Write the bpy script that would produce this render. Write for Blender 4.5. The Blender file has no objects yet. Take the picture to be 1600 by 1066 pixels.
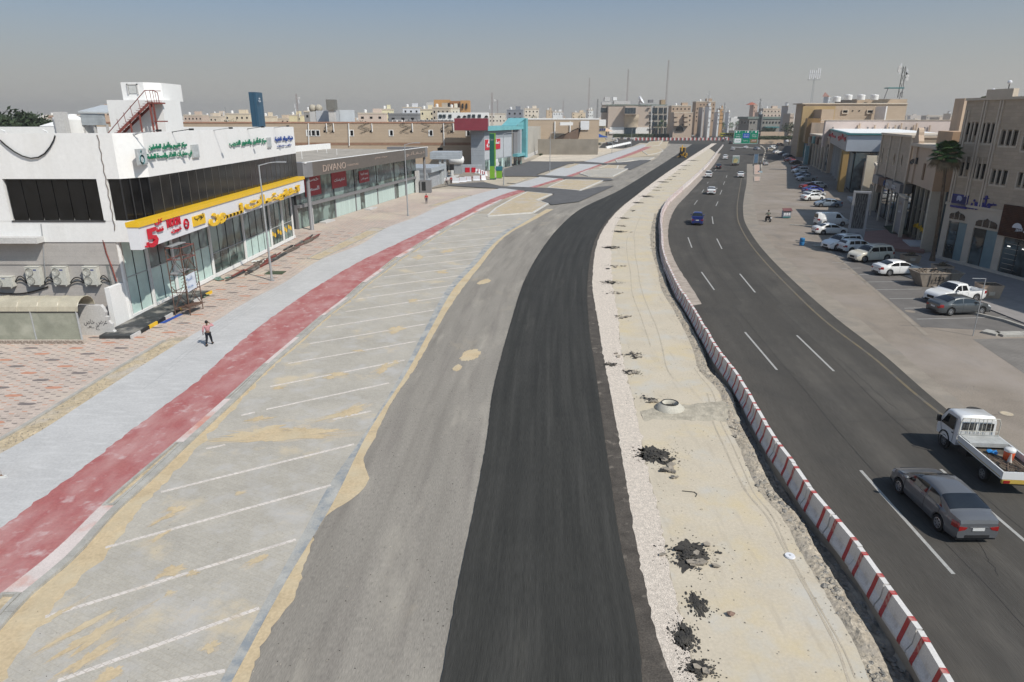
import bpy, math, random
import numpy as np
from math import sin, cos, pi, atan, sqrt, radians, hypot, atan2
from mathutils import Vector, Matrix, noise
random.seed(7)
sc = bpy.context.scene
COL = sc.collection
# ---------------------------------------------------------------- camera, sky, sun, exposure
FPX, HC = 1050.0, 15.0                       # focal length in photo pixels (1600 wide), camera height in m
TH = atan((533 - 185) / FPX)
CT, ST = cos(TH), sin(TH)
cam = bpy.data.cameras.new("camera"); camo = bpy.data.objects.new("camera", cam); COL.objects.link(camo)
camo.location = (0, 0, HC); camo.rotation_euler = (pi/2 - TH, 0, 0)
cam.lens = FPX / 1600 * 36; cam.sensor_width = 36; cam.clip_start = .5; cam.clip_end = 20000
sc.camera = camo
SUN = Vector((.68, -.60, 1.0)).normalized()
world = bpy.data.worlds.new("World"); sc.world = world; world.use_nodes = True
nt = world.node_tree; nt.nodes.clear()
wo = nt.nodes.new("ShaderNodeOutputWorld"); bg = nt.nodes.new("ShaderNodeBackground")
sky = nt.nodes.new("ShaderNodeTexSky"); sky.sky_type = 'NISHITA'; sky.sun_disc = False
sky.sun_elevation = math.asin(SUN.z); sky.sun_rotation = atan2(SUN.x, SUN.y)
sky.air_density = 1.0; sky.dust_density = 4.5; sky.ozone_density = 1.2; sky.altitude = 600
geo = nt.nodes.new("ShaderNodeTexCoord"); sep = nt.nodes.new("ShaderNodeSeparateXYZ")
nt.links.new(geo.outputs["Generated"], sep.inputs[0])
ramp = nt.nodes.new("ShaderNodeValToRGB")     # dusty layer: thick near the horizon, thinning upwards, same all round
ramp.color_ramp.elements[0].position = 0.0; ramp.color_ramp.elements[0].color = (1, 1, 1, 1)
ramp.color_ramp.elements[1].position = .70; ramp.color_ramp.elements[1].color = (.15, .15, .15, 1)
e = ramp.color_ramp.elements.new(.05); e.color = (.84, .84, .84, 1)
e = ramp.color_ramp.elements.new(.17); e.color = (.30, .30, .30, 1)
mixw = nt.nodes.new("ShaderNodeMixRGB"); mixw.inputs[2].default_value = (5.35, 5.2, 4.85, 1)
bg.inputs[1].default_value = .1
dim = nt.nodes.new("ShaderNodeMixRGB"); dim.blend_type = 'MULTIPLY'; dim.inputs[0].default_value = 1
dim.inputs[2].default_value = (.58, .96, 1.26, 1)
nt.links.new(sep.outputs[2], ramp.inputs[0]); nt.links.new(ramp.outputs[0], mixw.inputs[0])
nt.links.new(sky.outputs[0], dim.inputs[1]); nt.links.new(dim.outputs[0], mixw.inputs[1])
nt.links.new(mixw.outputs[0], bg.inputs[0]); nt.links.new(bg.outputs[0], wo.inputs[0])
sl = bpy.data.lights.new("sun", 'SUN'); sl.energy = 5.0; sl.angle = radians(.6); sl.color = (1, .945, .86)
so = bpy.data.objects.new("sun", sl); COL.objects.link(so)
so.rotation_euler = SUN.to_track_quat('Z', 'Y').to_euler(); so.location = (60, -60, 80)
sc.view_settings.view_transform = 'Standard'; sc.view_settings.look = 'None'
sc.view_settings.exposure = -0.17; sc.view_settings.gamma = 1.0; sc.view_settings.use_curve_mapping = False
sc.cycles.max_bounces = 5; sc.cycles.diffuse_bounces = 3; sc.cycles.glossy_bounces = 3
sc.cycles.transmission_bounces = 4; sc.cycles.volume_bounces = 0; sc.cycles.caustics_reflective = False
sc.cycles.caustics_refractive = False; sc.cycles.use_denoising = True

# ---------------------------------------------------------------- measuring the photograph
def ray(x, y):
    u, v = x - 800, y - 533
    return (u, FPX*CT - v*ST, -(FPX*ST + v*CT))
def G(x, y, z=0.0):                          # photo pixel -> point on the level z
    r = ray(x, y); t = (z - HC) / r[2]
    return (r[0]*t, r[1]*t)
def VX(x, y, X):                             # -> (Y, Z) on the plane X
    r = ray(x, y); t = X / r[0]
    return (r[1]*t, HC + r[2]*t)
def VY(x, y, Y):                             # -> (X, Z) on the plane Y
    r = ray(x, y); t = Y / r[1]
    return (r[0]*t, HC + r[2]*t)

# ---------------------------------------------------------------- materials
MATS = {}
def M(name, col, rough=.8, var=.12, scale=1.0, col2=None, bump=.0, bscale=20., metal=0., spec=.4, coat=0., uv=False, stretch=(1, 1, 1), em=0., fine=.05):
    if name in MATS: return MATS[name]
    m = bpy.data.materials.new(name); m.use_nodes = True; MATS[name] = m
    n = m.node_tree; b = n.nodes["Principled BSDF"]
    b.inputs["Roughness"].default_value = rough; b.inputs["Metallic"].default_value = metal
    b.inputs["Specular IOR Level"].default_value = spec; b.inputs["Coat Weight"].default_value = coat
    b.inputs["Coat Roughness"].default_value = .06
    col = tuple(col)
    if col2 is None: col2 = tuple(min(1, c*(1 - 2.2*var)) for c in col)
    tc = n.nodes.new("ShaderNodeTexCoord"); mp = n.nodes.new("ShaderNodeMapping"); mp.inputs[3].default_value = stretch
    n.links.new(tc.outputs["UV" if uv else "Object"], mp.inputs[0])
    n1 = n.nodes.new("ShaderNodeTexNoise"); n1.inputs["Scale"].default_value = scale; n1.inputs["Detail"].default_value = 6
    n1.inputs["Roughness"].default_value = .62
    r1 = n.nodes.new("ShaderNodeMapRange"); r1.inputs[1].default_value = .34; r1.inputs[2].default_value = .66
    mx = n.nodes.new("ShaderNodeMixRGB"); mx.inputs[1].default_value = col + (1,); mx.inputs[2].default_value = tuple(col2) + (1,)
    n.links.new(mp.outputs[0], n1.inputs[0]); n.links.new(n1.outputs[0], r1.inputs[0]); n.links.new(r1.outputs[0], mx.inputs[0])
    out = mx.outputs[0]
    if fine:
        n2 = n.nodes.new("ShaderNodeTexNoise"); n2.inputs["Scale"].default_value = bscale; n2.inputs["Detail"].default_value = 3
        n.links.new(mp.outputs[0], n2.inputs[0])
        r2 = n.nodes.new("ShaderNodeMapRange"); r2.inputs[1].default_value = .3; r2.inputs[2].default_value = .7
        r2.inputs[3].default_value = 1 - fine*2; r2.inputs[4].default_value = 1 + fine*2
        ml = n.nodes.new("ShaderNodeMixRGB"); ml.blend_type = 'MULTIPLY'; ml.inputs[0].default_value = 1
        n.links.new(n2.outputs[0], r2.inputs[0]); n.links.new(out, ml.inputs[1]); n.links.new(r2.outputs[0], ml.inputs[2]); out = ml.outputs[0]
        if bump:
            bp = n.nodes.new("ShaderNodeBump"); bp.inputs["Strength"].default_value = bump; bp.inputs["Distance"].default_value = .05
            n.links.new(n2.outputs[0], bp.inputs["Height"]); n.links.new(bp.outputs[0], b.inputs["Normal"])
    n.links.new(out, b.inputs["Base Color"])
    if em:
        n.links.new(out, b.inputs["Emission Color"]); b.inputs["Emission Strength"].default_value = em
    m["_out"] = 1
    return m
def tweak(m):                                # (tree, bsdf, colour socket feeding it, mapping node)
    n = m.node_tree; b = n.nodes["Principled BSDF"]
    return n, b, b.inputs["Base Color"].links[0].from_socket, [x for x in n.nodes if x.type == 'MAPPING'][0]
def overlay(m, col, scale, lo, hi, coord='Object', stretch=(1, 1, 1), detail=5, rough=.6, seed=0., amount=1.0):
    """patches of another colour (dust, sand, stains) laid over a material"""
    n, b, src, mp = tweak(m)
    tc = n.nodes.new("ShaderNodeTexCoord"); q = n.nodes.new("ShaderNodeMapping"); q.inputs[3].default_value = stretch; q.inputs[1].default_value = (seed, seed*.7, seed*.3)
    n.links.new(tc.outputs[coord], q.inputs[0])
    t = n.nodes.new("ShaderNodeTexNoise"); t.inputs["Scale"].default_value = scale; t.inputs["Detail"].default_value = detail; t.inputs["Roughness"].default_value = rough
    n.links.new(q.outputs[0], t.inputs[0])
    r = n.nodes.new("ShaderNodeMapRange"); r.inputs[1].default_value = lo; r.inputs[2].default_value = hi; r.inputs[4].default_value = amount
    n.links.new(t.outputs[0], r.inputs[0])
    x = n.nodes.new("ShaderNodeMixRGB"); x.inputs[2].default_value = tuple(col) + (1,)
    n.links.new(r.outputs[0], x.inputs[0]); n.links.new(src, x.inputs[1]); n.links.new(x.outputs[0], b.inputs["Base Color"])
    return m
def cross_grade(m, stops, coord=0, uvname='N', amount=1.0, wob=.34, streak=False):
    """colour of the surface across its width (second uv layer, 0..1), mixed over the base"""
    n, b, src, mp = tweak(m)
    u = n.nodes.new("ShaderNodeUVMap"); u.uv_map = uvname; s = n.nodes.new("ShaderNodeSeparateXYZ"); n.links.new(u.outputs[0], s.inputs[0])
    tc = n.nodes.new("ShaderNodeTexCoord"); t = n.nodes.new("ShaderNodeTexNoise"); t.inputs["Scale"].default_value = .35; t.inputs["Detail"].default_value = 7
    if streak:
        q = n.nodes.new("ShaderNodeMapping"); q.inputs[3].default_value = (1, .07, 1); t.inputs["Scale"].default_value = 1.1; n.links.new(tc.outputs["UV"], q.inputs[0]); n.links.new(q.outputs[0], t.inputs[0])
    else: n.links.new(tc.outputs["Object"], t.inputs[0])
    a = n.nodes.new("ShaderNodeMath"); a.operation = 'MULTIPLY_ADD'; a.inputs[1].default_value = wob; n.links.new(t.outputs[0], a.inputs[0])
    s2 = n.nodes.new("ShaderNodeMath"); s2.operation = 'SUBTRACT'; s2.inputs[1].default_value = wob/2; n.links.new(s.outputs[coord], s2.inputs[0])
    n.links.new(s2.outputs[0], a.inputs[2])
    r = n.nodes.new("ShaderNodeValToRGB"); els = r.color_ramp.elements
    els[0].position, els[0].color = stops[0][0], tuple(stops[0][1]) + (1,)
    els[1].position, els[1].color = stops[-1][0], tuple(stops[-1][1]) + (1,)
    for p_, c_ in stops[1:-1]: k = els.new(p_); k.color = tuple(c_) + (1,)
    n.links.new(a.outputs[0], r.inputs[0])
    x = n.nodes.new("ShaderNodeMixRGB"); x.blend_type = 'MULTIPLY'; x.inputs[0].default_value = amount
    n.links.new(src, x.inputs[1]); n.links.new(r.outputs[0], x.inputs[2]); n.links.new(x.outputs[0], b.inputs["Base Color"])
    return m
def bricks(m, w, h, mortar, col_m, rot=0., uv=False, amt=1., off=.5, tone=.12, plane='XY'):
    n, b, src, mp = tweak(m)
    tc = n.nodes.new("ShaderNodeTexCoord"); q = n.nodes.new("ShaderNodeMapping")
    if plane == 'XZ': q.inputs[2].default_value = (pi/2, 0, 0)
    elif plane == 'YZ': q.inputs[2].default_value = (pi/2, 0, pi/2)
    else: q.inputs[2].default_value = (0, 0, rot)
    n.links.new(tc.outputs["UV" if uv else "Object"], q.inputs[0])
    t = n.nodes.new("ShaderNodeTexBrick"); t.inputs["Scale"].default_value = 1; t.inputs["Brick Width"].default_value = w; t.inputs["Row Height"].default_value = h
    t.inputs["Mortar Size"].default_value = mortar; t.inputs["Color1"].default_value = (1, 1, 1, 1); t.inputs["Color2"].default_value = (1-tone,)*3 + (1,)
    t.inputs["Mortar"].default_value = tuple(col_m) + (1,); t.offset = off
    n.links.new(q.outputs[0], t.inputs[0])
    x = n.nodes.new("ShaderNodeMixRGB"); x.blend_type = 'MULTIPLY'; x.inputs[0].default_value = amt
    n.links.new(src, x.inputs[1]); n.links.new(t.outputs[0], x.inputs[2]); n.links.new(x.outputs[0], b.inputs["Base Color"])
    return m
def glassy(name, col, rough=.06, spec=.8, var=.25, scale=.5, bump=0.):
    return M(name, col, rough=rough, spec=spec, var=var, scale=scale, fine=.0 if not bump else .02, bump=bump, bscale=.6)

# ---------------------------------------------------------------- mesh builder
XF = {}                                      # object name -> matrix of the thing it belongs to
def xf(o): return XF.get(o.name, Matrix.Identity(4)) if o else Matrix.Identity(4)
class MB:
    def __init__(s): s.v = []; s.f = []; s.uv = None; s.uvn = None
    def poly(s, pts):
        k = len(s.v); s.v += [tuple(p) for p in pts]; s.f.append(list(range(k, k + len(pts)))); return s
    def box(s, x0, y0, z0, x1, y1, z1):
        if x0 > x1: x0, x1 = x1, x0
        if y0 > y1: y0, y1 = y1, y0
        if z0 > z1: z0, z1 = z1, z0
        k = len(s.v)
        s.v += [(x0,y0,z0),(x1,y0,z0),(x1,y1,z0),(x0,y1,z0),(x0,y0,z1),(x1,y0,z1),(x1,y1,z1),(x0,y1,z1)]
        s.f += [[k+i for i in q] for q in ((0,3,2,1),(4,5,6,7),(0,1,5,4),(1,2,6,5),(2,3,7,6),(3,0,4,7))]
        return s
    def prism(s, pts, z0, z1):               # pts counter-clockwise seen from above
        n = len(pts); k = len(s.v)
        s.v += [(p[0], p[1], z0) for p in pts] + [(p[0], p[1], z1) for p in pts]
        s.f.append([k+i for i in range(n)][::-1]); s.f.append([k+n+i for i in range(n)])
        for i in range(n): j = (i+1) % n; s.f.append([k+i, k+j, k+n+j, k+n+i])
        return s
    def slab(s, pts, d):                     # flat 3d polygon thickened by vector d
        n = len(pts); k = len(s.v); d = Vector(d)
        s.v += [tuple(Vector(p)) for p in pts] + [tuple(Vector(p) + d) for p in pts]
        s.f.append([k+i for i in range(n)][::-1]); s.f.append([k+n+i for i in range(n)])
        for i in range(n): j = (i+1) % n; s.f.append([k+i, k+j, k+n+j, k+n+i])
        return s
    def tube(s, p, q, r, n=6, r2=None, cap=True):
        p, q = Vector(p), Vector(q); d = q - p
        if d.length < 1e-6: return s
        r2 = r if r2 is None else r2; d.normalize()
        a = d.orthogonal().normalized(); b = d.cross(a); k = len(s.v)
        for c, rr in ((p, r), (q, r2)):
            for i in range(n):
                t = 2*pi*i/n; s.v.append(tuple(c + a*cos(t)*rr + b*sin(t)*rr))
        for i in range(n): j = (i+1) % n; s.f.append([k+i, k+j, k+n+j, k+n+i])
        if cap: s.f.append([k+i for i in range(n)][::-1]); s.f.append([k+n+i for i in range(n)])
        return s
    def path(s, pts, r, n=6):
        for a, b in zip(pts, pts[1:]): s.tube(a, b, r, n)
        return s
    def lathe(s, prof, c=(0, 0, 0), n=16, axis='z'):
        k = len(s.v); m = len(prof)
        for r, h in prof:
            for i in range(n):
                t = 2*pi*i/n; x, y = r*cos(t), r*sin(t)
                p = (x, y, h) if axis == 'z' else ((x, h, y) if axis == 'y' else (h, x, y))
                s.v.append((c[0]+p[0], c[1]+p[1], c[2]+p[2]))
        for a in range(m-1):
            for i in range(n):
                j = (i+1) % n; q = [k+a*n+i, k+a*n+j, k+(a+1)*n+j, k+(a+1)*n+i]
                s.f.append(q if axis != 'y' else q[::-1])
        return s
    def grid(s, rows, close=False):          # rows of points
        k = len(s.v); n = len(rows[0])
        for r in rows: s.v += [tuple(p) for p in r]
        for a in range(len(rows)-1):
            for i in range(n-1): s.f.append([k+a*n+i, k+a*n+i+1, k+(a+1)*n+i+1, k+(a+1)*n+i])
        return s
    def sphere(s, c, r, n=10, m=6, sz=1.0):
        return s.lathe([(r*sin(pi*i/m), -r*cos(pi*i/m)*sz) for i in range(m+1)], c, n)
    def rock(s, c, r, seed=0):
        rng = random.Random(seed); base = [(1,0,0),(-1,0,0),(0,1,0),(0,-1,0),(0,0,1),(0,0,-.6),(.7,.7,.5),(-.7,.6,.4),(.6,-.7,.4),(-.6,-.7,.5)]
        R = Matrix.Rotation(rng.uniform(0, 6.3), 3, 'Z')
        pts = [R @ Vector(b)*r*rng.uniform(.6, 1.15) for b in base]
        k = len(s.v); s.v += [(c[0]+p.x, c[1]+p.y, c[2]+p.z*.75) for p in pts]
        for f in ((4,6,7),(4,7,9),(4,9,8),(4,8,6),(6,2,7),(7,1,9),(9,3,8),(8,0,6),(6,0,2),(7,2,1),(9,1,3),(8,3,0),(5,2,0),(5,1,2),(5,3,1),(5,0,3)):
            s.f.append([k+i for i in f])
        return s
    def shift(s, d): s.v = [(a+d[0], b+d[1], c+d[2]) for a, b, c in s.v]; return s
    def xform(s, m): s.v = [tuple(m @ Vector(p)) for p in s.v]; return s
    def mesh(s, name):
        me = bpy.data.meshes.new(name); me.from_pydata(s.v, [], s.f)
        for nm, arr in (('UVMap', s.uv), ('N', s.uvn)):
            if arr is not None:
                l = me.uv_layers.new(name=nm)
                idx = np.empty(len(me.loops), dtype=np.int32); me.loops.foreach_get("vertex_index", idx)
                l.data.foreach_set("uv", np.array(arr, dtype=np.float32)[idx].ravel())
        return me
    def build(s, name, mat=None, parent=None, world=True, smooth=False, **props):
        if world and parent is not None:
            inv = xf(parent).inverted(); s.v = [tuple(inv @ Vector(p)) for p in s.v]
        me = s.mesh(name)
        if mat: me.materials.append(mat)
        if smooth: me.shade_smooth()
        o = bpy.data.objects.new(name, me); COL.objects.link(o)
        if parent is not None: o.parent = parent; XF[o.name] = xf(parent)
        for k_, v_ in props.items(): o[k_] = v_
        return o
def tag(o, label=None, cat=None, group=None, kind=None):
    if label: o["label"] = label
    if cat: o["category"] = cat
    if group: o["group"] = group
    if kind: o["kind"] = kind
    return o
def thing(name, label, cat, loc=(0, 0, 0), rz=0., group=None):
    o = bpy.data.objects.new(name, None); COL.objects.link(o); o.empty_display_size = .3
    o.location = loc; o.rotation_euler = (0, 0, rz); XF[o.name] = Matrix.Translation(loc) @ Matrix.Rotation(rz, 4, 'Z')
    return tag(o, label, cat, group)
def link_copy(o, parent=None):
    c = o.copy(); COL.objects.link(c)
    if parent is not None: c.parent = parent
    return c
KIDS = {}
def kids(o): return [k for k in o.children]
def copy_tree(o, loc, rz, label, group=None, scale=None, cat=None):
    r = link_copy(o); r.location = loc; r.rotation_euler = (0, 0, rz); r["label"] = label
    if cat: r["category"] = cat
    if group: r["group"] = group
    if scale: r.scale = scale
    for k in kids(o):
        c = link_copy(k, r)
        for g in kids(k): link_copy(g, c)
    return r
def struct(o): o["kind"] = "structure"; return o

# ---------------------------------------------------------------- lettering
_AR = {}
for ch, code, nf in (('ا',0xFE8D,2),('ب',0xFE8F,4),('ة',0xFE93,2),('ت',0xFE95,4),('ث',0xFE99,4),('ج',0xFE9D,4),('ح',0xFEA1,4),('خ',0xFEA5,4),('د',0xFEA9,2),('ذ',0xFEAB,2),
    ('ر',0xFEAD,2),('ز',0xFEAF,2),('س',0xFEB1,4),('ش',0xFEB5,4),('ص',0xFEB9,4),('ض',0xFEBD,4),('ط',0xFEC1,4),('ع',0xFEC9,4),('غ',0xFECD,4),('ف',0xFED1,4),('ق',0xFED5,4),
    ('ك',0xFED9,4),('ل',0xFEDD,4),('م',0xFEE1,4),('ن',0xFEE5,4),('ه',0xFEE9,4),('و',0xFEED,2),('ي',0xFEF1,4),('أ',0xFE83,2),('ى',0xFEEF,2),('ـ',0x640,0),('ء',0xFE80,1)):
    _AR[ch] = (code, nf)
def arabic(t):
    out = []
    for i, ch in enumerate(t):
        if ch not in _AR: out.append(ch); continue
        code, nf = _AR[ch]
        if nf == 0: out.append(ch); continue
        pv = t[i-1] if i else ' '; nx = t[i+1] if i+1 < len(t) else ' '
        jp = pv in _AR and _AR[pv][1] in (4, 0); jn = nx in _AR and nf == 4 and _AR[nx][1] != 1
        out.append(chr(code + (3 if jp and jn else 1 if jp else 2 if jn else 0)))
    return ''.join(reversed(out)) if any(c in _AR for c in t) else t
def text_mesh(t, width, height=None, depth=.05, bold=.0):
    """letters as solid shapes: x from 0 to width, y from 0 to height, z from 0 to depth"""
    c = bpy.data.curves.new("letters", 'FONT'); c.body = arabic(t); c.resolution_u = 2; c.extrude = .5; c.offset = bold
    o = bpy.data.objects.new("letters", c); me = bpy.data.meshes.new_from_object(o)
    v = [tuple(p.co) for p in me.vertices]; f = [list(p.vertices) for p in me.polygons]
    bpy.data.objects.remove(o); bpy.data.curves.remove(c); bpy.data.meshes.remove(me)
    if not v: return [], []
    xs = [p[0] for p in v]; ys = [p[1] for p in v]; x0, x1, y0, y1 = min(xs), max(xs), min(ys), max(ys)
    sx = width / max(1e-4, x1 - x0); sy = sx if height is None else height / max(1e-4, y1 - y0)
    return [((p[0]-x0)*sx, (p[1]-y0)*sy, (p[2]+.5)*depth) for p in v], f
def letters(name, t, mat, parent, org, ux, w, h=None, depth=.05, up=(0, 0, 1), bold=0., label=None):
    """writing on a wall, in the parent's local coordinates: org = lower left, ux = reading direction"""
    v, f = text_mesh(t, w, h, depth, bold)
    ux = Vector(ux).normalized(); up = Vector(up).normalized(); nz = ux.cross(up); org = Vector(org)
    m = MB(); m.v = [tuple(org + ux*p[0] + up*p[1] + nz*p[2]) for p in v]; m.f = f
    o = m.build(name, mat, parent, world=False)
    if label: o["label"] = label
    return o
class Frame:
    """a facade: A -> B along its foot with the inside on the left hand; local x along, y inward, z up"""
    def __init__(s, A, B, z=0.):
        s.A = Vector((A[0], A[1], 0)); d = Vector((B[0]-A[0], B[1]-A[1], 0)); s.L = d.length; s.d = d.normalized()
        s.n = Vector((s.d.y, -s.d.x, 0)); s.rz = atan2(d.y, d.x)
    def px(s, x, y, out=0.):                 # photo pixel -> (along, z) on the facade moved outward by out
        r = Vector(ray(x, y)); o = Vector((0, 0, HC)); p0 = s.A + s.n*out
        t = (p0 - o).dot(s.n) / r.dot(s.n); p = o + r*t
        return ((p - s.A).dot(s.d), p.z)
    def w(s, a, y, z=0.): p = s.A + s.d*a - s.n*y; return (p.x, p.y, z)
    def thing(s, name, label, cat, group=None): return thing(name, label, cat, tuple(s.A), s.rz, group)
# ---------------------------------------------------------------- boundaries of the ground surfaces
def bnd(px, z=0.0):
    P = sorted([G(x, y, z) for x, y in px], key=lambda p: p[1])
    Y = np.array([p[1] for p in P]); X = np.array([p[0] for p in P])
    h = np.diff(Y); d = np.diff(X)/h; m = np.zeros(len(Y)); m[0], m[-1] = d[0], d[-1]
    for i in range(1, len(Y)-1): m[i] = (d[i-1]*h[i] + d[i]*h[i-1])/(h[i-1]+h[i])
    def f(y):
        if y <= Y[0]: return float(X[0] + m[0]*(y - Y[0]))
        if y >= Y[-1]: return float(X[-1] + m[-1]*(y - Y[-1]))
        i = int(np.searchsorted(Y, y)) - 1; i = max(0, min(i, len(h)-1)); t = (y - Y[i])/h[i]
        return float((2*t**3-3*t*t+1)*X[i] + (t**3-2*t*t+t)*h[i]*m[i] + (-2*t**3+3*t*t)*X[i+1] + (t**3-t*t)*h[i]*m[i+1])
    return f
ZP = .13                                     # the raised pedestrian strip
b_grey_l = bnd([(0,709),(52,680),(132,629),(208,580),(300,523.5),(337,502),(375,478),(442,442.6),(499,407),(562,382.6),(605,355.7),(646,340.7),(687,322),(740,305),(797,290),(850,274),(872,263.5),(900,256),(950,241),(980,232.5),(1003,225.5)], ZP)
b_red_l = bnd([(0,825),(65,777.8),(144.8,719.8),(195,680),(300,602),(382,529),(480,457.7),(562,408.9),(637,373),(705,341),(799,300),(833,291),(882,276),(900,270),(935,257.5),(962,247.5),(998,233.8),(1012,227)], ZP)
b_red_r = bnd([(0,928),(79.7,864.7),(159,788.6),(273,691),(300,668),(352,622),(412,568),(461,527),(501,493),(538,465),(563,443),(594,420),(617,402),(643,387),(685,361),(728,337.5),(765,318.8),(799,305.6),(824,297),(854,287),(882,279),(906,270.7),(941,257),(970,247.5),(1008,234),(1021,227)], ZP)
b_kerb = bnd([(0,986),(47,933.4),(108,882),(192,792),(217,770),(297,694),(371,625),(429.5,568.4),(476,528),(514,494),(549.6,467),(573,446),(604,423),(626,406),(653,389),(675,374),(728,343),(765,324)], .03)
b_park_r = bnd([(345,1064),(419.5,930),(474,832),(513.6,759.7),(559,694),(624,590),(662,518),(700,450),(735,412),(762,381),(790,360),(806,352)], .03)
b_band_r = bnd([(363,1064),(441,919),(517,792),(571.5,683),(634,585),(671,517.7),(710,450),(744,412.6),(770,382.6),(797,361),(812,352)], .01)
b_drift_r = bnd([(390,1060),(419.5,991),(459,933),(481,868),(517,800),(553,778),(575,752),(568,716),(582,690),(611,630),(645,581),(668,540),(705,476),(750,416),(797,364),(830,346)], .01)
b_old_l = bnd([(363,1064),(441,919),(571.5,680),(669,517),(743,412),(795,361),(830,333),(857,318),(905,300),(957,279),(981,265),(1025,247.5),(1034,237.5),(1047,226),(1052,221)], 0)
b_new_l = bnd([(689,1066),(716,915),(740,799.5),(761.6,680),(769,619),(784,555),(799,502),(817,445),(848,388),(880,349),(901,331),(963.8,299.7),(1011.6,271),(1059,240.7),(1078,228)], .03)
b_new_r = bnd([(1004,1066),(1002,1036),(982,911),(971.5,860),(953,740),(940.5,653),(927.8,560),(924,539),(919,491),(918,443),(921,411),(932,370),(957.4,334.8),(995.7,303),(1027.5,279),(1072,248.7),(1100,231)], .03)
b_dark_r = bnd([(1058,1066),(1034,1002),(1012,911),(992,813),(980,740),(964,653),(946,560),(936,500),(927,443),(929,411),(937,372),(960,336),(997,304),(1029,279.5),(1074,249),(1102,231)], .01)
b_grav_r = bnd([(1092,1066),(1071,989),(1051,911),(1040,860),(1032,813),(1012,734),(991,630),(973,560),(966,500),(957,443),(955,395),(962,354),(980,330),(1010,305),(1040,281),(1082,250),(1110,231)], .01)
b_tr_l = bnd([(1389,1066),(1372,1022),(1328,948),(1277,867),(1237,800),(1212,775),(1189,735),(1172,698),(1152,660),(1138,612),(1105,577),(1097,551),(1081,517),(1065,488),(1043,453),(1036,424),(1027,398),(1022.7,373),(1027,338)], 0)
b_bar = bnd([(1440,1066),(1426,1040),(1392,989),(1345,915),(1304.5,857),(1257,800),(1240,771),(1206.5,724),(1178,672),(1150,619),(1110.8,560),(1082,507),(1052,456),(1034,411),(1030,370),(1031.7,334.8),(1041,319),(1060,301),(1079,283.8),(1099,264.6),(1121,237.5),(1128,229)], 0)
b_road_l = bnd([(1510,1066),(1420,915),(1330,790),(1245,672),(1180,589),(1122,516),(1085,456),(1056,411),(1045,380),(1045,352),(1057,323),(1074,304.7),(1096,281),(1117,255.7),(1128,238),(1136,230)], .01)
b_road_l0 = b_road_l
b_road_l = lambda y: max(b_bar(y) + .62, b_road_l0(y) if y > 55 else -99) if y < 75 else b_road_l0(y)
b_yel = bnd([(1157,287.8),(1154,306),(1151.8,326.6),(1154,347),(1161.6,363.8),(1171.7,380),(1230,445.6),(1297,508),(1366,560),(1437,621),(1474,650),(1560,712)], .01)
b_road_r = bnd([(1167,262),(1166,290),(1163,306),(1161,326.6),(1164,347),(1173,363.8),(1184,380),(1241,440),(1310,500),(1385,558),(1450,615),(1490,648),(1580,712)], .01)
b_apron_r = bnd([(1176,240),(1176,270),(1177,300),(1180,325),(1186,350),(1196,370),(1222,398),(1262,432),(1320,480),(1400,545),(1480,612),(1520,645),(1620,720)], .01)

def ysamp(y0, y1, k=.012, mn=.28):
    ys = [y0]
    while ys[-1] < y1: ys.append(ys[-1] + max(mn, ys[-1]*k))
    ys[-1] = y1; return ys
def rag(y, amp, seed, f=.9):
    return amp*(noise.noise(Vector((y*f, seed, 0))) + .5*noise.noise(Vector((y*f*3.1, seed+5, 0))) + .3*noise.noise(Vector((y*f*9, seed+9, 0))))
def strip(name, fl, fr, y0, y1, z, mat, nx=2, al=0., ar=0., seed=0, drop=None, hz=0., label=None, k=.012, mn=.28, kind="structure", fq=.9):
    ys = ysamp(y0, y1, k, mn); rows = []; uv = []; un = []; s = 0; pc = None
    for y in ys:
        l, r = fl(y) + rag(y, al, seed, fq), fr(y) + rag(y, ar, seed+33, fq); c = ((l+r)/2, y)
        if pc: s += hypot(c[0]-pc[0], c[1]-pc[1])
        pc = c; row = []
        for i in range(nx):
            t = i/(nx-1); x = l + (r-l)*t
            zz = z + (hz*max(0, noise.noise(Vector((x*.7, y*.7, seed)))) if hz and 0 < i < nx-1 else 0)
            row.append((x, y, zz)); uv.append(((t-.5)*(r-l), s)); un.append((t, s))
        rows.append(row)
    m = MB(); m.grid(rows); m.uv, m.uvn = uv, un
    if drop is not None:                      # solid sides
        for side in (0, -1):
            a = [r[side] for r in rows]; b = [(p[0], p[1], drop) for p in a]; k0 = len(m.v)
            m.grid([b, a] if side == 0 else [a, b]); e0 = uv[0::nx] if side == 0 else uv[nx-1::nx]; e1 = un[0::nx] if side == 0 else un[nx-1::nx]
            m.uv = m.uv + list(e0)*2; m.uvn = m.uvn + list(e1)*2
    o = m.build(name, mat); o["kind"] = kind
    if label: o["label"] = label
    return o
def sheet(name, px, z, mat, sides=None, kind="structure", parent=None, world=True):
    pts = [G(x, y, z) for x, y in px] if world else px
    a = sum(pts[i][0]*pts[(i+1) % len(pts)][1] - pts[(i+1) % len(pts)][0]*pts[i][1] for i in range(len(pts)))
    if a < 0: pts = pts[::-1]
    m = MB()
    if sides is None: m.poly([(x, y, z) for x, y in pts])
    else: m.prism(pts, sides, z)
    o = m.build(name, mat, parent)
    if kind: o["kind"] = kind
    return o
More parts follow.
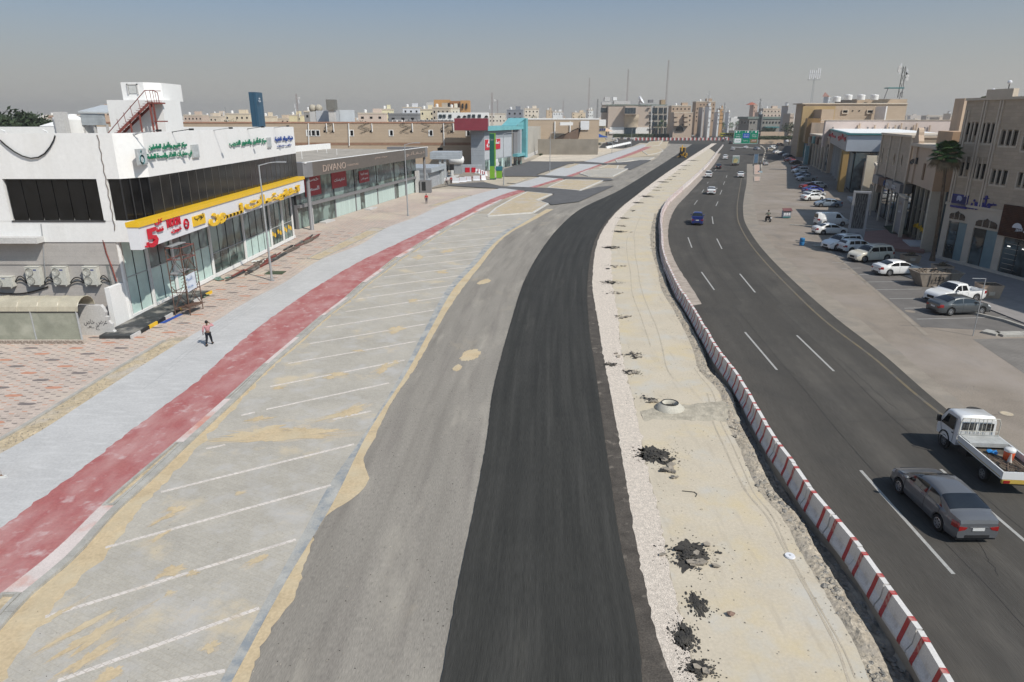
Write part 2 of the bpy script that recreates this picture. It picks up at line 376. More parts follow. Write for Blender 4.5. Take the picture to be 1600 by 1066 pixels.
def blob(cx, cy, rx, ry, rot=0., seed=0, n=90, amp=.45):
    pts = []
    for i in range(n):
        t = 2*pi*i/n; r = 1 + amp*noise.noise(Vector((cos(t)*1.3, sin(t)*1.3, seed*3.7))) + amp*.55*noise.noise(Vector((cos(t)*4, sin(t)*4, seed))) + amp*.4*noise.noise(Vector((cos(t)*11, sin(t)*11, seed))) + amp*.25*noise.noise(Vector((cos(t)*25, sin(t)*25, seed)))
        x, y = rx*r*cos(t), ry*r*sin(t); pts.append((cx + x*cos(rot) - y*sin(rot), cy + x*sin(rot) + y*cos(rot)))
    return pts

# ---------------------------------------------------------------- ground materials
m_desert = overlay(M("desert_ground", (.45, .385, .30), .95, .1, .05, bump=.3, bscale=3), (.30, .26, .21), .03, .45, .62)
m_median = overlay(overlay(overlay(M("median_sand", (.51, .443, .345), .95, .04, .5, bump=.12, bscale=9, fine=.035), (.53, .43, .26), .30, .50, .70, amount=.75, detail=8), (.46, .44, .40), .45, .52, .70, seed=9, amount=.75, detail=8), (.40, .345, .27), 2.6, .57, .70, seed=3, detail=10, amount=.55, stretch=(1, .12, 1))
m_new = M("fresh_asphalt", (.0135, .0138, .0138), .8, .16, .8, uv=True, stretch=(2.2, .06, 1), col2=(.021, .0212, .0212), bump=.25, bscale=30, spec=.2, fine=.14)
m_new = overlay(m_new, (.040, .040, .040), 3.5, .54, .78, 'UV', (1, .03, 1), seed=4, amount=.4)
m_new = overlay(m_new, (.075, .073, .068), .5, .62, .76, 'UV', (1, .12, 1), seed=14, detail=9, amount=.3)
cross_grade(m_new, [(0, (2.3, 2.2, 2.0)), (.035, (1.15, 1.15, 1.12)), (.30, (.92, .92, .92)), (.33, (1.08, 1.08, 1.08)), (.36, (.98, .98, .98)), (.64, (.95, .95, .95)), (.67, (1.12, 1.12, 1.12)), (.70, (1, 1, 1)), (.97, (1.05, 1.05, 1.05)), (1, (1.8, 1.7, 1.6))], wob=.035)
m_old = M("milled_asphalt", (.345, .325, .30), .92, .1, .5, uv=True, stretch=(1, .14, 1), bump=.15, bscale=34, fine=.10)
overlay(m_old, (.19, .175, .16), 1.2, .50, .74, 'UV', (1, .05, 1), seed=2, amount=.5, detail=9)
overlay(m_old, (.16, .15, .14), 3.0, .62, .70, 'Object', (1, 1, 1), seed=22, amount=.4, detail=9)
overlay(m_old, (.50, .47, .42), .55, .54, .70, 'UV', (1, .22, 1), seed=31, amount=.55, detail=10)
overlay(m_old, (.40, .36, .30), .35, .60, .70, 'UV', (1, .5, 1), seed=12, amount=.7, detail=8)
cross_grade(m_old, [(0, (.80, .77, .72)), (.12, (.60, .57, .54)), (.40, (.58, .555, .53)), (.56, (.74, .72, .69)), (.64, (1.20, 1.19, 1.17)), (1, (1.48, 1.47, 1.43))], wob=.50, streak=True)
m_dark = overlay(M("tack_coat", (.115, .098, .082), .9, .2, 1.5, bump=.4, bscale=20, fine=.15), (.42, .36, .30), 1.3, .58, .75, detail=8, amount=.7)
cross_grade(m_dark, [(0, (.8, .8, .8)), (.6, (1, 1, 1)), (.85, (2.0, 1.95, 1.9)), (1, (3.4, 3.2, 3.0))])
m_grav = overlay(M("pink_gravel", (.66, .575, .49), .95, .12, 6, bump=.7, bscale=42, fine=.22), (.50, .43, .37), .9, .56, .74, 'UV', (1, .08, 1), amount=.6)
m_road = overlay(M("worn_road_asphalt", (.036, .0362, .0365), .85, .10, .6, uv=True, stretch=(1, .05, 1), bump=.2, bscale=30, fine=.09, spec=.2), (.066, .065, .064), .25, .52, .75, 'UV', (1, .3, 1), seed=5, amount=.5)
m_road = overlay(m_road, (.026, .026, .026), .55, .48, .70, 'UV', (1, .012, 1), seed=8, amount=.75, detail=4)
cross_grade(m_road, [(0, (2.2, 2.0, 1.75)), (.04, (1.25, 1.2, 1.15)), (.14, (.95, .95, .95)), (.30, (1.12, 1.11, 1.1)), (.42, (.9, .9, .9)), (.56, (1.12, 1.11, 1.1)), (.68, (.92, .92, .92)), (.82, (1.1, 1.1, 1.1)), (1, (1.5, 1.42, 1.3))], wob=.06)
m_edge = M("sandy_road_edge", (.40, .34, .29), .95, .15, 1.2, bump=.4)
m_serv = overlay(overlay(M("dusty_service_asphalt", (.265, .222, .180), .9, .10, .35, bump=.25, bscale=14, fine=.07), (.29, .25, .22), .11, .48, .66, amount=.7), (.15, .14, .13), .35, .56, .74, seed=6, stretch=(1, .3, 1), detail=8, amount=.6)
m_apron = overlay(M("concrete_apron", (.285, .245, .20), .9, .10, .6, bump=.2), (.18, .165, .15), .5, .5, .7, seed=2, amount=.6)
m_grey = overlay(M("grey_pressed_concrete", (.465, .455, .447), .85, .05, .4, bump=.15, bscale=9, fine=.04), (.53, .52, .51), 1.0, .5, .7, stretch=(1, 3, 1), amount=.7)
m_red = overlay(overlay(M("red_path_concrete", (.355, .130, .120), .85, .10, .8, col2=(.33, .10, .10), bump=.2, bscale=9), (.48, .31, .295), .8, .40, .80, stretch=(1, .45, 1), detail=12, amount=.85), (.56, .47, .46), 1.6, .56, .78, detail=11, seed=7, amount=.75)
m_pink = overlay(M("stained_concrete", (.60, .52, .49), .9, .06, 1, bump=.2), (.50, .20, .14), .45, .5, .66, detail=8, seed=1, amount=.8)
m_pave = M("block_paving", (.435, .40, .345), .9, .08, .25, bump=.2, bscale=16, fine=.05)
bricks(m_pave, .42, .21, .010, (.90, .88, .85), rot=.45, tone=.07)
overlay(m_pave, (.44, .42, .40), .7, .52, .70, seed=8, detail=7, amount=.7)
overlay(m_pave, (.52, .43, .30), .33, .57, .68, seed=21, stretch=(1.0, 1, 1), detail=10, rough=.66, amount=.75)
overlay(m_pave, (.33, .31, .29), .5, .56, .75, seed=41, stretch=(1, .4, 1), detail=9, rough=.66, amount=.6)
m_band = overlay(M("flush_kerb_concrete", (.40, .39, .365), .85, .1, 1, bump=.2), (.20, .225, .25), 1.2, .48, .60, seed=5, detail=5, amount=.75)
m_drift = overlay(M("ochre_sand", (.53, .415, .265), .95, .08, .8, bump=.35, bscale=9), (.50, .425, .30), .6, .44, .64, amount=.7, detail=9)
m_sand = overlay(M("builders_sand", (.50, .405, .275), .95, .1, 1.5, bump=.9, bscale=6, fine=.12), (.44, .40, .36), .35, .5, .65, seed=3, amount=.8)
m_tile = M("pink_block_paving", (.545, .452, .39), .88, .06, .4, bump=.1, bscale=12, fine=.04)
bricks(m_tile, .5, .25, .014, (.72, .70, .68), tone=.14)
overlay(m_tile, (.56, .49, .38), .09, .52, .68, seed=2, detail=6, amount=.8)
m_kerb = overlay(M("kerb_concrete", (.42, .40, .36), .9, .12, 1.6, bump=.3), (.30, .28, .26), .7, .55, .7, amount=.6)
m_white = M("white_road_paint", (.37, .36, .34), .7, .08, 3, fine=.06)
m_whitet = overlay(M("white_pavers", (.66, .60, .55), .8, .06, 2), (.50, .40, .28), .5, .6, .7, amount=.6)
bricks(m_whitet, .3, .2, .012, (.7, .68, .65), rot=.45)
m_yellow = overlay(M("faded_yellow_paint", (.17, .135, .085), .8, .1, 2), (.11, .10, .09), 1.1, .42, .62, amount=.9)
m_trench = overlay(M("trench_clay", (.27, .24, .20), .98, .2, 1.5, bump=1., bscale=5, fine=.15), (.38, .33, .26), .8, .5, .65, amount=.8)
m_rock = M("limestone_rubble", (.40, .355, .29), .98, .2, 2, bump=.8, bscale=9, fine=.12)

# ---------------------------------------------------------------- base ground with the trench beside the barrier
def tdepth(y):
    if y > 118: return 0
    return .62*min(1, (118-y)/30)*(.75 + .3*noise.noise(Vector((y*.3, 2, 0))))
rows = []
for y in [-400, -60, -20, 0] + ysamp(6, 130, .01, .35) + [150, 200, 300, 450, 700, 1000, 1600, 2600, 4200, 7000]:
    l, r = b_tr_l(min(y, 122)), b_bar(min(y, 122)) + .15
    if y < 6: l, r = b_tr_l(6), b_bar(6) + .15
    r = max(r, l + .6); dpt = tdepth(max(6, y)); a, b = rag(y, .22, 3, 1.6), rag(y, .2, 8, 2.2)
    rows.append([(-7000, y, 0), (-60, y, 0), (l + a, y, 0), (l + a + .22 + abs(b), y, -dpt*.9), ((l+r)/2 + b, y, -dpt*(1 + .3*noise.noise(Vector((y, 3, 1))))), (r - .12, y, -dpt*.8), (r - .1, y, 0), (60, y, 0), (7000, y, 0)])
m = MB(); m.grid(rows); base = m.build("ground", m_desert); struct(base)
m = MB(); rr2 = []
for y in ysamp(6, 118, .01, .3):
    l, r = b_tr_l(y), b_bar(y) + .15; r = max(r, l+.6); d_ = tdepth(y)
    rr2.append([(l + (r-.14-l)*t + (.22 if t == 0 else 0), y, -d_*(.88 + .25*noise.noise(Vector((t*4, y*1.4, 5)))) + .03 + .10*max(0, noise.noise(Vector((t*9, y*2.4, 1))))) for t in np.linspace(0.0, 1, 9)])
m.grid(rr2).build("trench_floor", m_trench, kind="structure")

strip("median_sand", b_grav_r, b_tr_l, 8, 118, .004, m_median, nx=16, ar=.22, seed=0, mn=.2, fq=1.6)
strip("median_sand", b_grav_r, lambda y: b_bar(y) + .1, 118, 470, .004, m_median, nx=5)
strip("old_asphalt", b_old_l, lambda y: b_new_l(y) + 1, 8, 500, .008, m_old, nx=9, al=.05, k=.01)
strip("fresh_asphalt_lane", b_new_l, b_new_r, 8, 428, .06, m_new, nx=7, al=.035, ar=.03, drop=0., seed=2, k=.008, fq=3)
strip("tack_coat_edge", lambda y: b_new_r(y) - .3, b_dark_r, 8, 426, .012, m_dark, nx=4, ar=.10, seed=5)
strip("gravel_strip", lambda y: b_dark_r(y) - .1, b_grav_r, 8, 440, .016, m_grav, nx=5, al=.10, ar=.20, hz=.0, seed=6, mn=.2, fq=2.5)
strip("sand_road_edge", lambda y: b_bar(y) + .1, lambda y: b_road_l(y) + .6, 8, 430, .004, m_edge, nx=3, ar=.12)
strip("main_road", b_road_l, b_road_r, 8, 230, .008, m_road, nx=6, al=.07, seed=11, fq=.6)
strip("main_road", b_road_l, lambda y: b_road_r(210) + (y-210)*.56, 230, 470, .008, m_road, nx=4, al=.1)
strip("concrete_apron", b_road_r, b_apron_r, 12, 240, .010, m_apron, nx=3, ar=.1)
strip("service_road", lambda y: b_apron_r(y) - .3, lambda y: max(62, 62 + (y-80)*.6), 12, 420, .006, m_serv, nx=6, k=.02)
sheet("junction_road", [(985,223),(1000,215),(1090,212),(1148,199),(1172,199),(1225,212),(1420,216),(1420,231),(1245,232),(1190,240),(1120,240),(1100,226)], .014, m_road)
sheet("forecourt_asphalt", [(936,231),(942,224),(968,218),(1012,218),(988,229),(972,233)], .01, m_road)
# pedestrian side
strip("tiled_sidewalk", lambda y: -75, lambda y: b_grey_l(y) - (1.35 if y < 46 else 0.02), 14, 152, ZP - .004, m_tile, nx=6, drop=0.)
strip("grey_path", b_grey_l, lambda y: b_red_l(y) + .5, 12, 420, ZP, m_grey, nx=4, seed=4, drop=0.)
strip("red_path", lambda y: b_red_l(y), b_red_r, 12, 420, ZP + .004, m_red, nx=4, al=.16, seed=37, drop=0., fq=1.9, mn=.14)
m_ped_side = m_drift
strip("verge_sand", lambda y: b_grey_l(y) - 1.2, b_grey_l, 14, 45, .075, m_sand, nx=5, hz=.12)
strip("block_paved_parking", b_kerb, b_park_r, 8, 112, .030, m_pave, nx=6, drop=0.)
strip("flush_kerb_band", b_park_r, b_band_r, 8, 112, .036, m_band, nx=2, drop=0., ar=.01)
strip("sand_drift", b_band_r, b_drift_r, 8, 118, .020, m_drift, nx=3, ar=.13, seed=3, drop=.008, fq=3.5, mn=.1)
strip("sand_drift", b_kerb, lambda y: b_kerb(y) + max(.12, 1.25*(1 - (y-14)/26)) if y < 40 else b_kerb(y) + .12, 8, 110, .036, m_drift, nx=3, ar=.3, seed=14, drop=.02, fq=1.3)
# kerb between the red path and the parking, one stone after another near the camera
kb = MB(); yy = 9.0
b_kin = lambda y: b_kerb(y) - .32
kerb = strip("parking_kerb", b_kin, b_kerb, 60, 132, ZP + .012, m_kerb, nx=2, drop=0.)
while yy < 60:
    y2 = yy + .95; a, b, c, d = (b_kin(yy), yy+.006), (b_kerb(yy), yy+.006), (b_kerb(y2), y2-.006), (b_kin(y2), y2-.006)
    z = ZP + .012 + random.uniform(-.004, .004)
    MB().prism([a, b, c, d], 0, z).build("kerb_stone", m_kerb, kerb, world=False); yy = y2
pits = [((163,790),(297,691)),((354,623),(427,568)),((461,527),(512,493)),((538,465),(572,441)),((594,420),(625,402)),((643,388),(670,374)),((685,362),(707,352.6)),((-60,985),(20,926))]
spans = sorted([(G(*a, ZP)[1], G(*b, ZP)[1]) for a, b in pits])
y = 9.0
for p0, p1 in spans + [(132, 133)]:
    if p0 - y > .3: strip("path_edge_concrete", b_red_r, b_kin, y, p0, ZP + .002, m_pink, nx=3, drop=0.)
    y = p1
for p0, p1 in spans:
    s = strip("tree_pit_sand", b_red_r, b_kin, p0, p1, .05, m_sand, nx=4, hz=.05)
    for j, (o1, o2) in enumerate(((0.02, .14), (-.14, -.02))):
        fb = b_red_r if j == 0 else b_kin
        yk = p0
        while yk < p1 - .05:
            ye = min(p1, yk + .6)
            MB().prism([(fb(yk)+o1, yk), (fb(yk)+o2, yk), (fb(ye)+o2, ye-.01), (fb(ye)+o1, ye-.01)], 0, ZP + .03).build("edging_block", m_kerb, s, world=False); yk = ye
    for yk in (p0, p1 - .12):
        MB().prism([(b_red_r(yk)+.15, yk), (b_kin(yk)-.15, yk), (b_kin(yk+.12)-.15, yk+.12), (b_red_r(yk+.12)+.15, yk+.12)], 0, ZP + .028).build("edging_block", m_kerb, s, world=False)
# stall lines in the parking
for a, b in [((-60,1130),(352,1048)),((90,1064),(405,950)),((70.6,964),(462,843)),((164.7,855.6),(517,758)),((251.6,768.7),(553,694)),((322,701),(352,695)),((520,655.5),(580,642)),((377,649),(398,644)),((416,639.7),(607.8,598.4)),((422,604),(632,562.8)),((450,568),(649,533.5)),((484,537),(664,506.5)),((510,511),(677,484.7)),((540,487),(694,464)),((559,467),(709,445.6)),((581.5,449),(722,430)),((600,432.5),(735.4,416.4)),((619,418.6),(746.7,403.6)),((636,405),(756,392)),((649,393),(765,381.5)),((668,381),(776,371)),((684,371),(786,361)),((700,361),(795,352))]:
    p, q = Vector(G(*a, .036)), Vector(G(*b, .036)); n = Vector((-(q-p).y, (q-p).x)).normalized()*.075
    MB().prism([tuple(p+n), tuple(p-n), tuple(q-n), tuple(q+n)][::1], .025, .0375).build("stall_line", m_whitet, kind="structure")
m_thin = M('thin_sand_film', (.455, .395, .315), .95, .06, 2, bump=.1)
# ochre sand lying on the paving
for i, (x, y, rx, ry, rt) in enumerate([(450,682,3.1,.42,.15),(400,676,1.3,.5,.2),(478,672,.8,.35,.1),(540,645,1.0,.5,.9),(268,892,.35,.22,.6),(300,896,.2,.12,.5),(262,806,.16,.6,-.5),(250,838,.1,.42,-.5),(275,795,.3,.25,0),(400,876,.16,.35,-.6),(150,992,.22,.95,-.55),(110,990,.12,.85,-.6),(90,960,.1,.6,-.6),(135,1030,.2,.8,-.5),(170,1055,.2,.3,-.5),(265,927,.12,.14,0),(600,575,.35,.9,-.4),(618,566,.2,.4,0),(527,585,.5,.3,0),(515,590,.3,.2,0),(560,548,.3,.2,0),(436,606,.3,.2,.4),(620,515,.5,.7,-.3),(645,470,.4,.5,0),(690,425,.5,.6,0),(405,655,.5,.25,.3),(375,770,.2,.12,.1),(330,1010,.2,.2,0),(325,1012,.1,.1,0),(700,392,.6,1.2,-.4),(655,402,.5,1,0)]):
    c = G(x, y, .04); MB().poly([(a_, b_, .0312 + (i % 7)*.0004) for a_, b_ in blob(c[0], c[1], rx*1.22, ry*1.25, rt, i+.3, amp=.9)]).build("thin_sand", m_thin, kind="stuff"); MB().poly([(a_, b_, .0382 + (i % 7)*.0006) for a_, b_ in blob(c[0], c[1], rx, ry, rt, i, amp=.9)]).build("sand_patch", m_drift, kind="stuff")
for i, (x, y, rx, ry, rt) in enumerate([(735,555,.55,1.3,-.3),(715,575,.25,.6,-.2),(757,440,.5,1.2,-.4),(620,900,.0001,.0001,0)][:3]):
    c = G(x, y, .01); MB().poly([(px_, py_, .014) for px_, py_ in blob(c[0], c[1], rx, ry, rt, i+40, amp=.3)]).build("sand_patch", m_drift, kind="stuff")
# inlaid lozenges and small bricks of the tiled sidewalk
m_ldark = M("dark_grey_pavers", (.20, .17, .16), .85, .1, 3); m_lor = M("terracotta_pavers", (.52, .255, .17), .85, .1, 3)
side = bpy.data.objects["tiled_sidewalk"]
lo = MB().poly([(-.55, -.0, 0), (-.3, -.17, 0), (.3, -.17, 0), (.55, 0, 0), (.3, .17, 0), (-.3, .17, 0)]).mesh("tile_inlay"); lo.materials.append(m_lor)
ld = lo.copy(); ld.materials.clear(); ld.materials.append(m_ldark); nl = 0
sd, so_ = MB(), MB()
for j in range(0, 56):
    y = 28 + j*1.18
    for i in range(-26, 6):
        x = -28.2 + i*1.55*2 + (j % 2)*1.55
        xr = b_grey_l(y) - (1.9 if y < 46 else .9)
        if x > xr or x < -46: continue
        if x < -30 and y > 45.5: continue
        if y > 92 and x < -27 + (y-94)*.2: continue
        if y < 28 or nl > 280: continue
        o = bpy.data.objects.new("tile_inlay", lo if (i + j//2) % 2 else ld); COL.objects.link(o); o.parent = side; o.location = (x + random.uniform(-.05, .05), y, ZP + .001); nl += 1
for j in range(0, 390):
    y = 27 + j*.295
    for i in range(-60, 60):
        x = -28 + i*.98 + (j % 2)*.49
        if x > b_grey_l(y) - (1.7 if y < 46 else .5) or x < -47 or (x < -30 and y > 45.5) or y > 142 or (y > 92 and x < -27 + (y-94)*.2): continue
        (sd if random.random() < .62 else so_).poly([(x-.14, y-.045, ZP), (x+.14, y-.045, ZP), (x+.14, y+.045, ZP), (x-.14, y+.045, ZP)])
sd.build("small_dark_pavers", m_ldark, side, world=False, kind="stuff"); so_.build("small_orange_pavers", m_lor, side, world=False, kind="stuff")
# concrete edge of the sidewalk and the planting bed further on
strip("sidewalk_edge", lambda y: b_grey_l(y) - 1.40, lambda y: b_grey_l(y) - 1.20, 14, 45, ZP + .04, m_kerb, nx=2, drop=0., ar=.02)
def bed(name, px, mat, zt=ZP+.008):
    o = sheet(name, px, zt, mat); ps = [G(x, y, zt) for x, y in px]
    for a, b in zip(ps, ps[1:] + ps[:1]):
        n = int(max(1, hypot(b[0]-a[0], b[1]-a[1])//1.0)); d = Vector((b[0]-a[0], b[1]-a[1])); q = Vector((-d.y, d.x)).normalized()*.06
        for k in range(n):
            s, e = Vector(a) + d*(k/n), Vector(a) + d*((k+1)/n - .01/n)
            MB().prism([tuple(s-q), tuple(e-q), tuple(e+q), tuple(s+q)], .05, zt + .045).build("edging_block", m_kerb, o, world=False)
    return o
bed("planting_bed", [(480,404),(499,406),(602,357),(583,356)], m_sand)
bed("planting_bed", [(670,322),(681,322),(738,306),(725,305)], m_sand)
bed("planting_bed", [(792,286),(806,287),(826,279),(815,278)], m_sand)
bed("planting_bed", [(880,262.5),(889,262.5),(906,256),(898,255.5)], m_sand)
# driveways across the path and the kerbed islands beyond
m_drive = M("grey_driveway_asphalt", (.115, .112, .112), .9, .12, .6, bump=.2)
sheet("driveway", [(694,288.7),(757,284.6),(783,291),(850,293.4),(872.6,294.6),(905,298.5),(935,292),(960,290),(905,315),(862,320),(857,317),(846,313.5),(861,305.6),(867,303.5),(821,298.5),(790,294.6),(752,293.2),(700,290)], ZP+.010, m_drive)
sheet("driveway", [(787,264),(827,252),(898,252.7),(872,262),(838,273),(895,276),(920,277.2),(955,278.8),(958,281.5),(944,283),(900,281.2),(880,279.5),(835,275.5),(784,275.5)], ZP+.012, m_drive)
sheet("driveway", [(860,254.5),(913,252.5),(950,255.2),(985,252.5),(1000,250),(1018,250),(985,265.5),(975,262),(981,257),(940,257.2),(900,255.8)], ZP+.014, m_drive)
sheet("fuel_forecourt", [(640,300),(640,268),(745,268),(757,284.6),(759,287),(706,289.5)], ZP+.006, m_apron)
def island(px, mat=m_sand, z=.16):
    o = sheet("kerbed_island", px, z, mat, sides=0.)
    ps = [G(x, y, z) for x, y in px]
    for a, b in zip(ps, ps[1:] + ps[:1]):
        d = Vector((b[0]-a[0], b[1]-a[1])); q = Vector((-d.y, d.x)).normalized()*.16
        MB().prism([tuple(Vector(a)-q), tuple(Vector(b)-q), tuple(Vector(b)+q), tuple(Vector(a)+q)], 0, z+.03).build("kerb_length", M("pale_kerb", (.60, .58, .54), .85, .1, 1.5, bump=.2), o, world=False)
    return o
island([(824,299.5),(862,303),(838,312.5),(856,318),(833,332),(762,337),(775,325),(800,311)])
island([(862,290),(885,280.5),(921,281),(942,282),(905,297.6),(856,293.4)])
island([(906,271),(920,265.5),(981,263.5),(957,275.5),(920,275.2)], m_pave)
island([(936,262.8),(950,257.6),(966,258.5),(964,263.2)])
island([(962,250),(984,247),(1022,246),(1014,249.8),(990,250.3),(965,254)], m_pave)
island([(1004,236),(1032,232),(1036,236),(1024,240),(1012,242)], m_sand)
island([(1015,221.5),(1036,219.5),(1030,227),(1006,230)], m_sand)
for px in ([(975,247),(1010,233.5),(1028,234),(1022,243)], [(1000,229),(1015,222.5),(1045,221),(1040,232),(1020,233)]): sheet("sandy_ground", px, .02, m_sand)
sheet("sandy_lot", [(826,253),(840,246),(850,240),(880,232),(935,232),(975,232.5),(990,229),(1003,224.5),(985,231),(950,240),(915,251.8),(898,252.2)], ZP-.02, M("pale_building_sand", (.60, .52, .42), .95, .12, .12, bump=.5, bscale=3, fine=.08))
# lane paint on the main road
for a, b in [((1345,735),(1490,897)),((1164,519),(1214,578)),((1096,425),(1116,453)),((1075,371),(1081,387)),((1084.7,320),(1089.8,313)),((1096.6,301),(1100,296)),((1105,287),(1106.7,284.4)),((1470,733),(1640,878)),((1245,524),(1303,580)),((1156,428),(1180,457)),((1120,373),(1128,389)),((1112.6,338.4),(1114.3,350)),((1118.5,322),(1122,315)),((1125,304),(1128,297)),((1130.3,288.6),(1132.5,283.6)),((1134.5,277.7),(1136,274)),((1111.5,276),(1113,273.5)),((1117,267),(1119,264))]:
    p, q = Vector(G(*a, .014)), Vector(G(*b, .014)); n = Vector((-(q-p).y, (q-p).x)).normalized()*.07
    MB().poly([(v.x, v.y, .0125) for v in (p+n, p-n, q-n, q+n)][::-1]).build("lane_dash", m_white, kind="structure")
strip("yellow_edge_line", lambda y: b_yel(y) - .09, lambda y: b_yel(y) + .09, 22, 182, .0125, m_yellow, nx=2)
sheet("stop_line", [(1143,229.3),(1181,231.2),(1181,231.9),(1143,230.1)], .02, m_white)
# ---------------------------------------------------------------- vehicles
def paint(name, c): return M("car_paint_" + name, c, rough=.28, var=.015, scale=2, fine=.0, coat=.9, spec=.5)
PAINT = dict(white=(.74,.74,.73), silver=(.40,.41,.42), grey=(.10,.104,.112), slate=(.06,.066,.07), black=(.015,.016,.018), blue=(.015,.03,.16), royal=(.02,.035,.22), red=(.20,.015,.02), cream=(.66,.62,.52), beige=(.36,.33,.28), yellow=(.62,.50,.05), bluegrey=(.20,.25,.31), navy=(.02,.03,.05))
m_cglass = glassy("dark_car_glass", (.012, .014, .016), .04, 1.0)
m_tyre = M("tyre_rubber", (.018, .018, .018), .9, .1, 6); m_rim = M("alloy_rim", (.50, .50, .51), .3, .05, 5, metal=.7, fine=0)
m_blackp = M("black_plastic", (.02, .02, .021), .6, .1, 4, fine=0); m_tail = M("red_tail_lamp", (.30, .012, .012), .2, .1, 9, spec=.8, fine=0)
m_head = M("clear_head_lamp", (.62, .63, .64), .12, .1, 9, spec=.9, fine=0); m_plate = M("number_plate", (.68, .68, .66), .5, .1, 30, fine=0)
m_chrome = M("chrome_trim", (.62, .62, .63), .18, .02, 3, metal=.9, fine=0); m_steel = M("galvanised_steel", (.40, .41, .42), .5, .1, 3, metal=.3, bump=.05)
SPEC = {  # L, W, wheel radius, front/rear axle x, top line, shoulder z, sill, glass (x ranges)
 'sedan': dict(L=4.55, W=1.76, R=.32, ax=(1.38, -1.30), top=[(-2.275,.90),(-2.23,1.03),(-2.08,1.085),(-1.74,1.13),(-1.35,1.29),(-1.0,1.40),(-.6,1.465),(-.15,1.49),(.25,1.455),(.60,1.35),(.95,1.18),(1.32,1.01),(1.7,.93),(2.0,.84),(2.18,.72),(2.275,.60)], sh=.95, wind=(.36,1.18), back=(-1.66,-.98), side=[(-1.22,-.36),(-.28,.80)]),
 'suv': dict(L=4.75, W=1.9, R=.37, ax=(1.45, -1.38), top=[(-2.375,1.0),(-2.33,1.35),(-2.12,1.68),(-1.85,1.76),(-.4,1.80),(.35,1.77),(.66,1.65),(1.22,1.16),(1.7,1.09),(2.1,.99),(2.3,.86),(2.375,.74)], sh=1.08, wind=(.48,1.12), back=(-2.33,-2.13), side=[(-1.98,-1.30),(-1.22,-.34),(-.26,.72)]),
 'hatch': dict(L=4.2, W=1.74, R=.32, ax=(1.28, -1.2), top=[(-2.1,.95),(-2.05,1.12),(-1.85,1.42),(-1.5,1.52),(-.3,1.56),(.25,1.50),(.55,1.38),(1.15,1.05),(1.55,.97),(1.9,.86),(2.05,.74),(2.1,.62)], sh=.97, wind=(.34,1.05), back=(-2.03,-1.78), side=[(-1.5,-.95),(-.88,-.2),(-.12,.70)]),
 'van': dict(L=4.6, W=1.72, R=.31, ax=(1.35, -1.25), top=[(-2.3,1.5),(-2.26,1.84),(-2.1,1.90),(-.5,1.94),(.75,1.92),(1.05,1.80),(1.62,1.16),(1.95,1.02),(2.2,.84),(2.3,.66)], sh=1.10, wind=(.95,1.55), back=(-2.29,-2.27), side=[(.28,1.02)]),
 'pickup': dict(L=5.1, W=1.78, R=.36, ax=(1.55, -1.42), top=[(-2.55,1.02),(-.62,1.02),(-.60,1.10),(-.50,1.62),(-.3,1.68),(.3,1.70),(.62,1.60),(1.2,1.14),(1.8,1.07),(2.3,.96),(2.48,.84),(2.55,.7)], sh=1.04, wind=(.52,1.10), back=(-.60,-.51), side=[(-.42,.12),(.2,.80)], bed=(-2.47,-.66)),
}
def car_section(sp, x):
    L, W = sp['L'], sp['W']; X = [p[0] for p in sp['top']]; Z = [p[1] for p in sp['top']]
    zt = float(np.interp(x, X, Z)); w = W/2; e = .75
    d = max(0, abs(x) - (L/2 - e))/e; w *= 1 - (.20 if x > 0 else .15)*d**2.3
    zs = min(sp['sh'], zt - .035)
    z0 = .24 if abs(x) < L/2 - .12 else .30
    for a in sp['ax']:
        q = sp['R'] + .055
        if abs(x - a) < q: z0 = max(z0, sp['R'] + sqrt(max(0, q*q - (x-a)**2)) - .0)
    zs = max(zs, z0 + .06); hgt = zt - zs
    wr = w - .06 - .30*max(0, hgt - .06)
    zr = zs + hgt*(.80 if hgt > .2 else .6)
    h = zs - z0
    P = [(w-.05, z0), (w-.005, z0+h*.16), (w+.0, z0+h*.42), (w-.012, z0+h*.62), (w-.022, z0+h*.86), (w-.065, zs), (wr, zr), (wr-.09, zt-.025*min(1, hgt/.1)), (wr*.5, zt-.004), (0, zt)]
    bed = sp.get('bed')
    if bed and bed[0] < x < bed[1]: P[6:] = [(w-.10, zs), (w-.11, .66), (w*.5, .66), (0, .66)]
    elif bed and x <= bed[1]: P[6:] = [(w-.10, zs), (w-.12, zs+.002), (w*.5, zs+.002), (0, zs+.002)]
    return P
def car_pt(sp, x, s, off=0., sign=1):
    P = car_section(sp, x); i = min(int(s), len(P)-2); t = s - i
    y = P[i][0]*(1-t) + P[i+1][0]*t; z = P[i][1]*(1-t) + P[i+1][1]*t
    d = Vector((P[i+1][0]-P[i][0], P[i+1][1]-P[i][1]))
    if d.length > 1e-5: d.normalize(); y += d.y*off; z += -d.x*off
    return (x, sign*y, z)
def car_patch(sp, xr, sr, off=.008, both=True, nx=5, ns=4, sign=1):
    """piece of the skin between stations xr (or (bottom range, top range)) and section parameters sr, set slightly proud"""
    m = MB()
    for sg in ((1, -1) if both else (sign,)):
        rows = []
        for j in range(ns+1):
            t = j/ns; s = sr[0] + (sr[1]-sr[0])*t; a, b = xr if not isinstance(xr[0], tuple) else ((xr[0][0]*(1-t)+xr[1][0]*t), (xr[0][1]*(1-t)+xr[1][1]*t))
            r = [car_pt(sp, a + (b-a)*i/nx, s, off, sg) for i in range(nx+1)]
            rows.append(r if sg == 1 else r[::-1])
        m.grid(rows)
    return m
WHEEL = {}
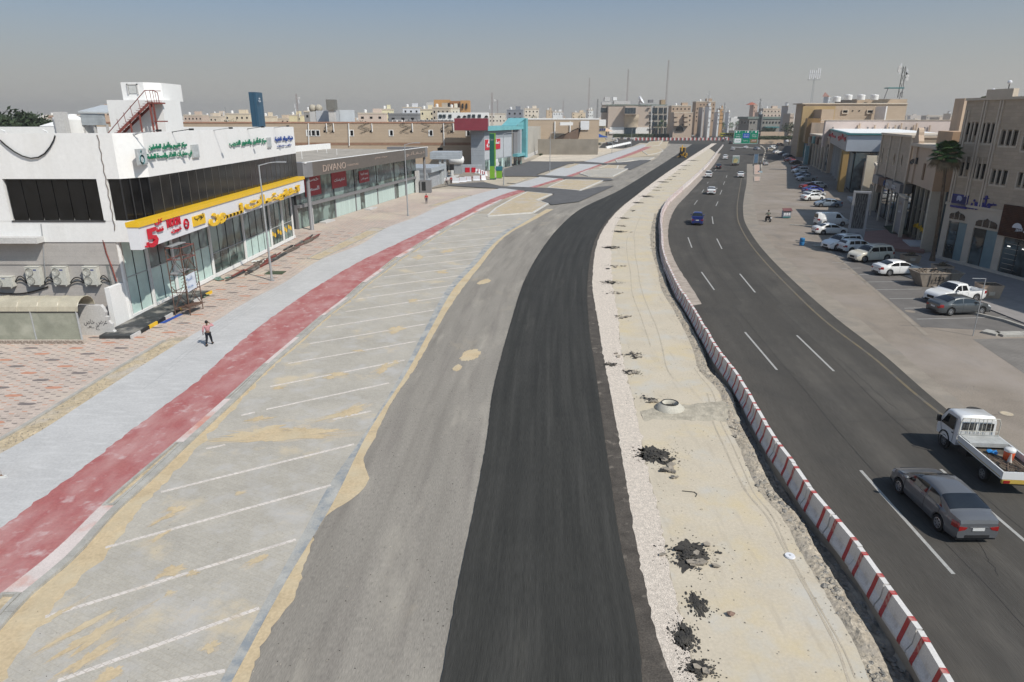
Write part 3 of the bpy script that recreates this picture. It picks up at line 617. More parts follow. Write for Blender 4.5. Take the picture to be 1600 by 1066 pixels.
def wheel_meshes(R):
    if R in WHEEL: return WHEEL[R]
    t = MB().lathe([(R*.66,-.09),(R*.93,-.10),(R,-.07),(R,.07),(R*.93,.10),(R*.66,.09)], n=22, axis='y').lathe([(R*.66,-.09),(.001,-.04)], n=12, axis='y')
    mt = t.mesh("tyre"); mt.materials.append(m_tyre); mt.shade_smooth()
    r = MB().lathe([(R*.68,.085),(R*.60,.095),(R*.57,.05)], n=20, axis='y').lathe([(.05,.085),(.001,.09)], n=8, axis='y')
    for k in range(7):
        a = 2*pi*k/7; c, s_ = cos(a), sin(a); q = (-s_*.028, c*.028)
        r.slab([(c*.03+q[0], .075, s_*.03+q[1]), (c*R*.62+q[0]*.8, .07, s_*R*.62+q[1]*.8), (c*R*.62-q[0]*.8, .07, s_*R*.62-q[1]*.8), (c*.03-q[0], .075, s_*.03-q[1])], (0, .015, 0))
    mr = r.mesh("rim"); mr.materials.append(m_rim)
    WHEEL[R] = (mt, mr); return WHEEL[R]
def put_wheel(root, x, y, R, side, rim=None, width=1.):
    mt, mr = wheel_meshes(R)
    o = bpy.data.objects.new("wheel", mt); COL.objects.link(o); o.parent = root; o.location = (x, y, R); o.scale = (1, side*width, 1)
    q = bpy.data.objects.new("rim", mr); COL.objects.link(q); q.parent = o
    if rim: q.material_slots[0].link = 'OBJECT'; q.material_slots[0].material = rim
    return o
PROTO = {}
def make_car(kind, colour):
    sp = SPEC[kind]; L, W = sp['L'], sp['W']; pm = paint(colour, PAINT[colour])
    root = thing("parked_car" if kind != 'pickup' else "pickup_truck", "-", "car")
    xs = set(np.linspace(-L/2, L/2, 26).round(3)) | {round(p[0], 3) for p in sp['top']}
    for a in sp['ax']:
        q = sp['R'] + .055
        xs |= {round(a + q*cos(pi*k/8), 3) for k in range(9)} | {round(a+q+.012, 3), round(a-q-.012, 3)}
    if 'bed' in sp: xs |= {sp['bed'][0]-.005, sp['bed'][0]+.005, sp['bed'][1]-.005, sp['bed'][1]+.005}
    xs = sorted(x for x in xs if -L/2 <= x <= L/2)
    xs = [x for i, x in enumerate(xs) if i == 0 or x - xs[i-1] > .006]
    rows = []
    for x in xs:
        P = car_section(sp, x); rows.append([(x, -y, z) for y, z in P] + [(x, y, z) for y, z in P[::-1][1:]])
    m = MB(); m.grid(rows)
    for r in (rows[0], rows[-1]):
        n = len(r); k = len(m.v); m.v += [tuple(p) for p in r]
        bulge = .03 if r is rows[-1] else -.03
        for i in range(n//2):
            q = [k+i, k+i+1, k+n-2-i, k+n-1-i]
            if q[1] == q[2]: q = [q[0], q[1], q[3]]
            m.f.append(q if r is rows[0] else q[::-1])
    b = m.build("body", pm, root, world=False)
    me = b.data; me.shade_smooth()
    md = b.modifiers.new("edges", 'EDGE_SPLIT'); md.split_angle = radians(38)
    car_patch(sp, sp['wind'], (6.12, 9), .010, nx=6, ns=6).build("windscreen", m_cglass, root, world=False, smooth=True)
    if kind in ('van',):
        MB().box(-L/2-.012, -.62, 1.15, -L/2+.02, .62, 1.66).build("rear_window", m_cglass, root, world=False)
        car_patch(sp, (-2.0, .05), (5.25, 5.8), .010).build("side_window", pm, root, world=False)
    else: car_patch(sp, sp['back'], (6.12, 9) if kind != 'pickup' else (6.1, 9), .010, nx=5, ns=6).build("rear_window", m_cglass, root, world=False, smooth=True)
    n = len(sp['side'])
    for k, (a, c) in enumerate(sp['side']):
        slf = .20 if k == n-1 else 0.; slr = .28 if (k == 0 and kind == 'sedan') else (.10 if k == 0 else 0)
        for sg in (1, -1): car_patch(sp, ((a - slr*.4, c + slf), (a + slr, c - slf*.9)), (5.10, 5.90), .010, both=False, sign=sg).build("side_window", m_cglass, root, world=False, smooth=True)
    # lamps, bumpers, plate, handles, mirrors
    zc = car_section(sp, -L/2)[5][1]
    for sg in (1, -1):
        tl = car_patch(sp, (-L/2+.003, -L/2+.30), (3.0, 4.6), .012, both=False, sign=sg)
        tl.slab([(-L/2-.012, sg*(W/2*.85-.02), zc-.27), (-L/2-.012, sg*(W/2*.85-.02), zc-.08), (-L/2-.012, sg*(W/2*.85-.34), zc-.12), (-L/2-.012, sg*(W/2*.85-.26), zc-.22)], (.03, 0, 0))
        tl.build("tail_lamp", m_tail, root, world=False)
        hl = car_patch(sp, (L/2-.42, L/2-.01), (3.6, 4.9), .010, both=False, sign=sg)
        hl.build("head_lamp", m_head, root, world=False)
        wm = MB().sphere((sp['wind'][1]-.34, sg*(W/2+.08), sp['sh']+.10), .105, 8, 6, .75).tube((sp['wind'][1]-.32, sg*(W/2-.06), sp['sh']+.03), (sp['wind'][1]-.32, sg*(W/2+.05), sp['sh']+.06), .03)
        wm.build("mirror", pm, root, world=False, smooth=True)
        hd = MB()
        for k, (a, c) in enumerate(sp['side'][-2:]):
            q = car_pt(sp, a + .12, 4.25, .02, sg); hd.box(q[0]-.09, q[1]-.012*sg, q[2]-.015, q[0]+.09, q[1]+.012*sg, q[2]+.015)
        hd.build("door_handle", m_chrome if colour != 'white' else pm, root, world=False, kind="stuff")
        # door seams
        sm = MB()
        for a in [s_[0]-.04 for s_ in sp['side'][-2:]] + [sp['side'][-1][1]+.22]:
            for i in range(4):
                s1, s2 = .9 + i*1.0, .9 + (i+1)*1.0
                p1, p2 = car_pt(sp, a, s1, .002, sg), car_pt(sp, a, s2, .002, sg); sm.tube(p1, p2, .006, 4, cap=False)
        sm.build("door_seam", m_blackp, root, world=False, kind="stuff")
    fb = MB().box(L/2-.05, -.34, .48, L/2+.018, .34, .70)
    fb.box(L/2-.05, -.55, .27, L/2+.014, .55, .40); fb.build("grille", m_blackp, root, world=False)
    MB().box(-L/2+.05, -W/2*.84, .20, L/2-.05, W/2*.84, .34).box(-L/2+.1, -W/2*.60, .30, L/2-.1, W/2*.60, .62).build("underbody", m_blackp, root, world=False)
    MB().box(-L/2-.008, -W/2*.52, .31, -L/2+.02, W/2*.52, .42).build("rear_valance", m_blackp, root, world=False)
    zp = zc - .20
    MB().box(-L/2-.022, -.22, zp-.06, -L/2, .22, zp+.06).build("number_plate", m_plate, root, world=False)
    MB().box(-L/2-.018, -.34, zp+.075, -L/2, .34, zp+.095).build("trunk_trim", m_chrome, root, world=False)
    for a in sp['ax']:
        for sg in (1, -1): put_wheel(root, a, sg*(W/2-.105), sp['R'], sg)
    if kind == 'suv':
        for sg in (1, -1): MB().tube((-1.7, sg*.62, sp['top'][4][1]+.03), (.2, sg*.62, sp['top'][4][1]+.03), .02).build("roof_rail", m_chrome, root, world=False)
    return root
def place_car(kind, colour, x, y, hdg, label, group, cat="car", name=None, z=0.02):
    key = (kind, colour)
    if key not in PROTO:
        o = make_car(kind, colour); PROTO[key] = o; o.location = (x, y, z); o.rotation_euler = (0, 0, hdg); tag(o, label, cat, group)
    else: o = copy_tree(PROTO[key], (x, y, z), hdg, label, group, cat=cat)
    o["group"] = group
    if name: o.name = name
    return o
def box_truck(x, y, hdg):
    t = thing("box_truck", "white box truck with a teal rear door printed with yellow flowers", "truck", (x, y, .02), hdg)
    pm = paint('white', PAINT['white'])
    MB().box(-2.6, -1.1, .75, 1.6, 1.1, 3.1).build("cargo_box", pm, t, world=False)
    MB().box(-2.64, -1.02, .85, -2.6, 1.02, 3.0).build("rear_door", M("teal_print", (.20,.33,.33), .6, .2, 1.2, col2=(.42,.45,.35)), t, world=False)
    fl = MB(); 
    for cx, cz, r in ((-.1,1.4,.5),(.35,1.75,.35),(-.4,1.85,.3),(.1,2.2,.22),(.5,1.2,.3)):
        fl.slab([(-2.65, cx + r*(1+.25*cos(6*a))*cos(a), cz + r*(1+.25*cos(6*a))*sin(a)) for a in [2*pi*k/24 for k in range(24)]][::-1], (-.004, 0, 0))
    fl.build("flower_print", M("orange_yellow_print", (.72,.45,.06), .6, .3, 3, col2=(.62,.62,.40)), t, world=False, kind="stuff")
    MB().slab([(1.75,-1,.45),(3.3,-1,.45),(3.35,-1,1.1),(2.95,-1,2.1),(1.75,-1,2.2)], (0,2,0)).build("cab", pm, t, world=False)
    MB().slab([(3.30,-.85,1.2),(2.99,-.85,2.0),(3.0,-.85,2.0),(3.34,-.85,1.2)], (0,1.7,0)).build("windscreen", m_cglass, t, world=False)
    MB().box(-2.5,-.4,.45,2.5,.4,.75).build("chassis", m_blackp, t, world=False)
    for sx, sy in ((2.4,.9),(2.4,-.9),(-1.5,.9),(-1.5,-.9)): put_wheel(t, sx, sy, .36, 1 if sy > 0 else -1, m_steel)
    for sg in (1,-1): MB().box(-2.66, sg*.95, .55, -2.55, sg*.65, .7).build("tail_lamp", m_tail, t, world=False)
    return t
def flatbed(x, y, hdg):
    t = thing("flatbed_truck", "white drop-side flatbed truck carrying an orange cooler, driving beside the dark grey sedan", "truck", (x, y, .02), hdg)
    pm = paint('white', PAINT['white']); xc = 1.0
    # cab, front towards +x
    prof = [(1.0,.55),(2.62,.50),(2.70,.75),(2.62,1.15),(2.18,1.90),(1.95,2.0),(1.15,2.02),(1.02,1.9)]
    rows = []
    for yy_, k in ((-.84,.0),(-.80,.05),(-.70,.10),(0,.12),(.70,.10),(.80,.05),(.84,.0)):
        rows.append([(px_, yy_*(1 if pz < 1.2 else .93), pz - (.12-k if pz > 1.8 else 0)) for px_, pz in prof] + [(prof[0][0], yy_, prof[0][1])])
    m = MB().grid(rows); 
    for r in (rows[0], rows[-1]): m.poly(r[:-1])
    cab = m.build("cab", pm, t, world=False); cab.data.shade_smooth(); cab.modifiers.new("edges", 'EDGE_SPLIT').split_angle = radians(35)
    for sg in (1, -1):
        MB().slab([(1.35, sg*.842, 1.15),(2.38, sg*.842, 1.12),(2.02, sg*.80, 1.72),(1.35, sg*.80, 1.76)], (0, sg*.01, 0)).build("side_window", m_cglass, t, world=False)
        MB().box(1.30, sg*.845, 1.0, 1.42, sg*.865, 1.04).build("door_handle", m_blackp, t, world=False)
        s = MB()
        for pts in ([(1.28, sg*.845, .6),(1.28, sg*.845, 1.12),(1.28, sg*.805, 1.8)], [(2.2, sg*.845, .62),(2.45, sg*.845, 1.12)]): s.path(pts, .007, 4)
        s.build("door_seam", m_blackp, t, world=False, kind="stuff")
        MB().box(2.25, sg*.95, 1.18, 2.38, sg*1.10, 1.48).tube((2.36, sg*.82, 1.15), (2.32, sg*1.0, 1.3), .02).build("mirror", m_blackp, t, world=False)
        MB().lathe([(.46,-.02),(.46,.02),(.40,.02)], (1.92, sg*.845, .40), 18, 'y').build("wheel_arch", m_blackp, t, world=False)
    MB().box(1.005, -.68, 1.30, .985, -.08, 1.68).build("rear_window", m_cglass, t, world=False); MB().box(1.005, .08, 1.30, .985, .68, 1.68).build("rear_window", m_cglass, t, world=False)
    MB().slab([(2.63,-.74,1.18),(2.22,-.70,1.84),(2.26,-.70,1.86),(2.67,-.74,1.19)], (0,1.46,0)).build("windscreen", m_cglass, t, world=False)
    # guard frame behind the cab
    g = MB(); z1 = 1.98
    g.path([(.86,-.86,.95),(.86,-.86,1.75),(.86,-.78,z1),(.86,.78,z1),(.86,.86,1.75),(.86,.86,.95)], .022)
    for yy_ in (-.5,-.28,-.1,.1,.28,.5): g.tube((.86,yy_,.95), (.86,yy_*.92,z1), .014)
    g.tube((.86,-.86,1.35),(.86,.86,1.35),.016); g.build("headboard_frame", M("off_white_pipe", (.60,.57,.50), .6, .15, 4), t, world=False)
    # bed
    wood = bricks(overlay(M("worn_bed_floor", (.17,.135,.10), .9, .25, 2, bump=.3), (.32,.27,.21), 1.5, .5, .7), 4., .14, .008, (.5,.5,.5), tone=.25)
    MB().box(-2.55,-.84,.80,.80,.84,.88).build("bed_floor", wood, t, world=False)
    alu = M("dull_aluminium", (.50,.50,.48), .5, .12, 2, metal=.2)
    for sg in (1,-1):
        s = MB().box(-2.55, sg*.84, .80, .80, sg*.875, 1.16); 
        s.box(-2.55, sg*.876, .80, .80, sg*.90, .84); s.box(-2.55, sg*.876, 1.13, .80, sg*.90, 1.165)
        o = s.build("side_board", pm, t, world=False)
        MB().box(-2.5, sg*.877, .845, .75, sg*.884, .875).build("yellow_stripe", M("yellow_reflector", (.55,.38,.08), .5, .1, 5), o, world=False)
    MB().box(-2.60,-.87,.80,-2.555,.87,1.14).build("tailgate", pm, t, world=False)
    MB().box(.76,-.85,.80,.80,.85,1.22).build("front_board", alu, t, world=False)
    MB().box(-.05,-.82,1.0,.72,.82,1.19).build("toolbox", alu, t, world=False)
    MB().box(-2.62,-.84,.62,-2.50,.84,.78).build("rear_bumper", M("yellow_reflector", (.55,.38,.08)), t, world=False)
    for sg in (1,-1): MB().box(-2.64, sg*.80, .64, -2.60, sg*.55, .76).build("tail_lamp", m_tail, t, world=False)
    MB().box(-2.5,-.38,.50,1.2,.38,.79).box(-1.2,-.8,.42,-.2,-.45,.72).box(.1,.45,.42,.7,.8,.72).build("chassis", m_blackp, t, world=False)
    for sx in (1.92, -1.28):
        for sg in (1,-1): put_wheel(t, sx, sg*.74, .33, sg, M("dirty_steel_rim", (.22,.22,.21), .7, .2, 6))
    w = thing("water_cooler", "orange water cooler with a white lid in the bed of the flatbed truck", "cooler", (*_w(t, -.95, -.30), .90), hdg)
    MB().lathe([(.16,0),(.19,.02),(.21,.42),(.20,.44)], n=18).build("barrel", M("orange_plastic", (.62,.10,.03), .5, .05), w, world=False, smooth=True)
    MB().lathe([(.22,.42),(.225,.50),(.19,.55),(.001,.56)], n=18).build("lid", M("white_plastic", (.72,.71,.69), .5), w, world=False, smooth=True)
    b = thing("blue_bag", "crumpled blue bag beside the orange cooler in the truck bed", "bag", (*_w(t, -.55, .05), .90), hdg)
    MB().rock((0,0,.1), .2, 3).rock((.15,.1,.08), .16, 5).build("sheet", M("blue_plastic_sheet", (.02,.20,.50), .45), b, world=False)
    h = MB()
    for k in range(3):
        h.path([(-1.7 + (.32+.04*k)*cos(a)*1.2, .15 + (.28+.04*k)*sin(a), .90+.02*k) for a in [2*pi*i/16 for i in range(17)]], .014, 5)
    hh = thing("hose_coil", "coil of black hose lying on the truck bed floor", "hose", (*_w(t, 0, 0), .02), hdg); h.build("hose", m_blackp, hh, world=False)
    r = MB()
    rng = random.Random(4)
    for k in range(7): r.tube((-2.3+rng.random()*.4, -.6+rng.random()*1.1, .92), (-1.1+rng.random()*.5, -.7+rng.random()*1.3, .94), .02, 5)
    rr = thing("loose_tools", "loose bars and tool handles lying in the truck bed behind the cooler", "tools", (*_w(t, 0, 0), .02), hdg); r.build("bar", M("rusty_tool", (.16,.11,.08), .8), rr, world=False, kind="stuff")
    c_ = thing("traffic_cone_sleeve", "pale cone lying against the orange cooler in the truck bed", "cone", (*_w(t, -1.25, -.18), .90), hdg)
    MB().lathe([(.12,0),(.10,.03),(.03,.42),(.02,.43)], n=12).build("cone", M("pale_cone", (.55,.50,.45), .7), c_, world=False)
    return t
def _w(t, x, y):
    a = t.rotation_euler[2]; return (t.location[0] + x*cos(a) - y*sin(a), t.location[1] + x*sin(a) + y*cos(a))
def road_heading(y):
    y = max(y, 20); return atan2(2.0, b_yel(y+1) - b_yel(y-1)) if y < 170 else atan2(2.0, b_road_l(min(y, 400)+1) - b_road_l(min(y, 400)-1))
# driving away on the main road
place_car('sedan', 'grey', 17.10, 23.50, radians(90.3), "dark grey sedan with a white number plate, nearest moving car, driving beside the flatbed truck", "vehicles driving on the main road", name="moving_car")
flatbed(21.35, 27.10, radians(85))
for kind, colr, px, lab in [
 ('pickup','blue',(1089,349),"blue pickup truck alone in the left lane, its left mirror standing out"),
 ('sedan','white',(1111.5,303),"white sedan directly ahead of the blue pickup"),
 ('pickup','white',(1107,277),"white pickup truck with an empty bed close to the barrier, ahead of the white sedan"),
 ('sedan','black',(1122.5,263.5),"black sedan beside the rear of the flower-printed box truck"),
 ('sedan','white',(1157,277),"white sedan in the right lane, just behind the flower-printed box truck"),
 ('suv','white',(1133,249),"white estate car left of the front of the box truck"),
 ('hatch','silver',(1145,235.5),"silver hatchback driving below the left half of the green gantry sign"),
 ('sedan','white',(1165,232.5),"white sedan at the right end of the white stop line under the gantry sign"),
 ('sedan','silver',(1182,234.5),"pale silver sedan turning just left of the gantry post"),
 ('suv','black',(1142,225),"dark utility car behind the left edge of the green gantry sign"),
 ('sedan','slate',(1130,221),"dark sedan crossing at the end of the barrier line"),
 ('sedan','white',(1135,217),"small white car crossing in front of the yellow bus"),
 ('sedan','white',(1120.5,211.5),"white car at the mouth of the tree-lined avenue left of the bus")]:
    p = G(*px); hd = road_heading(p[1]) if p[1] < 330 else radians(62)
    if "turning" in lab: hd = radians(100)
    place_car(kind, colr, p[0], p[1], hd, lab, "vehicles driving on the main road", "pickup" if kind == 'pickup' else "car", "moving_car" if kind != 'pickup' else "pickup_truck")
p = G(1149, 258.5); box_truck(p[0], p[1], road_heading(p[1]))
# parked at the right
PG = "cars parked nose-in along the right-hand shops"
def by_wheels(kind, colr, w0, w1, near, lab, cat=None):
    """w0, w1 = photo pixels of the near-side rear and front wheel feet"""
    a, b = Vector(G(*w0)), Vector(G(*w1)); d = (b-a).normalized(); sp = SPEC[kind]; n = Vector((-d.y, d.x))
    if n.y < 0: n = -n
    c = (a+b)/2 + n*(sp['W']/2-.1) - d*((sp['ax'][0]+sp['ax'][1])/2)
    place_car(kind, colr, c.x, c.y, atan2(d.y, d.x), lab, PG, cat or "car")
by_wheels('sedan', 'slate', (1478,494), (1537,492), 1, "dark grey sports sedan with silver wheels, nearest of the parked cars")
by_wheels('pickup', 'white', (1531,472), (1470,477), 1, "white double-cab pickup parked behind the dark grey sports sedan", "pickup")
by_wheels('sedan', 'white', (1383.8,432), (1433,431), 1, "white sedan parked in front of the open rubbish skip", None)
by_wheels('suv', 'cream', (1389.6,408.6), (1344.5,411), 1, "cream off-road car with roof rails parked beside the palm planter")
by_wheels('hatch', 'white', (1326,396), (1364,395), 1, "white hatchback half hidden between the cream off-roader and the white crossover")
by_wheels('suv', 'white', (1341,390), (1302,392.5), 1, "white crossover parked facing the road at the foot of the tall sign frame")
by_wheels('sedan', 'white', (1283,367.5), (1319,367.5), 1, "white sedan partly behind the tall sign frame, beside the small white van")
by_wheels('van', 'white', (1286,353.5), (1318,353.5), 1, "small white panel van parked beyond the white sedan by the sign frame", "van")
by_wheels('sedan', 'bluegrey', (1308,324.5), (1281,324), 1, "blue-grey sedan in the shade facing the road, nearest of the second row")
by_wheels('sedan', 'white', (1259,314.5), (1288,313.6), 1, "white sedan next to the blue-grey sedan in the second row")
by_wheels('sedan', 'silver', (1262,309), (1290,308), 1, "silver sedan parked between the white and the royal blue sedans")
by_wheels('sedan', 'royal', (1260,302.5), (1287,301.5), 1, "royal blue sedan parked in the second row")
by_wheels('sedan', 'red', (1258.5,296.8), (1278,296), 1, "dark red car parked just beyond the royal blue sedan")
by_wheels('hatch', 'white', (1273,295.2), (1292,294.4), 1, "white hatchback tucked in at the right of the dark red car")
by_wheels('pickup', 'silver', (1274,283), (1250,283.5), 1, "silver pickup facing the road at the near edge of the shaded ramp", "pickup")
by_wheels('sedan', 'bluegrey', (1266,277), (1246,277.5), 1, "blue-grey sedan parked behind the silver pickup")
by_wheels('suv', 'white', (1262,270.5), (1243,271), 1, "white utility car two places beyond the silver pickup")
by_wheels('sedan', 'red', (1243,266), (1258,265.5), 1, "red sedan with a dark roof edge beyond the white utility car")
by_wheels('sedan', 'black', (1238,257.5), (1253,257), 1, "black sedan parked in front of the teal shop pillar")
by_wheels('sedan', 'red', (1230,253.5), (1244,253), 1, "small red car left of the black sedan by the teal pillar")
by_wheels('suv', 'navy', (1228,249.5), (1243,249), 1, "navy blue estate parked beyond the small red car")
by_wheels('hatch', 'white', (1226,245.8), (1239,245.4), 1, "white hatchback parked beyond the navy blue estate")
by_wheels('sedan', 'slate', (1219,243.2), (1232,242.8), 1, "slate grey sedan between two white cars in the far row")
by_wheels('sedan', 'white', (1210,240.5), (1223,240.1), 1, "white sedan right of the gantry post in the far row")
by_wheels('suv', 'beige', (1199,236.8), (1212,236.4), 1, "beige estate car beyond the gantry post")
by_wheels('suv', 'white', (1204,233.5), (1217,233.1), 1, "white people carrier near the far end of the parked row")
by_wheels('suv', 'black', (1214,228.8), (1228,228.4), 1, "black off-roader at the far end of the parked row")
by_wheels('sedan', 'navy', (1206,231), (1219,230.6), 1, "navy sedan parked beside the black off-roader at the far end")
by_wheels('hatch', 'white', (1226,222.6), (1238,222.2), 1, "white car in the shade of the last grey building")
p = G(1193.5, 258); place_car('pickup', 'silver', p[0], p[1], radians(88), "silver pickup parked on the service road right of the gantry post", PG, "pickup")
# left-hand far car park and the junction
rng = random.Random(3)
for i, (x, y, k, c) in enumerate([(953,227,'suv','black'),(963,222.5,'van','white'),(966,219.5,'sedan','slate'),(971.5,217.8,'sedan','black'),(977,218.6,'suv','white'),(982,218.4,'sedan','black'),(987.5,218.6,'sedan','white'),(993,218.8,'suv','white'),(998,218.8,'sedan','silver'),(958,218.4,'sedan','white'),(947,217.4,'hatch','white'),(1002.5,217.8,'sedan','beige')]):
    p = G(x, y); nm = ["nearest, black, beside the blue umbrella", "white van behind the black one", "grey one in the shade", "third black one by the hedge", "white tall one at the middle of the hedge", "black low one in the middle of the hedge row", "white low one right of the middle", "tall white one by the lamp post", "silver one near the right end", "white one by the striped parasol", "white small one left of the parasol", "beige one at the right end"][i]
    place_car(k, c, p[0], p[1], radians(8 if i == 0 else 75 + rng.uniform(-8, 8)), "far car before the museum-like building: " + nm, "cars in the small car park before the stone building", "van" if k == 'van' else "car")
for i, (x, y, k, c, d) in enumerate([(1076,212.6,'suv','black',"black off-roader at the left end"),(1082,213.4,'sedan','silver',"silver sedan second"),(1088,212.2,'suv','white',"white estate"),(1093.5,213.2,'sedan','white',"white sedan in the middle"),(1099,212.4,'suv','bluegrey',"blue-grey estate"),(1104,211.4,'sedan','white',"white sedan at the right end"),(1066,211.5,'sedan','slate',"grey sedan by the lorry"),(1071,209.8,'sedan','white',"white sedan behind the black off-roader"),(1096,208.6,'sedan','white',"white sedan in the back row"),(1108,208.5,'sedan','slate',"grey sedan at the avenue's corner")]):
    p = G(x, y); place_car(k, c, p[0], p[1], radians(-95 + rng.uniform(-8, 8)), "waiting car at the far junction: " + d, "cars waiting at the far junction")
# ---------------------------------------------------------------- buildings, left side
def Fm(F): return Matrix.Translation(F.A) @ Matrix.Rotation(F.rz, 4, 'Z')
def fb(F, s0, y0, z0, s1, y1, z1): return MB().box(s0, y0, z0, s1, y1, z1).xform(Fm(F))
def ftext(F, name, t, mat, parent, px0, px1, h, out=.1, depth=.06, bold=0., zoff=0., label=None):
    """writing between two photo points (baseline left, baseline right) on facade F"""
    a, z0 = F.px(*px0, out=out); b, z1 = F.px(*px1, out=out)
    v, f = text_mesh(t, b - a, h, depth, bold)
    m = MB(); mat4 = Fm(F)
    m.v = [tuple(mat4 @ Vector((a + p[0], -out - p[2], (z0+z1)/2 + zoff + p[1]))) for p in v]; m.f = f
    o = m.build(name, mat, parent); 
    if label: o["label"] = label
    return o
m_wwall = overlay(M("white_painted_wall", (.75, .74, .725), .8, .015, .3, bump=.04, bscale=4, fine=.015), (.58, .56, .52), .9, .52, .80, stretch=(1, 1, .10), detail=7, amount=.40)
m_gwall = overlay(M("light_grey_render", (.53, .515, .50), .85, .05, .5, bump=.25, bscale=8), (.42, .40, .38), .5, .55, .72, stretch=(1, 1, .2), amount=.6)
m_bwall = bricks(M("pinkish_grey_cladding", (.44, .41, .385), .85, .05, .7), .8, .4, .01, (.85,.84,.83), plane='XZ', tone=.06)
m_bglass = glassy("brown_black_glass", (.010, .010, .011), .09, .38, var=.3, scale=1.2)
m_bglass2 = glassy("smoky_glass", (.016, .014, .013), .11, .38, var=.4, scale=.8)
m_pgl = glassy("pale_green_frosted_glass", (.56, .72, .67), .35, .3, var=.10, scale=.6)
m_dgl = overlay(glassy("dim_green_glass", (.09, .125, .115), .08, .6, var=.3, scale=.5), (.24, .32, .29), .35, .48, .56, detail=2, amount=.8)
m_mull = M("dark_mullion", (.03, .03, .032), .5, .05, 3, fine=0); m_alu = M("silver_mullion", (.42, .43, .43), .45, .05, 3, fine=0)
m_yel = M("yellow_sign_paint", (.75, .46, .02), .4, .03, 2, fine=0); m_wsign = M("white_sign_panel", (.68, .68, .70), .4, .02, 2, fine=0)
m_redl = M("red_letters", (.52, .012, .03), .45, .03, 2, fine=0); m_grnl = M("green_letters", (.01, .19, .10), .45, .05, 2, fine=0); m_blul = M("blue_letters", (.015, .06, .28), .45, .05, 2, fine=0)
m_rust = M("red_oxide_steel", (.27, .075, .06), .75, .2, 3, bump=.1); m_roof = M("dusty_roof", (.40, .36, .31), .95, .15, .4, bump=.3)
m_cab = M("black_cable", (.02, .02, .02), .7, .1, 3, fine=0)

FU = Frame((-27.0, 51.3), (-27.0, 87.0)); FL = Frame((-29.35, 50.3), (-28.25, 87.5))
A = thing("shop_building", "white two-storey shop building with a band of black glass and a yellow-lettered sign", "building", (-27, 51.3, 0), FU.rz)
MB().box(-75, 49.64, 0, -30.2, 87, 8.0).build("core_wall", m_bwall, A)
MB().prism([(-74.8,49.85),(-28.4,49.85),(-27.35,51.5),(-27.35,86.7),(-74.8,86.7)], 10.88, 13.0).build("roof_slab", m_roof, A)
def band(z0, z1, t, mat, nm):
    m = MB(); ring = [(-75,49.5),(-28.2,49.5),(-27.0,51.3),(-27.0,87.1),(-75,87.1)]
    inn = [(-74.7,49.8),(-28.35,49.8),(-27.3,51.4),(-27.3,86.8),(-74.7,86.8)]
    for i in range(4): m.prism([ring[i], ring[i+1], inn[i+1], inn[i]], z0, z1)
    return m.build(nm, mat, A)
pw = band(10.86, 14.0, .3, m_wwall, "parapet_band")
MB().prism([(-75,49.52),(-28.2,49.52),(-27.02,51.3),(-27.02,87.08),(-75,87.08)], 6.3, 7.86).build("spandrel_band", m_wwall, A)
MB().prism([(-75,50.3),(-28.9,50.3),(-27.8,51.8),(-27.8,86.9),(-75,86.9)], 7.86, 10.86).build("inner_wall", m_mull, A)
# side wall facing the camera: opening with the dark window
MB().box(-75, 49.5, 7.86, VY(7.6,300,49.5)[0], 49.9, 10.86).build("wall_panel", m_wwall, A)
xr = VY(157,315,49.5)[0]; MB().box(xr, 49.5, 7.86, -29.15, 49.9, 10.86).build("wall_panel", m_wwall, A)
xl = VY(14,315,49.5)[0]
fr_ = MB().box(xl-.1, 49.46, 7.80, xr+.1, 49.5, 7.90).build("window_frame", m_mull, A)
for i in range(6):
    x0 = xl + (xr-xl)*i/6; MB().box(x0+.03, 49.62, 7.9, x0+(xr-xl)/6-.03, 49.68, 10.84).build("glass_pane", m_bglass, fr_)
MB().box(-75, 49.58, 4.6, -29.4, 50.3, 6.28).build("wall_panel", m_bwall, A)
z_ = VY(30,375,50)[1]; xs_ = VY(58,372,48.8)[0]
MB().box(-75, 48.7, z_-.05, xs_, 50.1, z_+.38).build("concrete_ledge", m_gwall, A)
# corner and front glazing
def gl_run(p, q, n, z0, z1, parent, mat, mull, nm="glass_pane", t=.05, gap=.03, inset=.12):
    p, q = Vector(p), Vector(q); d = (q-p)/n; u = d.normalized(); nn = Vector((-u.y, u.x))
    for i in range(n):
        a, b = p + d*i + u*gap, p + d*(i+1) - u*gap
        MB().prism([tuple(a + nn*inset), tuple(b + nn*inset), tuple(b + nn*(inset+t)), tuple(a + nn*(inset+t))], z0, z1).build(nm, mat if not isinstance(mat, list) else mat[i % len(mat)], parent)
        if mull: MB().prism([tuple(b - u*0), tuple(b + u*gap*2), tuple(b + u*gap*2 + nn*inset), tuple(b + nn*inset)], z0, z1).build("mullion", mull, parent)
gf = MB().prism([(-28.2,49.6),(-27.1,51.3),(-27.1,86.9),(-27.4,86.9),(-27.4,51.3),(-28.4,49.8)], 7.82, 7.90).build("window_sill", m_mull, A)
m_tmull = M("thin_grey_mullion", (.12,.115,.11), .5, fine=0)
gl_run((-29.1,49.52), (-28.22,49.52), 1, 7.9, 10.84, gf, m_bglass, m_mull)
gl_run((-28.2,49.55), (-27.05,51.3), 3, 7.9, 10.84, gf, m_bglass, m_mull)
gl_run((-27.02,51.35), (-27.02,87.0), 23, 7.9, 10.84, gf, [m_bglass, m_bglass2, m_bglass], m_tmull, gap=.012, inset=.03)
MB().box(-30.19, 49.64, 0, -29.42, 50.28, 4.59).build("wall_panel", m_bwall, A)
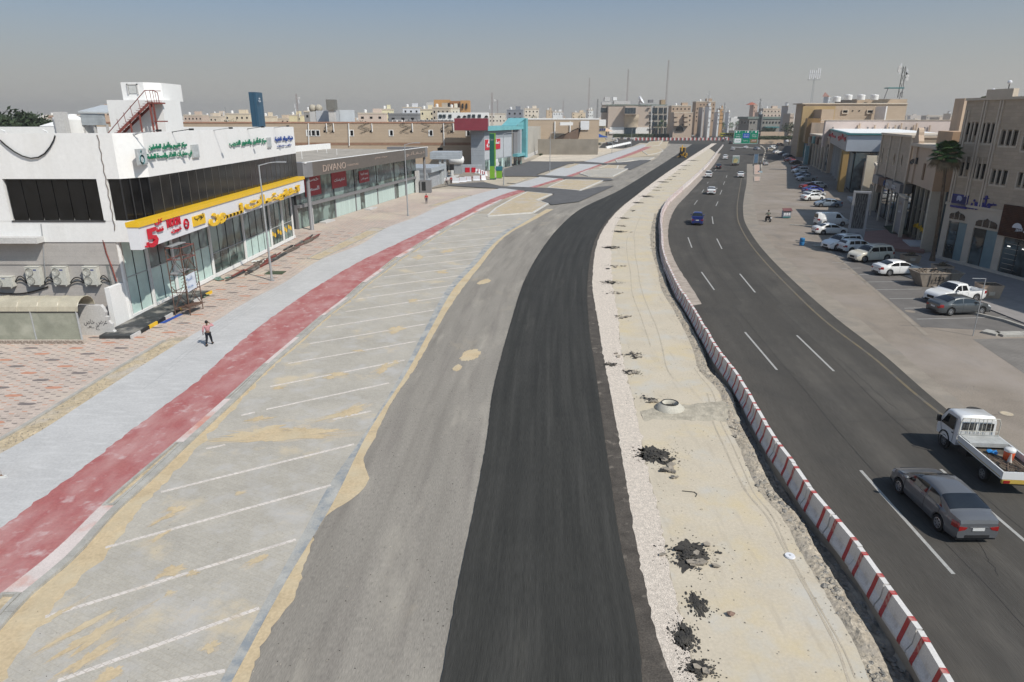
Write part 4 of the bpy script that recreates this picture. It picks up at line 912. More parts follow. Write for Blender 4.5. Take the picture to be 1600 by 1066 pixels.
# sign board
SX = -26.2; FS = Frame((SX, 47.2), (SX, 86.6))
sb = fb(FS, 0, 0, 6.15, FS.L, .8, 7.72).build("sign_board", m_wsign, A)
fb(FS, -.05, -.10, 7.74, FS.L+.15, .85, 8.08).build("yellow_top_rail", m_yel, A)
ftext(FS, "letters", "تخفيضات", m_yel, sb, (384,338), (469,306), 1.2, out=.12, depth=.12, bold=.06, zoff=.32)
ftext(FS, "letters", "نــــون", m_yel, sb, (327,357), (381,339), 1.25, out=.12, depth=.12, bold=.06, zoff=.1)
a0, zz0 = FS.px(303,351,.1); a1, _z = FS.px(321,344,.1); a0 += 0
fb(FS, a0, -.12, 6.55, a1, 0, 7.35).build("yellow_pad", m_yel, sb)
ftext(FS, "letters", "توب", M("black_letters", (.02,.02,.02), .5), sb, (305,349), (319,345), .5, out=.13, depth=.03, zoff=.15)
ftext(FS, "numeral", "5", m_redl, sb, (232,388), (247,381), 1.35, out=.05, depth=.12, bold=.03, zoff=-.05)
ftext(FS, "letters", "كل", m_redl, sb, (243,359), (254,354), .42, out=.05, depth=.08, zoff=.25, bold=.02)
ftext(FS, "letters", "قطعة", m_redl, sb, (245,366), (255,362), .32, out=.05, depth=.08, zoff=.1, bold=.02)
ftext(FS, "letters", "ريال", m_redl, sb, (227,388), (236,384), .34, out=.06, depth=.10, bold=.02)
ftext(FS, "letters", "NOON", m_redl, sb, (262,360), (282,353), .62, out=.05, depth=.08, bold=.03, zoff=.15)
ftext(FS, "letters", "نون", m_redl, sb, (268,367), (283,361), .34, out=.05, depth=.08, bold=.02, zoff=.05)
c0, cz = FS.px(292,350,.1); ring = MB()
ring.lathe([(.42,0),(.42,.08),(.32,.08),(.32,0)], (c0, -.1, 6.95), 24, 'y').xform(Fm(FS)).build("round_emblem", m_redl, sb)
ftext(FS, "letters", "ن", m_redl, sb, (289,352), (295,350), .35, out=.12, depth=.06, bold=.03, zoff=-.02)
# lettering of the upper band
m_plq = M("framed_plaque", (.50,.53,.54), .4, .15, 4)
def plaque(x0, x1, y0, y1, mat=m_plq):
    a, _ = FU.px(x0, (y0+y1)/2, .1); b, _ = FU.px(x1, (y0+y1)/2, .1); z0 = FU.px((x0+x1)/2, y1, .1)[1]; z1 = FU.px((x0+x1)/2, y0, .1)[1]
    o = fb(FU, a, -.14, z0, b, 0, z1).build("plaque", m_alu, A)
    fb(FU, a+.06, -.16, z0+.08, b-.06, -.13, z1-.08).build("plaque_face", mat, o); return o
pl = plaque(214, 229, 232.5, 258); c0, cz = FU.px(221.5, 246, .16)
MB().lathe([(.34,0),(.34,.03),(.22,.03),(.22,0)], (c0, -.19, cz-.15), 16, 'y').lathe([(.10,0),(.10,.03),(.001,.03)], (c0, -.19, cz+.4), 10, 'y').xform(Fm(FU)).build("emblem", M("pale_teal", (.22,.42,.45), .5), pl)
plaque(300, 310.5, 226, 247); plaque(417.5, 423.5, 215, 231)
ftext(FU, "letters", "مركز تقييم وتأهيل العاملين", m_grnl, pw, (233,239), (292,230.5), .62, bold=.03)
ftext(FU, "letters", "في منشآت الغذاء والصحة العامة", m_grnl, pw, (231,255), (300,244), .62, bold=.03)
ftext(FU, "letters", "مركز التأهيل والتطوير للتدريب", m_grnl, pw, (359,232), (416,223), .72, bold=.03)
ftext(FU, "letters", "شركة روافد التقنية", m_blul, pw, (430,224), (457.5,219), .62, bold=.03)
ftext(FU, "letters", "مكتب خدمات", m_blul, pw, (433,231), (455,228), .28, bold=.02)
for k, (x, y) in enumerate([(216,211),(269,205),(334,203.5),(386.5,200),(428,199)]):
    a, _ = FU.px(x, y)
    t = thing("parapet_lamp", ["slanting lamp arm on the white parapet nearest the camera", "slanting lamp arm on the white parapet above the green writing", "slanting lamp arm at the middle of the white parapet", "slanting lamp arm above the second green sign", "slanting lamp arm above the blue writing"][k], "lamp", FU.w(a, .3, 13.9), FU.rz, "lamp arms on the white parapet")
    MB().tube((0, .2, 0), (-.3, -1.9, .28), .03, 5).tube((0,.1,-.1),(0,-.4,.08),.025,5).build("arm", m_cab if k % 2 else m_steel, t, world=False)
    MB().box(-.45, -2.1, .20, -.12, -1.85, .34).build("lamp_head", m_blackp, t, world=False)
# ground floor: posts and two rows of panes
posts = [FL.px(205,501,0)[0]+.1] + [FL.px(x, y)[0] for x, y in ((243,479),(279,458),(336,434.6),(386,409),(426,388.5),(444.5,379.5),(459.5,373))]
fb(FL, posts[0]-.2, -.02, .2, FL.L, .35, .55).build("plinth", m_wwall, A)
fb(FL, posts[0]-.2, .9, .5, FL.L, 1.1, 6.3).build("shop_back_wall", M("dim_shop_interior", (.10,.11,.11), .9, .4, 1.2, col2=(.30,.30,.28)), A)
for i, p in enumerate(posts):
    o = fb(FL, p-.14, -.06, .3, p+.14, .35, 6.3).build("post", m_wwall, A)
    for q in (-.09, 0, .09): fb(FL, p+q-.02, -.10, .3, p+q+.02, -.06, 6.2).build("pilaster_rib", m_wwall, o)
    if i == len(posts)-1: break
    q = posts[i+1]; n = max(1, round((q-p)/2.0)); wd = (q - p - .3)/n
    zt_ = 3.4 if i < 3 else 2.5
    for k in range(n):
        a = p + .15 + wd*k
        pale = (i < 3 and (i, k) != (2, 1)) or i in (4,)
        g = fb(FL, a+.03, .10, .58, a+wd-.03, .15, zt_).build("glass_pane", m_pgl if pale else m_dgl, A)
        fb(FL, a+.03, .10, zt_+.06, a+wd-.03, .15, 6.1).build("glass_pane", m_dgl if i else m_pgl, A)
        fb(FL, a+wd-.03, .06, .55, a+wd+.03, .12, 6.2).build("mullion", m_mull, A)
        if i >= 5:
            for j in range(2):
                c = a + wd*(.3+.4*j); MB().lathe([(.28,0),(.28,.02),(.001,.02)], (c, .06, 1.9-.25*j), 12, 'y').xform(Fm(FL)).build("yellow_sticker", m_yel, g)
    fb(FL, p, .05, zt_, q, .16, zt_+.06).build("transom", m_alu, A)
# roof of the shop building
S = thing("stair_tower", "white stair tower standing on the roof of the white shop building", "tower", (-42, 66, 13.0))
YF = 62.0; x0 = VY(166.2,156.4,YF)[0]; xc = VY(256,180,YF)[0]; zt1 = VY(166.2,156.4,YF)[1]; ye = VX(281,157.5,xc)[0]; 
MB().box(x0, YF, 13.0, xc, ye, zt1).build("lower_block", m_wwall, S)
u0 = VY(188,128.6,YF+1)[0]; u1 = VY(223,128.6,YF+1)[0]; zt2 = VY(188,128.6,YF+1)[1]
ub = MB().prism([(u0,YF+1),(u1,YF+1),(u1+1.0,YF+2.2),(u1+1.0,YF+6),(u0,YF+6)], zt1-.01, zt2).build("upper_block", m_wwall, S)
d0, d1 = VY(201,134,YF+1)[0], VY(212.5,134,YF+1)[0]; dz0, dz1 = VY(206,145.6,YF+1)[1], VY(206,134,YF+1)[1]
MB().box(d0, YF+.93, dz0, d1, YF+1.02, dz1).build("shutter", M("white_shutter", (.62,.62,.60), .6), ub)
for a_, b_, c_, d_ in ((d0-.15,d0-.05,dz0-.1,dz1+.15),(d1+.05,d1+.15,dz0-.1,dz1+.15),(d0-.15,d1+.15,dz1+.05,dz1+.15)): MB().box(a_, YF+.9, c_, b_, YF+1.02, d_).build("shutter_frame", m_gwall, ub)
R_ = thing("metal_stairs", "red-brown metal stairs rising along the white stair tower", "stairs", (x0, 60.5, 13.0))
YS = 60.9; P0 = VY(180,212,YS); P1 = VY(231,160,YS); P2 = VY(248.5,160.5,YS); hz = P1[1]
for yy_ in (YS, YS+.8):
    MB().slab([(P0[0], yy_, P0[1]-.15), (P1[0], yy_, P1[1]-.25), (P1[0], yy_, P1[1]+.02), (P0[0], yy_, P0[1]+.12)], (0, .05, 0)).build("stringer", m_rust, R_)
for k in range(15):
    t = (k+.5)/15; MB().box(P0[0]+(P1[0]-P0[0])*t-.14, YS, P0[1]+(P1[1]-P0[1])*t+.12, P0[0]+(P1[0]-P0[0])*t+.14, YS+.85, P0[1]+(P1[1]-P0[1])*t+.16).build("step", m_rust, R_)
MB().box(P1[0]-.05, YS, hz-.12, P2[0], YS+1.1, hz).build("landing", m_rust, R_)
hr = MB().path([(P0[0]-.9, YS, P0[1]-.1),(P1[0]-.1, YS, P1[1]+.95),(P2[0]-.25, YS, hz+.95),(P2[0], YS, hz+.75),(P2[0]+.02, YS, hz)], .035, 5).path([(P1[0], YS+1.1, hz+.95),(P2[0]-.25, YS+1.1, hz+.95)], .03, 5)
for t in (.15,.35,.55,.78,1.0): hr.tube((P0[0]+(P1[0]-P0[0])*t, YS, P0[1]+(P1[1]-P0[1])*t), (P0[0]-.1+(P1[0]-P0[0])*t, YS, P0[1]+(P1[1]-P0[1])*t+.95), .025, 5)
for q in (.35,.6,.8): hr.tube((P1[0]+(P2[0]-P1[0])*q, YS, hz), (P1[0]+(P2[0]-P1[0])*q-.03, YS, hz+.95), .025, 5)
hr.build("handrail", m_rust, R_)
for q in (P1[0]+.1, P2[0]-.55): MB().box(q-.06, YS, 13.0, q+.06, YS+.12, hz-.1).build("leg", m_rust, R_)
for t in (.45, .72): q = P0[0]+(P1[0]-P0[0])*t; MB().box(q-.05, YS, 13.0, q+.05, YS+.1, P0[1]+(P1[1]-P0[1])*t).build("leg", m_rust, R_)
MB().box(P1[0]+.3, YS-.05, 14.7, P2[0]+.5, YS+.03, 14.8).build("brace", m_rust, R_)
def cyl_tank(x, y, z, r, h, lab, group=None, mat=None, lid=True, name="water_tank"):
    t = thing(name, lab, "tank", (x, y, z), 0, group)
    pr = [(r*.98,0)]
    for k in range(6): pr += [(r, h*(k+.2)/6), (r*.975, h*(k+.9)/6)]
    MB().lathe(pr + [(r*.8, h*1.02), (.25*r, h*1.06)], n=20).build("tank_shell", mat or m_wwall, t, world=False, smooth=True)
    MB().lathe([(.26*r,h*1.04),(.26*r,h*1.12),(.001,h*1.13)], n=12).build("lid", mat or m_wwall, t, world=False)
    return t
p = VY(118, 211, 66); cyl_tank(p[0], 66, 13.0, 1.6, VY(118,183,66)[1]-13, "big white water tank on the roof left of the stair tower")
p = VY(98, 211, 63); q = VY(98,175,63)
o = thing("roof_pillar", "bare grey concrete pillar on the roof left of the water tank", "pillar", (p[0]+.3, 63, 13)); MB().box(p[0]-.3, 62.7, 13, p[0]+.55, 63.4, q[1]).build("shaft", m_gwall, o)
xa, xb = VY(134,185,66)[0], VY(172,185,66)[0]; t = thing("roof_shelter", "small open shelter with a pale metal roof on the shop roof", "shelter", (xa, 66, 13))
MB().slab([(xa, 65, 15.5),(xb+.3, 65, 15.4),(xb+.3, 69, 16.1),(xa, 69, 16.1)], (0,0,.12)).build("metal_roof", M("pale_sheet_metal", (.62,.64,.64), .4, .08, 2, metal=.2), t)
MB().box(xa+.1, 65.1, 14.4, xb, 65.2, 15.4).build("fascia_panel", bricks(M("ribbed_sheet", (.42,.45,.47), .5), 4, .12, .01, (.7,.7,.7), plane='XZ'), t)
for xx in (xa+.1, (xa+xb)/2, xb): MB().box(xx-.08, 65.2, 13, xx+.08, 65.4, 14.5).build("post", m_gwall, t)
for k, (x, y, lb) in enumerate(((10,196,"left"),(75,207,"right"))):
    p = VY(x, 211, 52); o = thing("roof_pipe", f"short bent white pipe on the roof edge, {lb} of the two", "pipe", (p[0], 52, 13)); MB().path([(p[0],52,13),(p[0],52,VY(x,206,52)[1]),(p[0]-.3,52,VY(x,203,52)[1])], .05, 6).build("pipe", m_wwall, o)
o = thing("long_roof_wall", "long weathered grey parapet wall behind the white building's roof", "wall", (-75, 95, 0)); MB().box(-110, 95, 0, VY(100,195,95)[0], 95.4, VY(30,198,95)[1]).build("wall", M("weathered_concrete", (.20,.195,.19), .9, .25, .3, bump=.2), o)
MB().slab([(VY(62,198,96)[0],96,VY(62,198,96)[1]),(VY(104,197,96)[0],96,VY(62,198,96)[1]),(VY(104,197,96)[0],101,15.1),(VY(75,193,96)[0],101,15.1)], (0,0,.1)).build("white_canopy", m_wwall, o)
# things along the wall that faces the camera
def cable(name, pts, r, lab, parent=None, cat="cable", mat=None):
    m = MB().path(pts, r, 5)
    o = m.build(name, mat or m_cab, parent)
    if parent is None: tag(o, lab, cat)
    return o
pts = [(*VY(x, y, 49.4), ) for x, y in ((0,219),(10,228),(22,237),(35,244),(48,247.5),(60,246),(70,240),(78,230),(84,219),(86,212))]
cable("hanging_cable", [(a, 49.4, b) for a, b in pts], .05, "black cable hanging in a loop on the upper white wall")
cable("wall_pipe", [(VY(x,y,49.5)[0], 49.5, VY(x,y,49.5)[1]) for x, y in ((64,350),(67,375),(69,410),(72,440))], .035, "thin grey pipe running down the wall above the air conditioners", mat=m_steel, cat="pipe")
cable("crack_sealant", [(VY(152,211,49.49)[0] + (.05 if k % 2 else -.03), 49.49, VY(152,211,49.49)[1] - k*.42) for k in range(17)], .035, "ragged dark joint running down the white wall corner", mat=M("old_sealant", (.22,.19,.17)), cat="joint")
cable("drain_pipe", [(VY(x,y,49.55)[0], 49.55, VY(x,y,49.55)[1]) for x, y in ((161,375),(166,395),(175,418),(182,440))], .05, "rusty drain pipe at the wall corner beside the glass shopfront", mat=m_rust, cat="pipe")
m_acb = M("beige_ac_casing", (.58,.565,.51), .6, .08, 4)
def ac_unit(x, y, z, lab, two=True, w=1.0, h=1.4, rz=0, group="air conditioners on the wall facing the camera", name="air_conditioner"):
    t = thing(name, lab, "air conditioner", (x, y, z), rz, group)
    MB().box(0, -.42, 0, w, 0, h).build("casing", m_acb, t, world=False)
    MB().box(-.02, -.44, h, w+.02, .02, h+.03).build("top_cover", m_acb, t, world=False)
    for k in ((.36, 1.02) if two else (.5,)):
        f = MB().lathe([(.29,-.03),(.29,.0),(.25,.0)], (.33, -.43, k*h/1.4), 20, 'y').lathe([(.25,.012),(.001,.012)], (.33, -.43, k*h/1.4), 20, 'y').build("fan_guard", M("fan_dark_grille", (.16,.16,.16), .6), t, world=False)
        r = MB()
        for q in (.10,.17,.235,.285): r.lathe([(q,-.02),(q+.014,-.035),(q+.014,-.02)], (.33, -.43, k*h/1.4), 20, 'y')
        r.lathe([(.06,-.04),(.001,-.04)], (.33,-.43,k*h/1.4), 10, 'y')
        r.build("grille_ring", m_acb, f, world=False, kind="stuff")
    MB().box(.62, -.425, h*.80, .86, -.42, h*.88).build("badge", M("blue_badge", (.10,.12,.25), .5), t, world=False)
    for q in (.1, w-.15): MB().box(q, -.5, -.09, q+.05, 0, -.02).build("bracket", m_acb, t, world=False)
    return t
for x, lab, tw, yb in ((45,"double-fan air conditioner on the side wall, left of three alike",True,445),(86,"double-fan air conditioner on the side wall, middle of three alike",True,445),(134,"double-fan air conditioner on the side wall, beside the white stub wall",True,445),(-6,"wide air conditioner cut by the left edge of the picture",False,448)):
    p = VY(x, yb, 49.3); ac_unit(p[0], 49.62, p[1], lab, tw, 1.05 if tw else 1.35, 1.35 if tw else .75)
rng = random.Random(5)
for k, (a, b) in enumerate((((24,440),(46,446)),((68,445),(88,443)),((108,445),(136,444)),((154,445),(172,441)))):
    p, q = VY(*a, 49.5), VY(*b, 49.5); n = 9
    for j in range(2): cable("refrigerant_pipe", [(p[0]+(q[0]-p[0])*i/n, 49.5, p[1]+(q[1]-p[1])*i/n + sin(pi*i/n)*(.55-.3*j)*(1 if k != 3 else 1.1)) for i in range(n+1)], .04, "black insulated hose looping " + ["left of the first","right of the first","right of the second","right of the third"][k] + " double-fan air conditioner" + [", upper", ", lower"][j], cat="hose")
p, q = VY(0,458,49.55), VY(75,448,49.55); cable("cable_run", [(p[0]+(q[0]-p[0])*i/8, 49.55, p[1]+(q[1]-p[1])*i/8 - .25*sin(pi*i/8)) for i in range(9)], .05, "sagging bundle of black cables under the air conditioners")
# stub wall, broken wall with graffiti, carport
zs0, zs1 = VX(154,457,-29.4)[1], VX(196,441,-29.4)[1]
o = thing("stub_wall", "short bright white sloping-topped wall at the corner of the shop", "wall", (-29.4, 47.9, 0))
MB().slab([(-29.4,47.75,0),(-29.4,50.2,0),(-29.4,50.2,zs1),(-29.4,47.75,zs0)], (-.35,0,0)).build("wall", m_wwall, o)
YG = 46.2; gx0, gx1 = -60.0, VY(183,528,YG)[0]; zg = VY(160,478,YG)[1]
o = thing("graffiti_wall", "low broken white wall with black Arabic graffiti beside the carport", "wall", (gx1-1, YG, 0))
m = MB(); top = [(gx0, zg)] + [(gx1 - 2.0 + .25*k, zg + rng.uniform(-.03,.03)) for k in range(6)] + [(gx1-.62, zg-.15), (gx1-.50, zg-.5), (gx1-.58, zg-.8), (gx1-.36, 1.5), (gx1-.42,1.2), (gx1-.2, .95), (gx1-.22,.5), (gx1-.05,.3), (gx1,0)]
m.slab([(gx0, YG, 0)] + [(a, YG, b) for a, b in top][::1], (0, .3, 0)); wallo = m.build("wall", m_gwall, o)
m_spray = M("black_spray_paint", (.035,.035,.04), .8)
for tx, px0, px1, h in (("للتقبيل محل", (58,512), (118,508), .55), ("عرض خاص", (132,509), (168,507), .5), ("ج ـعـ", (137,516), (156,514), .32)):
    a, b = VY(*px0, YG), VY(*px1, YG); v, f = text_mesh(tx, b[0]-a[0], h, .004, .0); m = MB(); m.v = [(a[0]+p_[0], YG-.003-p_[2], a[1]+p_[1]) for p_ in v]; m.f = f; m.build("graffiti", m_spray, wallo, kind="stuff")
for k in range(14): pass
rb = MB()
for k in range(26): rb.rock((gx1-.3+rng.uniform(-.5,.9), YG-.1+rng.uniform(-.4,.8), ZP+.03), rng.uniform(.05,.18), k)
tag(rb.build("wall_rubble", m_gwall), kind="stuff")
YC = 44.35; C_ = thing("carport", "long low carport with a rounded beige plastic roof and greenish side panels", "carport", (-40, YC, 0))
m_poly = M("beige_polycarbonate", (.46,.415,.32), .45, .1, 1.2); m_gpan = overlay(M("greenish_panel", (.30,.31,.25), .4, .12, .8), (.40,.40,.33), .5, .5, .7)
zc0 = VY(100,487,YC)[1]; zc1 = VY(100,463,YC+1)[1]; xe = VY(121,488,YC)[0]; k = 0
xx = xe
while xx > -62:
    rows = [[(X, YC + 1.0 - 1.0*cos(t), zc0 + (zc1-zc0)*sin(t)) for X in (xx-1.36, xx-.02)] for t in np.linspace(0, pi, 9)]
    MB().grid(rows).build("roof_sheet", m_poly, C_); MB().path([(xx, YC + 1.0 - 1.01*cos(t), zc0 + (zc1-zc0)*1.01*sin(t)) for t in np.linspace(0, pi, 9)], .035, 5).build("rib", m_poly, C_); xx -= 1.38
zb0 = ZP+.28; xx = VY(128,530,YC)[0]
while xx > -62:
    MB().box(xx-3.1, YC, zb0, xx-.03, YC+.04, zc0-.06).build("side_panel", m_gpan, C_); MB().box(xx-.03, YC-.05, zb0, xx+.04, YC+.06, zc0).build("post", m_alu, C_); xx -= 3.15
MB().box(-62, YC-.04, zc0-.06, xe, YC+.05, zc0).build("top_rail", m_blackp, C_)
MB().box(-62, YC-.12, ZP, VY(134,540,YC)[0], YC+.15, zb0).build("base_wall", M("brown_scroll_tile", (.30,.24,.20), .7, .3, 9, col2=(.55,.49,.42)), C_)
sc_ = MB()
for k in range(60):
    cx = VY(132,537,YC)[0] - .42*k - .2
    for r in (.12,.19): sc_.path([(cx + r*cos(t), YC-.125, ZP+.02 + r*sin(t)) for t in np.linspace(0, pi, 8)], .012, 4)
sc_.build("scroll_pattern", M("dark_brown_glaze", (.10,.06,.045), .5), C_, kind="stuff")
# ramp in front of the shop, debris on it
m_ramp = overlay(M("black_ramp_tiles", (.055,.058,.06), .6, .2, 1.4, bump=.1), (.30,.28,.25), .8, .5, .62, amount=.7)
e0, e1 = G(206,526,.3), G(330,456,.3); e2 = G(497,364,.3)
R = thing("shop_ramp", "black tiled ramp along the foot of the white shop with a yellow and black edge", "ramp", (e0[0]-1, e0[1], 0))
yk = e0[1]
while yk < e1[1]-.1:
    y2 = yk + 1.2; f = lambda y_: e0[0] + (e1[0]-e0[0])*(y_-e0[1])/(e1[1]-e0[1])
    MB().prism([(-29.3, yk+.01),(f(yk)-.12, yk+.01),(f(y2)-.12, y2),(-29.3, y2)], ZP-.02, .36 + .002*(int(yk) % 3)).build("ramp_tile", m_ramp, R)
    MB().prism([(f(yk)-.12, yk+.01),(f(yk), yk+.01),(f(y2), y2),(f(y2)-.12, y2)], ZP-.02, .37).build("edge_block", [m_blackp, m_gwall, m_blackp, m_yel][int(yk/1.2) % 4], R); yk = y2
m_wood = M("grey_timber", (.20,.16,.13), .9, .3, 2, bump=.2)
d_ = thing("plank_stack", "long stack of dark planks lying along the foot of the white shop", "planks", (-26.6, 70, ZP))
for k in range(40):
    y_ = 63 + k*.62 + rng.uniform(0,.3); x_ = -27.9 + (y_-63)*.055 + rng.uniform(0,1.1)
    MB().slab([(x_,y_,.2),(x_+.22,y_,.2),(x_+.3+rng.uniform(-.2,.2),y_+3,.22),(x_+.06,y_+3,.22)], (0,0,.06+.05*(k%3))).build("plank", [m_wood, m_ramp, m_rust, m_wood][k % 4], d_)
for k, (x, y, c, lab) in enumerate(((322,463,(.18,.26,.18),"crumpled green plastic sheet at the end of the black ramp"),(345,437,(.16,.24,.20),"green netting heap on the plank stack"),(403,410,(.7,.7,.68),"white plastic sheet lying on the planks"))):
    p = G(x, y, ZP); o = thing("plastic_sheet", lab, "sheet", (p[0], p[1], ZP)); m = MB()
    for j in range(5): m.rock((rng.uniform(-.6,.6), rng.uniform(-.8,.8), .12), rng.uniform(.3,.55), j+k*7)
    m.v = [(a, b, c_*.5) for a, b, c_ in m.v]; m.build("sheet", M("sheet_%d" % k, c, .7, .15, 3), o, world=False)
p = G(345,450,ZP); 
p = G(268,498,ZP); o = thing("blue_sheet", "blue strip of tarpaulin beside the black ramp under the scaffold", "tarpaulin", (p[0], p[1], ZP)); MB().prism([(-.25,-1.3),(.1,-1.2),(.35,1.2),(.05,1.3)], .01, .05).build("sheet", M("blue_tarp", (.03,.09,.38), .6), o, world=False)
p = G(425,427,ZP); o = thing("green_hatch", "square dark green cover on the tiled sidewalk near the lamp post", "cover", (p[0]+.3, p[1]+.1, ZP)); MB().box(-.9,-.7,0,.9,.7,.05).build("plate", M("green_plate", (.07,.09,.05), .8), o, world=False)
# scaffold
m_pipe = M("rusty_scaffold_pipe", (.17,.10,.075), .8, .3, 5)
L0, L1, L2 = G(274.6,493,ZP), G(297.8,493,ZP), G(317.4,482.6,ZP)
u = Vector((L1[0]-L0[0], L1[1]-L0[1])); v_ = Vector((L2[0]-L1[0], L2[1]-L1[1])); L0 = Vector(L0) 
sf = thing("scaffold_tower", "rusty two-level scaffold tower standing in front of the glass shopfront", "scaffold", (L0.x, L0.y, ZP))
cs = [L0, L0+u, L0+u+v_, L0+v_]; HS = 5.6
for c in cs: MB().tube((c.x, c.y, ZP), (c.x, c.y, HS), .04, 6).build("upright", m_pipe, sf)
for z in (.6, 2.0, 3.4, 4.6, HS-.1):
    for i in range(4): a, b = cs[i], cs[(i+1) % 4]; MB().tube((a.x, a.y, z), (b.x, b.y, z), .03, 5).build("ledger", m_rust if z > 4 else m_pipe, sf)
for i in range(4):
    a, b = cs[i], cs[(i+1) % 4]
    for z in (.6, 3.4):
        MB().tube((a.x,a.y,z),(b.x,b.y,z+1.9),.02,4).build("brace", m_pipe, sf); MB().tube((b.x,b.y,z),(a.x,a.y,z+1.9),.02,4).build("brace", m_pipe, sf)
    q = a + (b-a)*.25
    for k in range(5): MB().tube((a.x,a.y,2.2+k*.25),(q.x,q.y,2.2+k*.25),.018,4).build("rung", m_pipe, sf)
for z in (HS, 3.45): MB().prism([tuple(cs[0]), tuple(cs[0]+u*.5), tuple(cs[3]+u*.5), tuple(cs[3])], z, z+.06).build("platform", m_steel, sf)
MB().prism([tuple(cs[0]+u*.45), tuple(cs[1]), tuple(cs[2]), tuple(cs[3]+u*.45)], .65, .7).build("platform", m_wood, sf)
for k in range(5): q = cs[0] + u*(.1+.15*k); MB().tube((q.x, q.y, .75), (q.x + .9, q.y+1.6, .8), .03, 4).build("loose_pipe", m_pipe, sf)
a, b = cs[1] + v_*.05, cs[1] + v_*.75
po = MB().slab([(a.x+.06,a.y-.06,2.0),(b.x+.06,b.y-.06,2.1),(b.x+.06,b.y-.06,3.4),(a.x+.06,a.y-.06,3.3)], (-.02,.01,0)).build("poster", M("white_poster", (.62,.66,.72), .6, .12, 3), None); tag(po, "white poster with blue print hanging on the scaffold tower", "poster")
XF[po.name] = Matrix.Identity(4)
n_ = (b-a).normalized(); letters("printed_line", "تنبيه", M("blue_print", (.08,.20,.45)), po, (a.x+.10, a.y-.08, 2.85), (n_.x, n_.y, 0), .85, .3, .006); letters("printed_line", "عمل جار", M("blue_print", (.08,.20,.45)), po, (a.x+.10, a.y-.08, 2.3), (n_.x, n_.y, 0), .85, .22, .006)

# ------------------------------------------------ the grey showroom
FB = Frame(G(489,361), G(667,301.5)); zB1 = FB.px(502,252.5)[1]; zB2 = FB.px(665,229)[1]; zb1 = FB.px(502.8,272.8)[1]; zb2 = FB.px(665,245)[1]
ZT, ZB = (zB1+zB2)/2, (zb1+zb2)/2
m_gm = M("grey_metal_panel", (.20,.195,.20), .5, .05, 1); m_br = M("brown_grey_fascia", (.125,.108,.095), .5, .06, 1)
B = FB.thing("showroom", "single-storey showroom with a dark grey-brown fascia, round columns and curtained glass", "building")
fas = fb(FB, .9, -.35, ZB, FB.L-1.0, .1, ZT).build("fascia", m_br, B)
for s0, s1, y0 in ((-1.2, .9, 0), (FB.L-1.0, FB.L+1.3, 0)):
    pts = [(s0 + (s1-s0)*t, -.34*sqrt(max(0, 1-(1-t)**2)) if s0 < 0 else -.34*sqrt(max(0, 1-t**2))) for t in np.linspace(0, 1, 7)]
    pts = ([(s0, 8)] + pts + [(s1, 8)]) if s0 < 0 else (pts + [(s1, 8), (s0, 8)])
    MB().prism(pts, ZB-.01, ZT+.01).xform(Fm(FB)).build("rounded_corner", m_gm, B)
fb(FB, -.9, .1, ZB+.05, FB.L+.9, 22, ZT-.5).build("roof_deck", m_roof, B)
fb(FB, -1.0, -.25, ZT-.1, FB.L+1.1, .2, ZT+.06).build("coping", m_wwall, B)
fb(FB, -1.0, 21.5, ZT-.5, FB.L+1, 22, ZT+.6).build("rear_parapet", m_wwall, B)
GY = 2.3
zm = 3.35
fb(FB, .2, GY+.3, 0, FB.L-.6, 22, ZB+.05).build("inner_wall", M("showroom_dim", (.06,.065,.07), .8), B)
fb(FB, .2, GY-.6, zm-.28, FB.L-1, GY+.3, zm+.12).build("middle_beam", m_gm, B)
xs = [FB.px(x, y, -GY)[0] for x, y in ((490.6,348),(525,339),(557,331),(591,322),(618,313),(634,307.5),(652,302.5))]
xs[0] = .3; cols = 'd p p p p d'.split()
m_cur = M("mint_curtain", (.50,.60,.56), .6, .10, 1, stretch=(3,3,.1), fine=.04)
for i in range(len(xs)-1):
    fb(FB, xs[i]-.14, GY-.1, 0, xs[i]+.14, GY+.3, zm-.28).build("post", m_gm, B)
    n = 2 if xs[i+1]-xs[i] > 5 else 1
    n = max(2, round((xs[i+1]-xs[i])/2.1))
    for k in range(n):
        a = xs[i]+.16 + (xs[i+1]-xs[i]-.3)*k/n; b = a + (xs[i+1]-xs[i]-.3)/n - .04
        dark = (i == 0) or (i == 2 and k == 1) or (i == 4 and k == 0)
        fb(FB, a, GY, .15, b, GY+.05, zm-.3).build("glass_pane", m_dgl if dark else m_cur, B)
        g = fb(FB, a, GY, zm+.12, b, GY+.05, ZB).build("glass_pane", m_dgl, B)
    fb(FB, xs[i]-.08, GY-.06, zm+.12, xs[i]+.08, GY+.1, ZB).build("mullion", m_mull, B)
for s in (0.25, FB.L-.15):
    MB().lathe([(.34,0),(.34,.12),(.27,.16),(.27,ZB)], (s, .25, 0), 18).xform(Fm(FB)).build("column", m_gm, B, smooth=True)
def banner(px, tx, nm="banner"):
    a, _ = FB.px(px[0], px[1], -1.7); b, _ = FB.px(px[2], px[1], -1.7); z1 = FB.px(px[0], px[1], -1.7)[1]; z0 = FB.px(px[0], px[3], -1.7)[1]
    o = fb(FB, a, GY-.10, z0, b, GY-.04, z1).build(nm, M("red_banner", (.33,.02,.03), .5, .1, 2), B)
    for j, t in enumerate(tx): letters("banner_text", t, m_wsign, o, (a + .15*(b-a), GY-.11, z0 + (z1-z0)*(.60-.42*j) if len(tx) > 1 else z0+(z1-z0)*.35), (1,0,0), (b-a)*.72, (z1-z0)*.26, .02, bold=.02)
banner((480,276,505,309), ["خصم", "السعر"]); banner((522,270,545,296), ["تخفيضات"]); banner((565,268,580.5,287), ["يوجد لدينا", "خصم خاص"])
m_gold = M("pale_gold_letters", (.40,.31,.26), .4, .05, 2, fine=0)
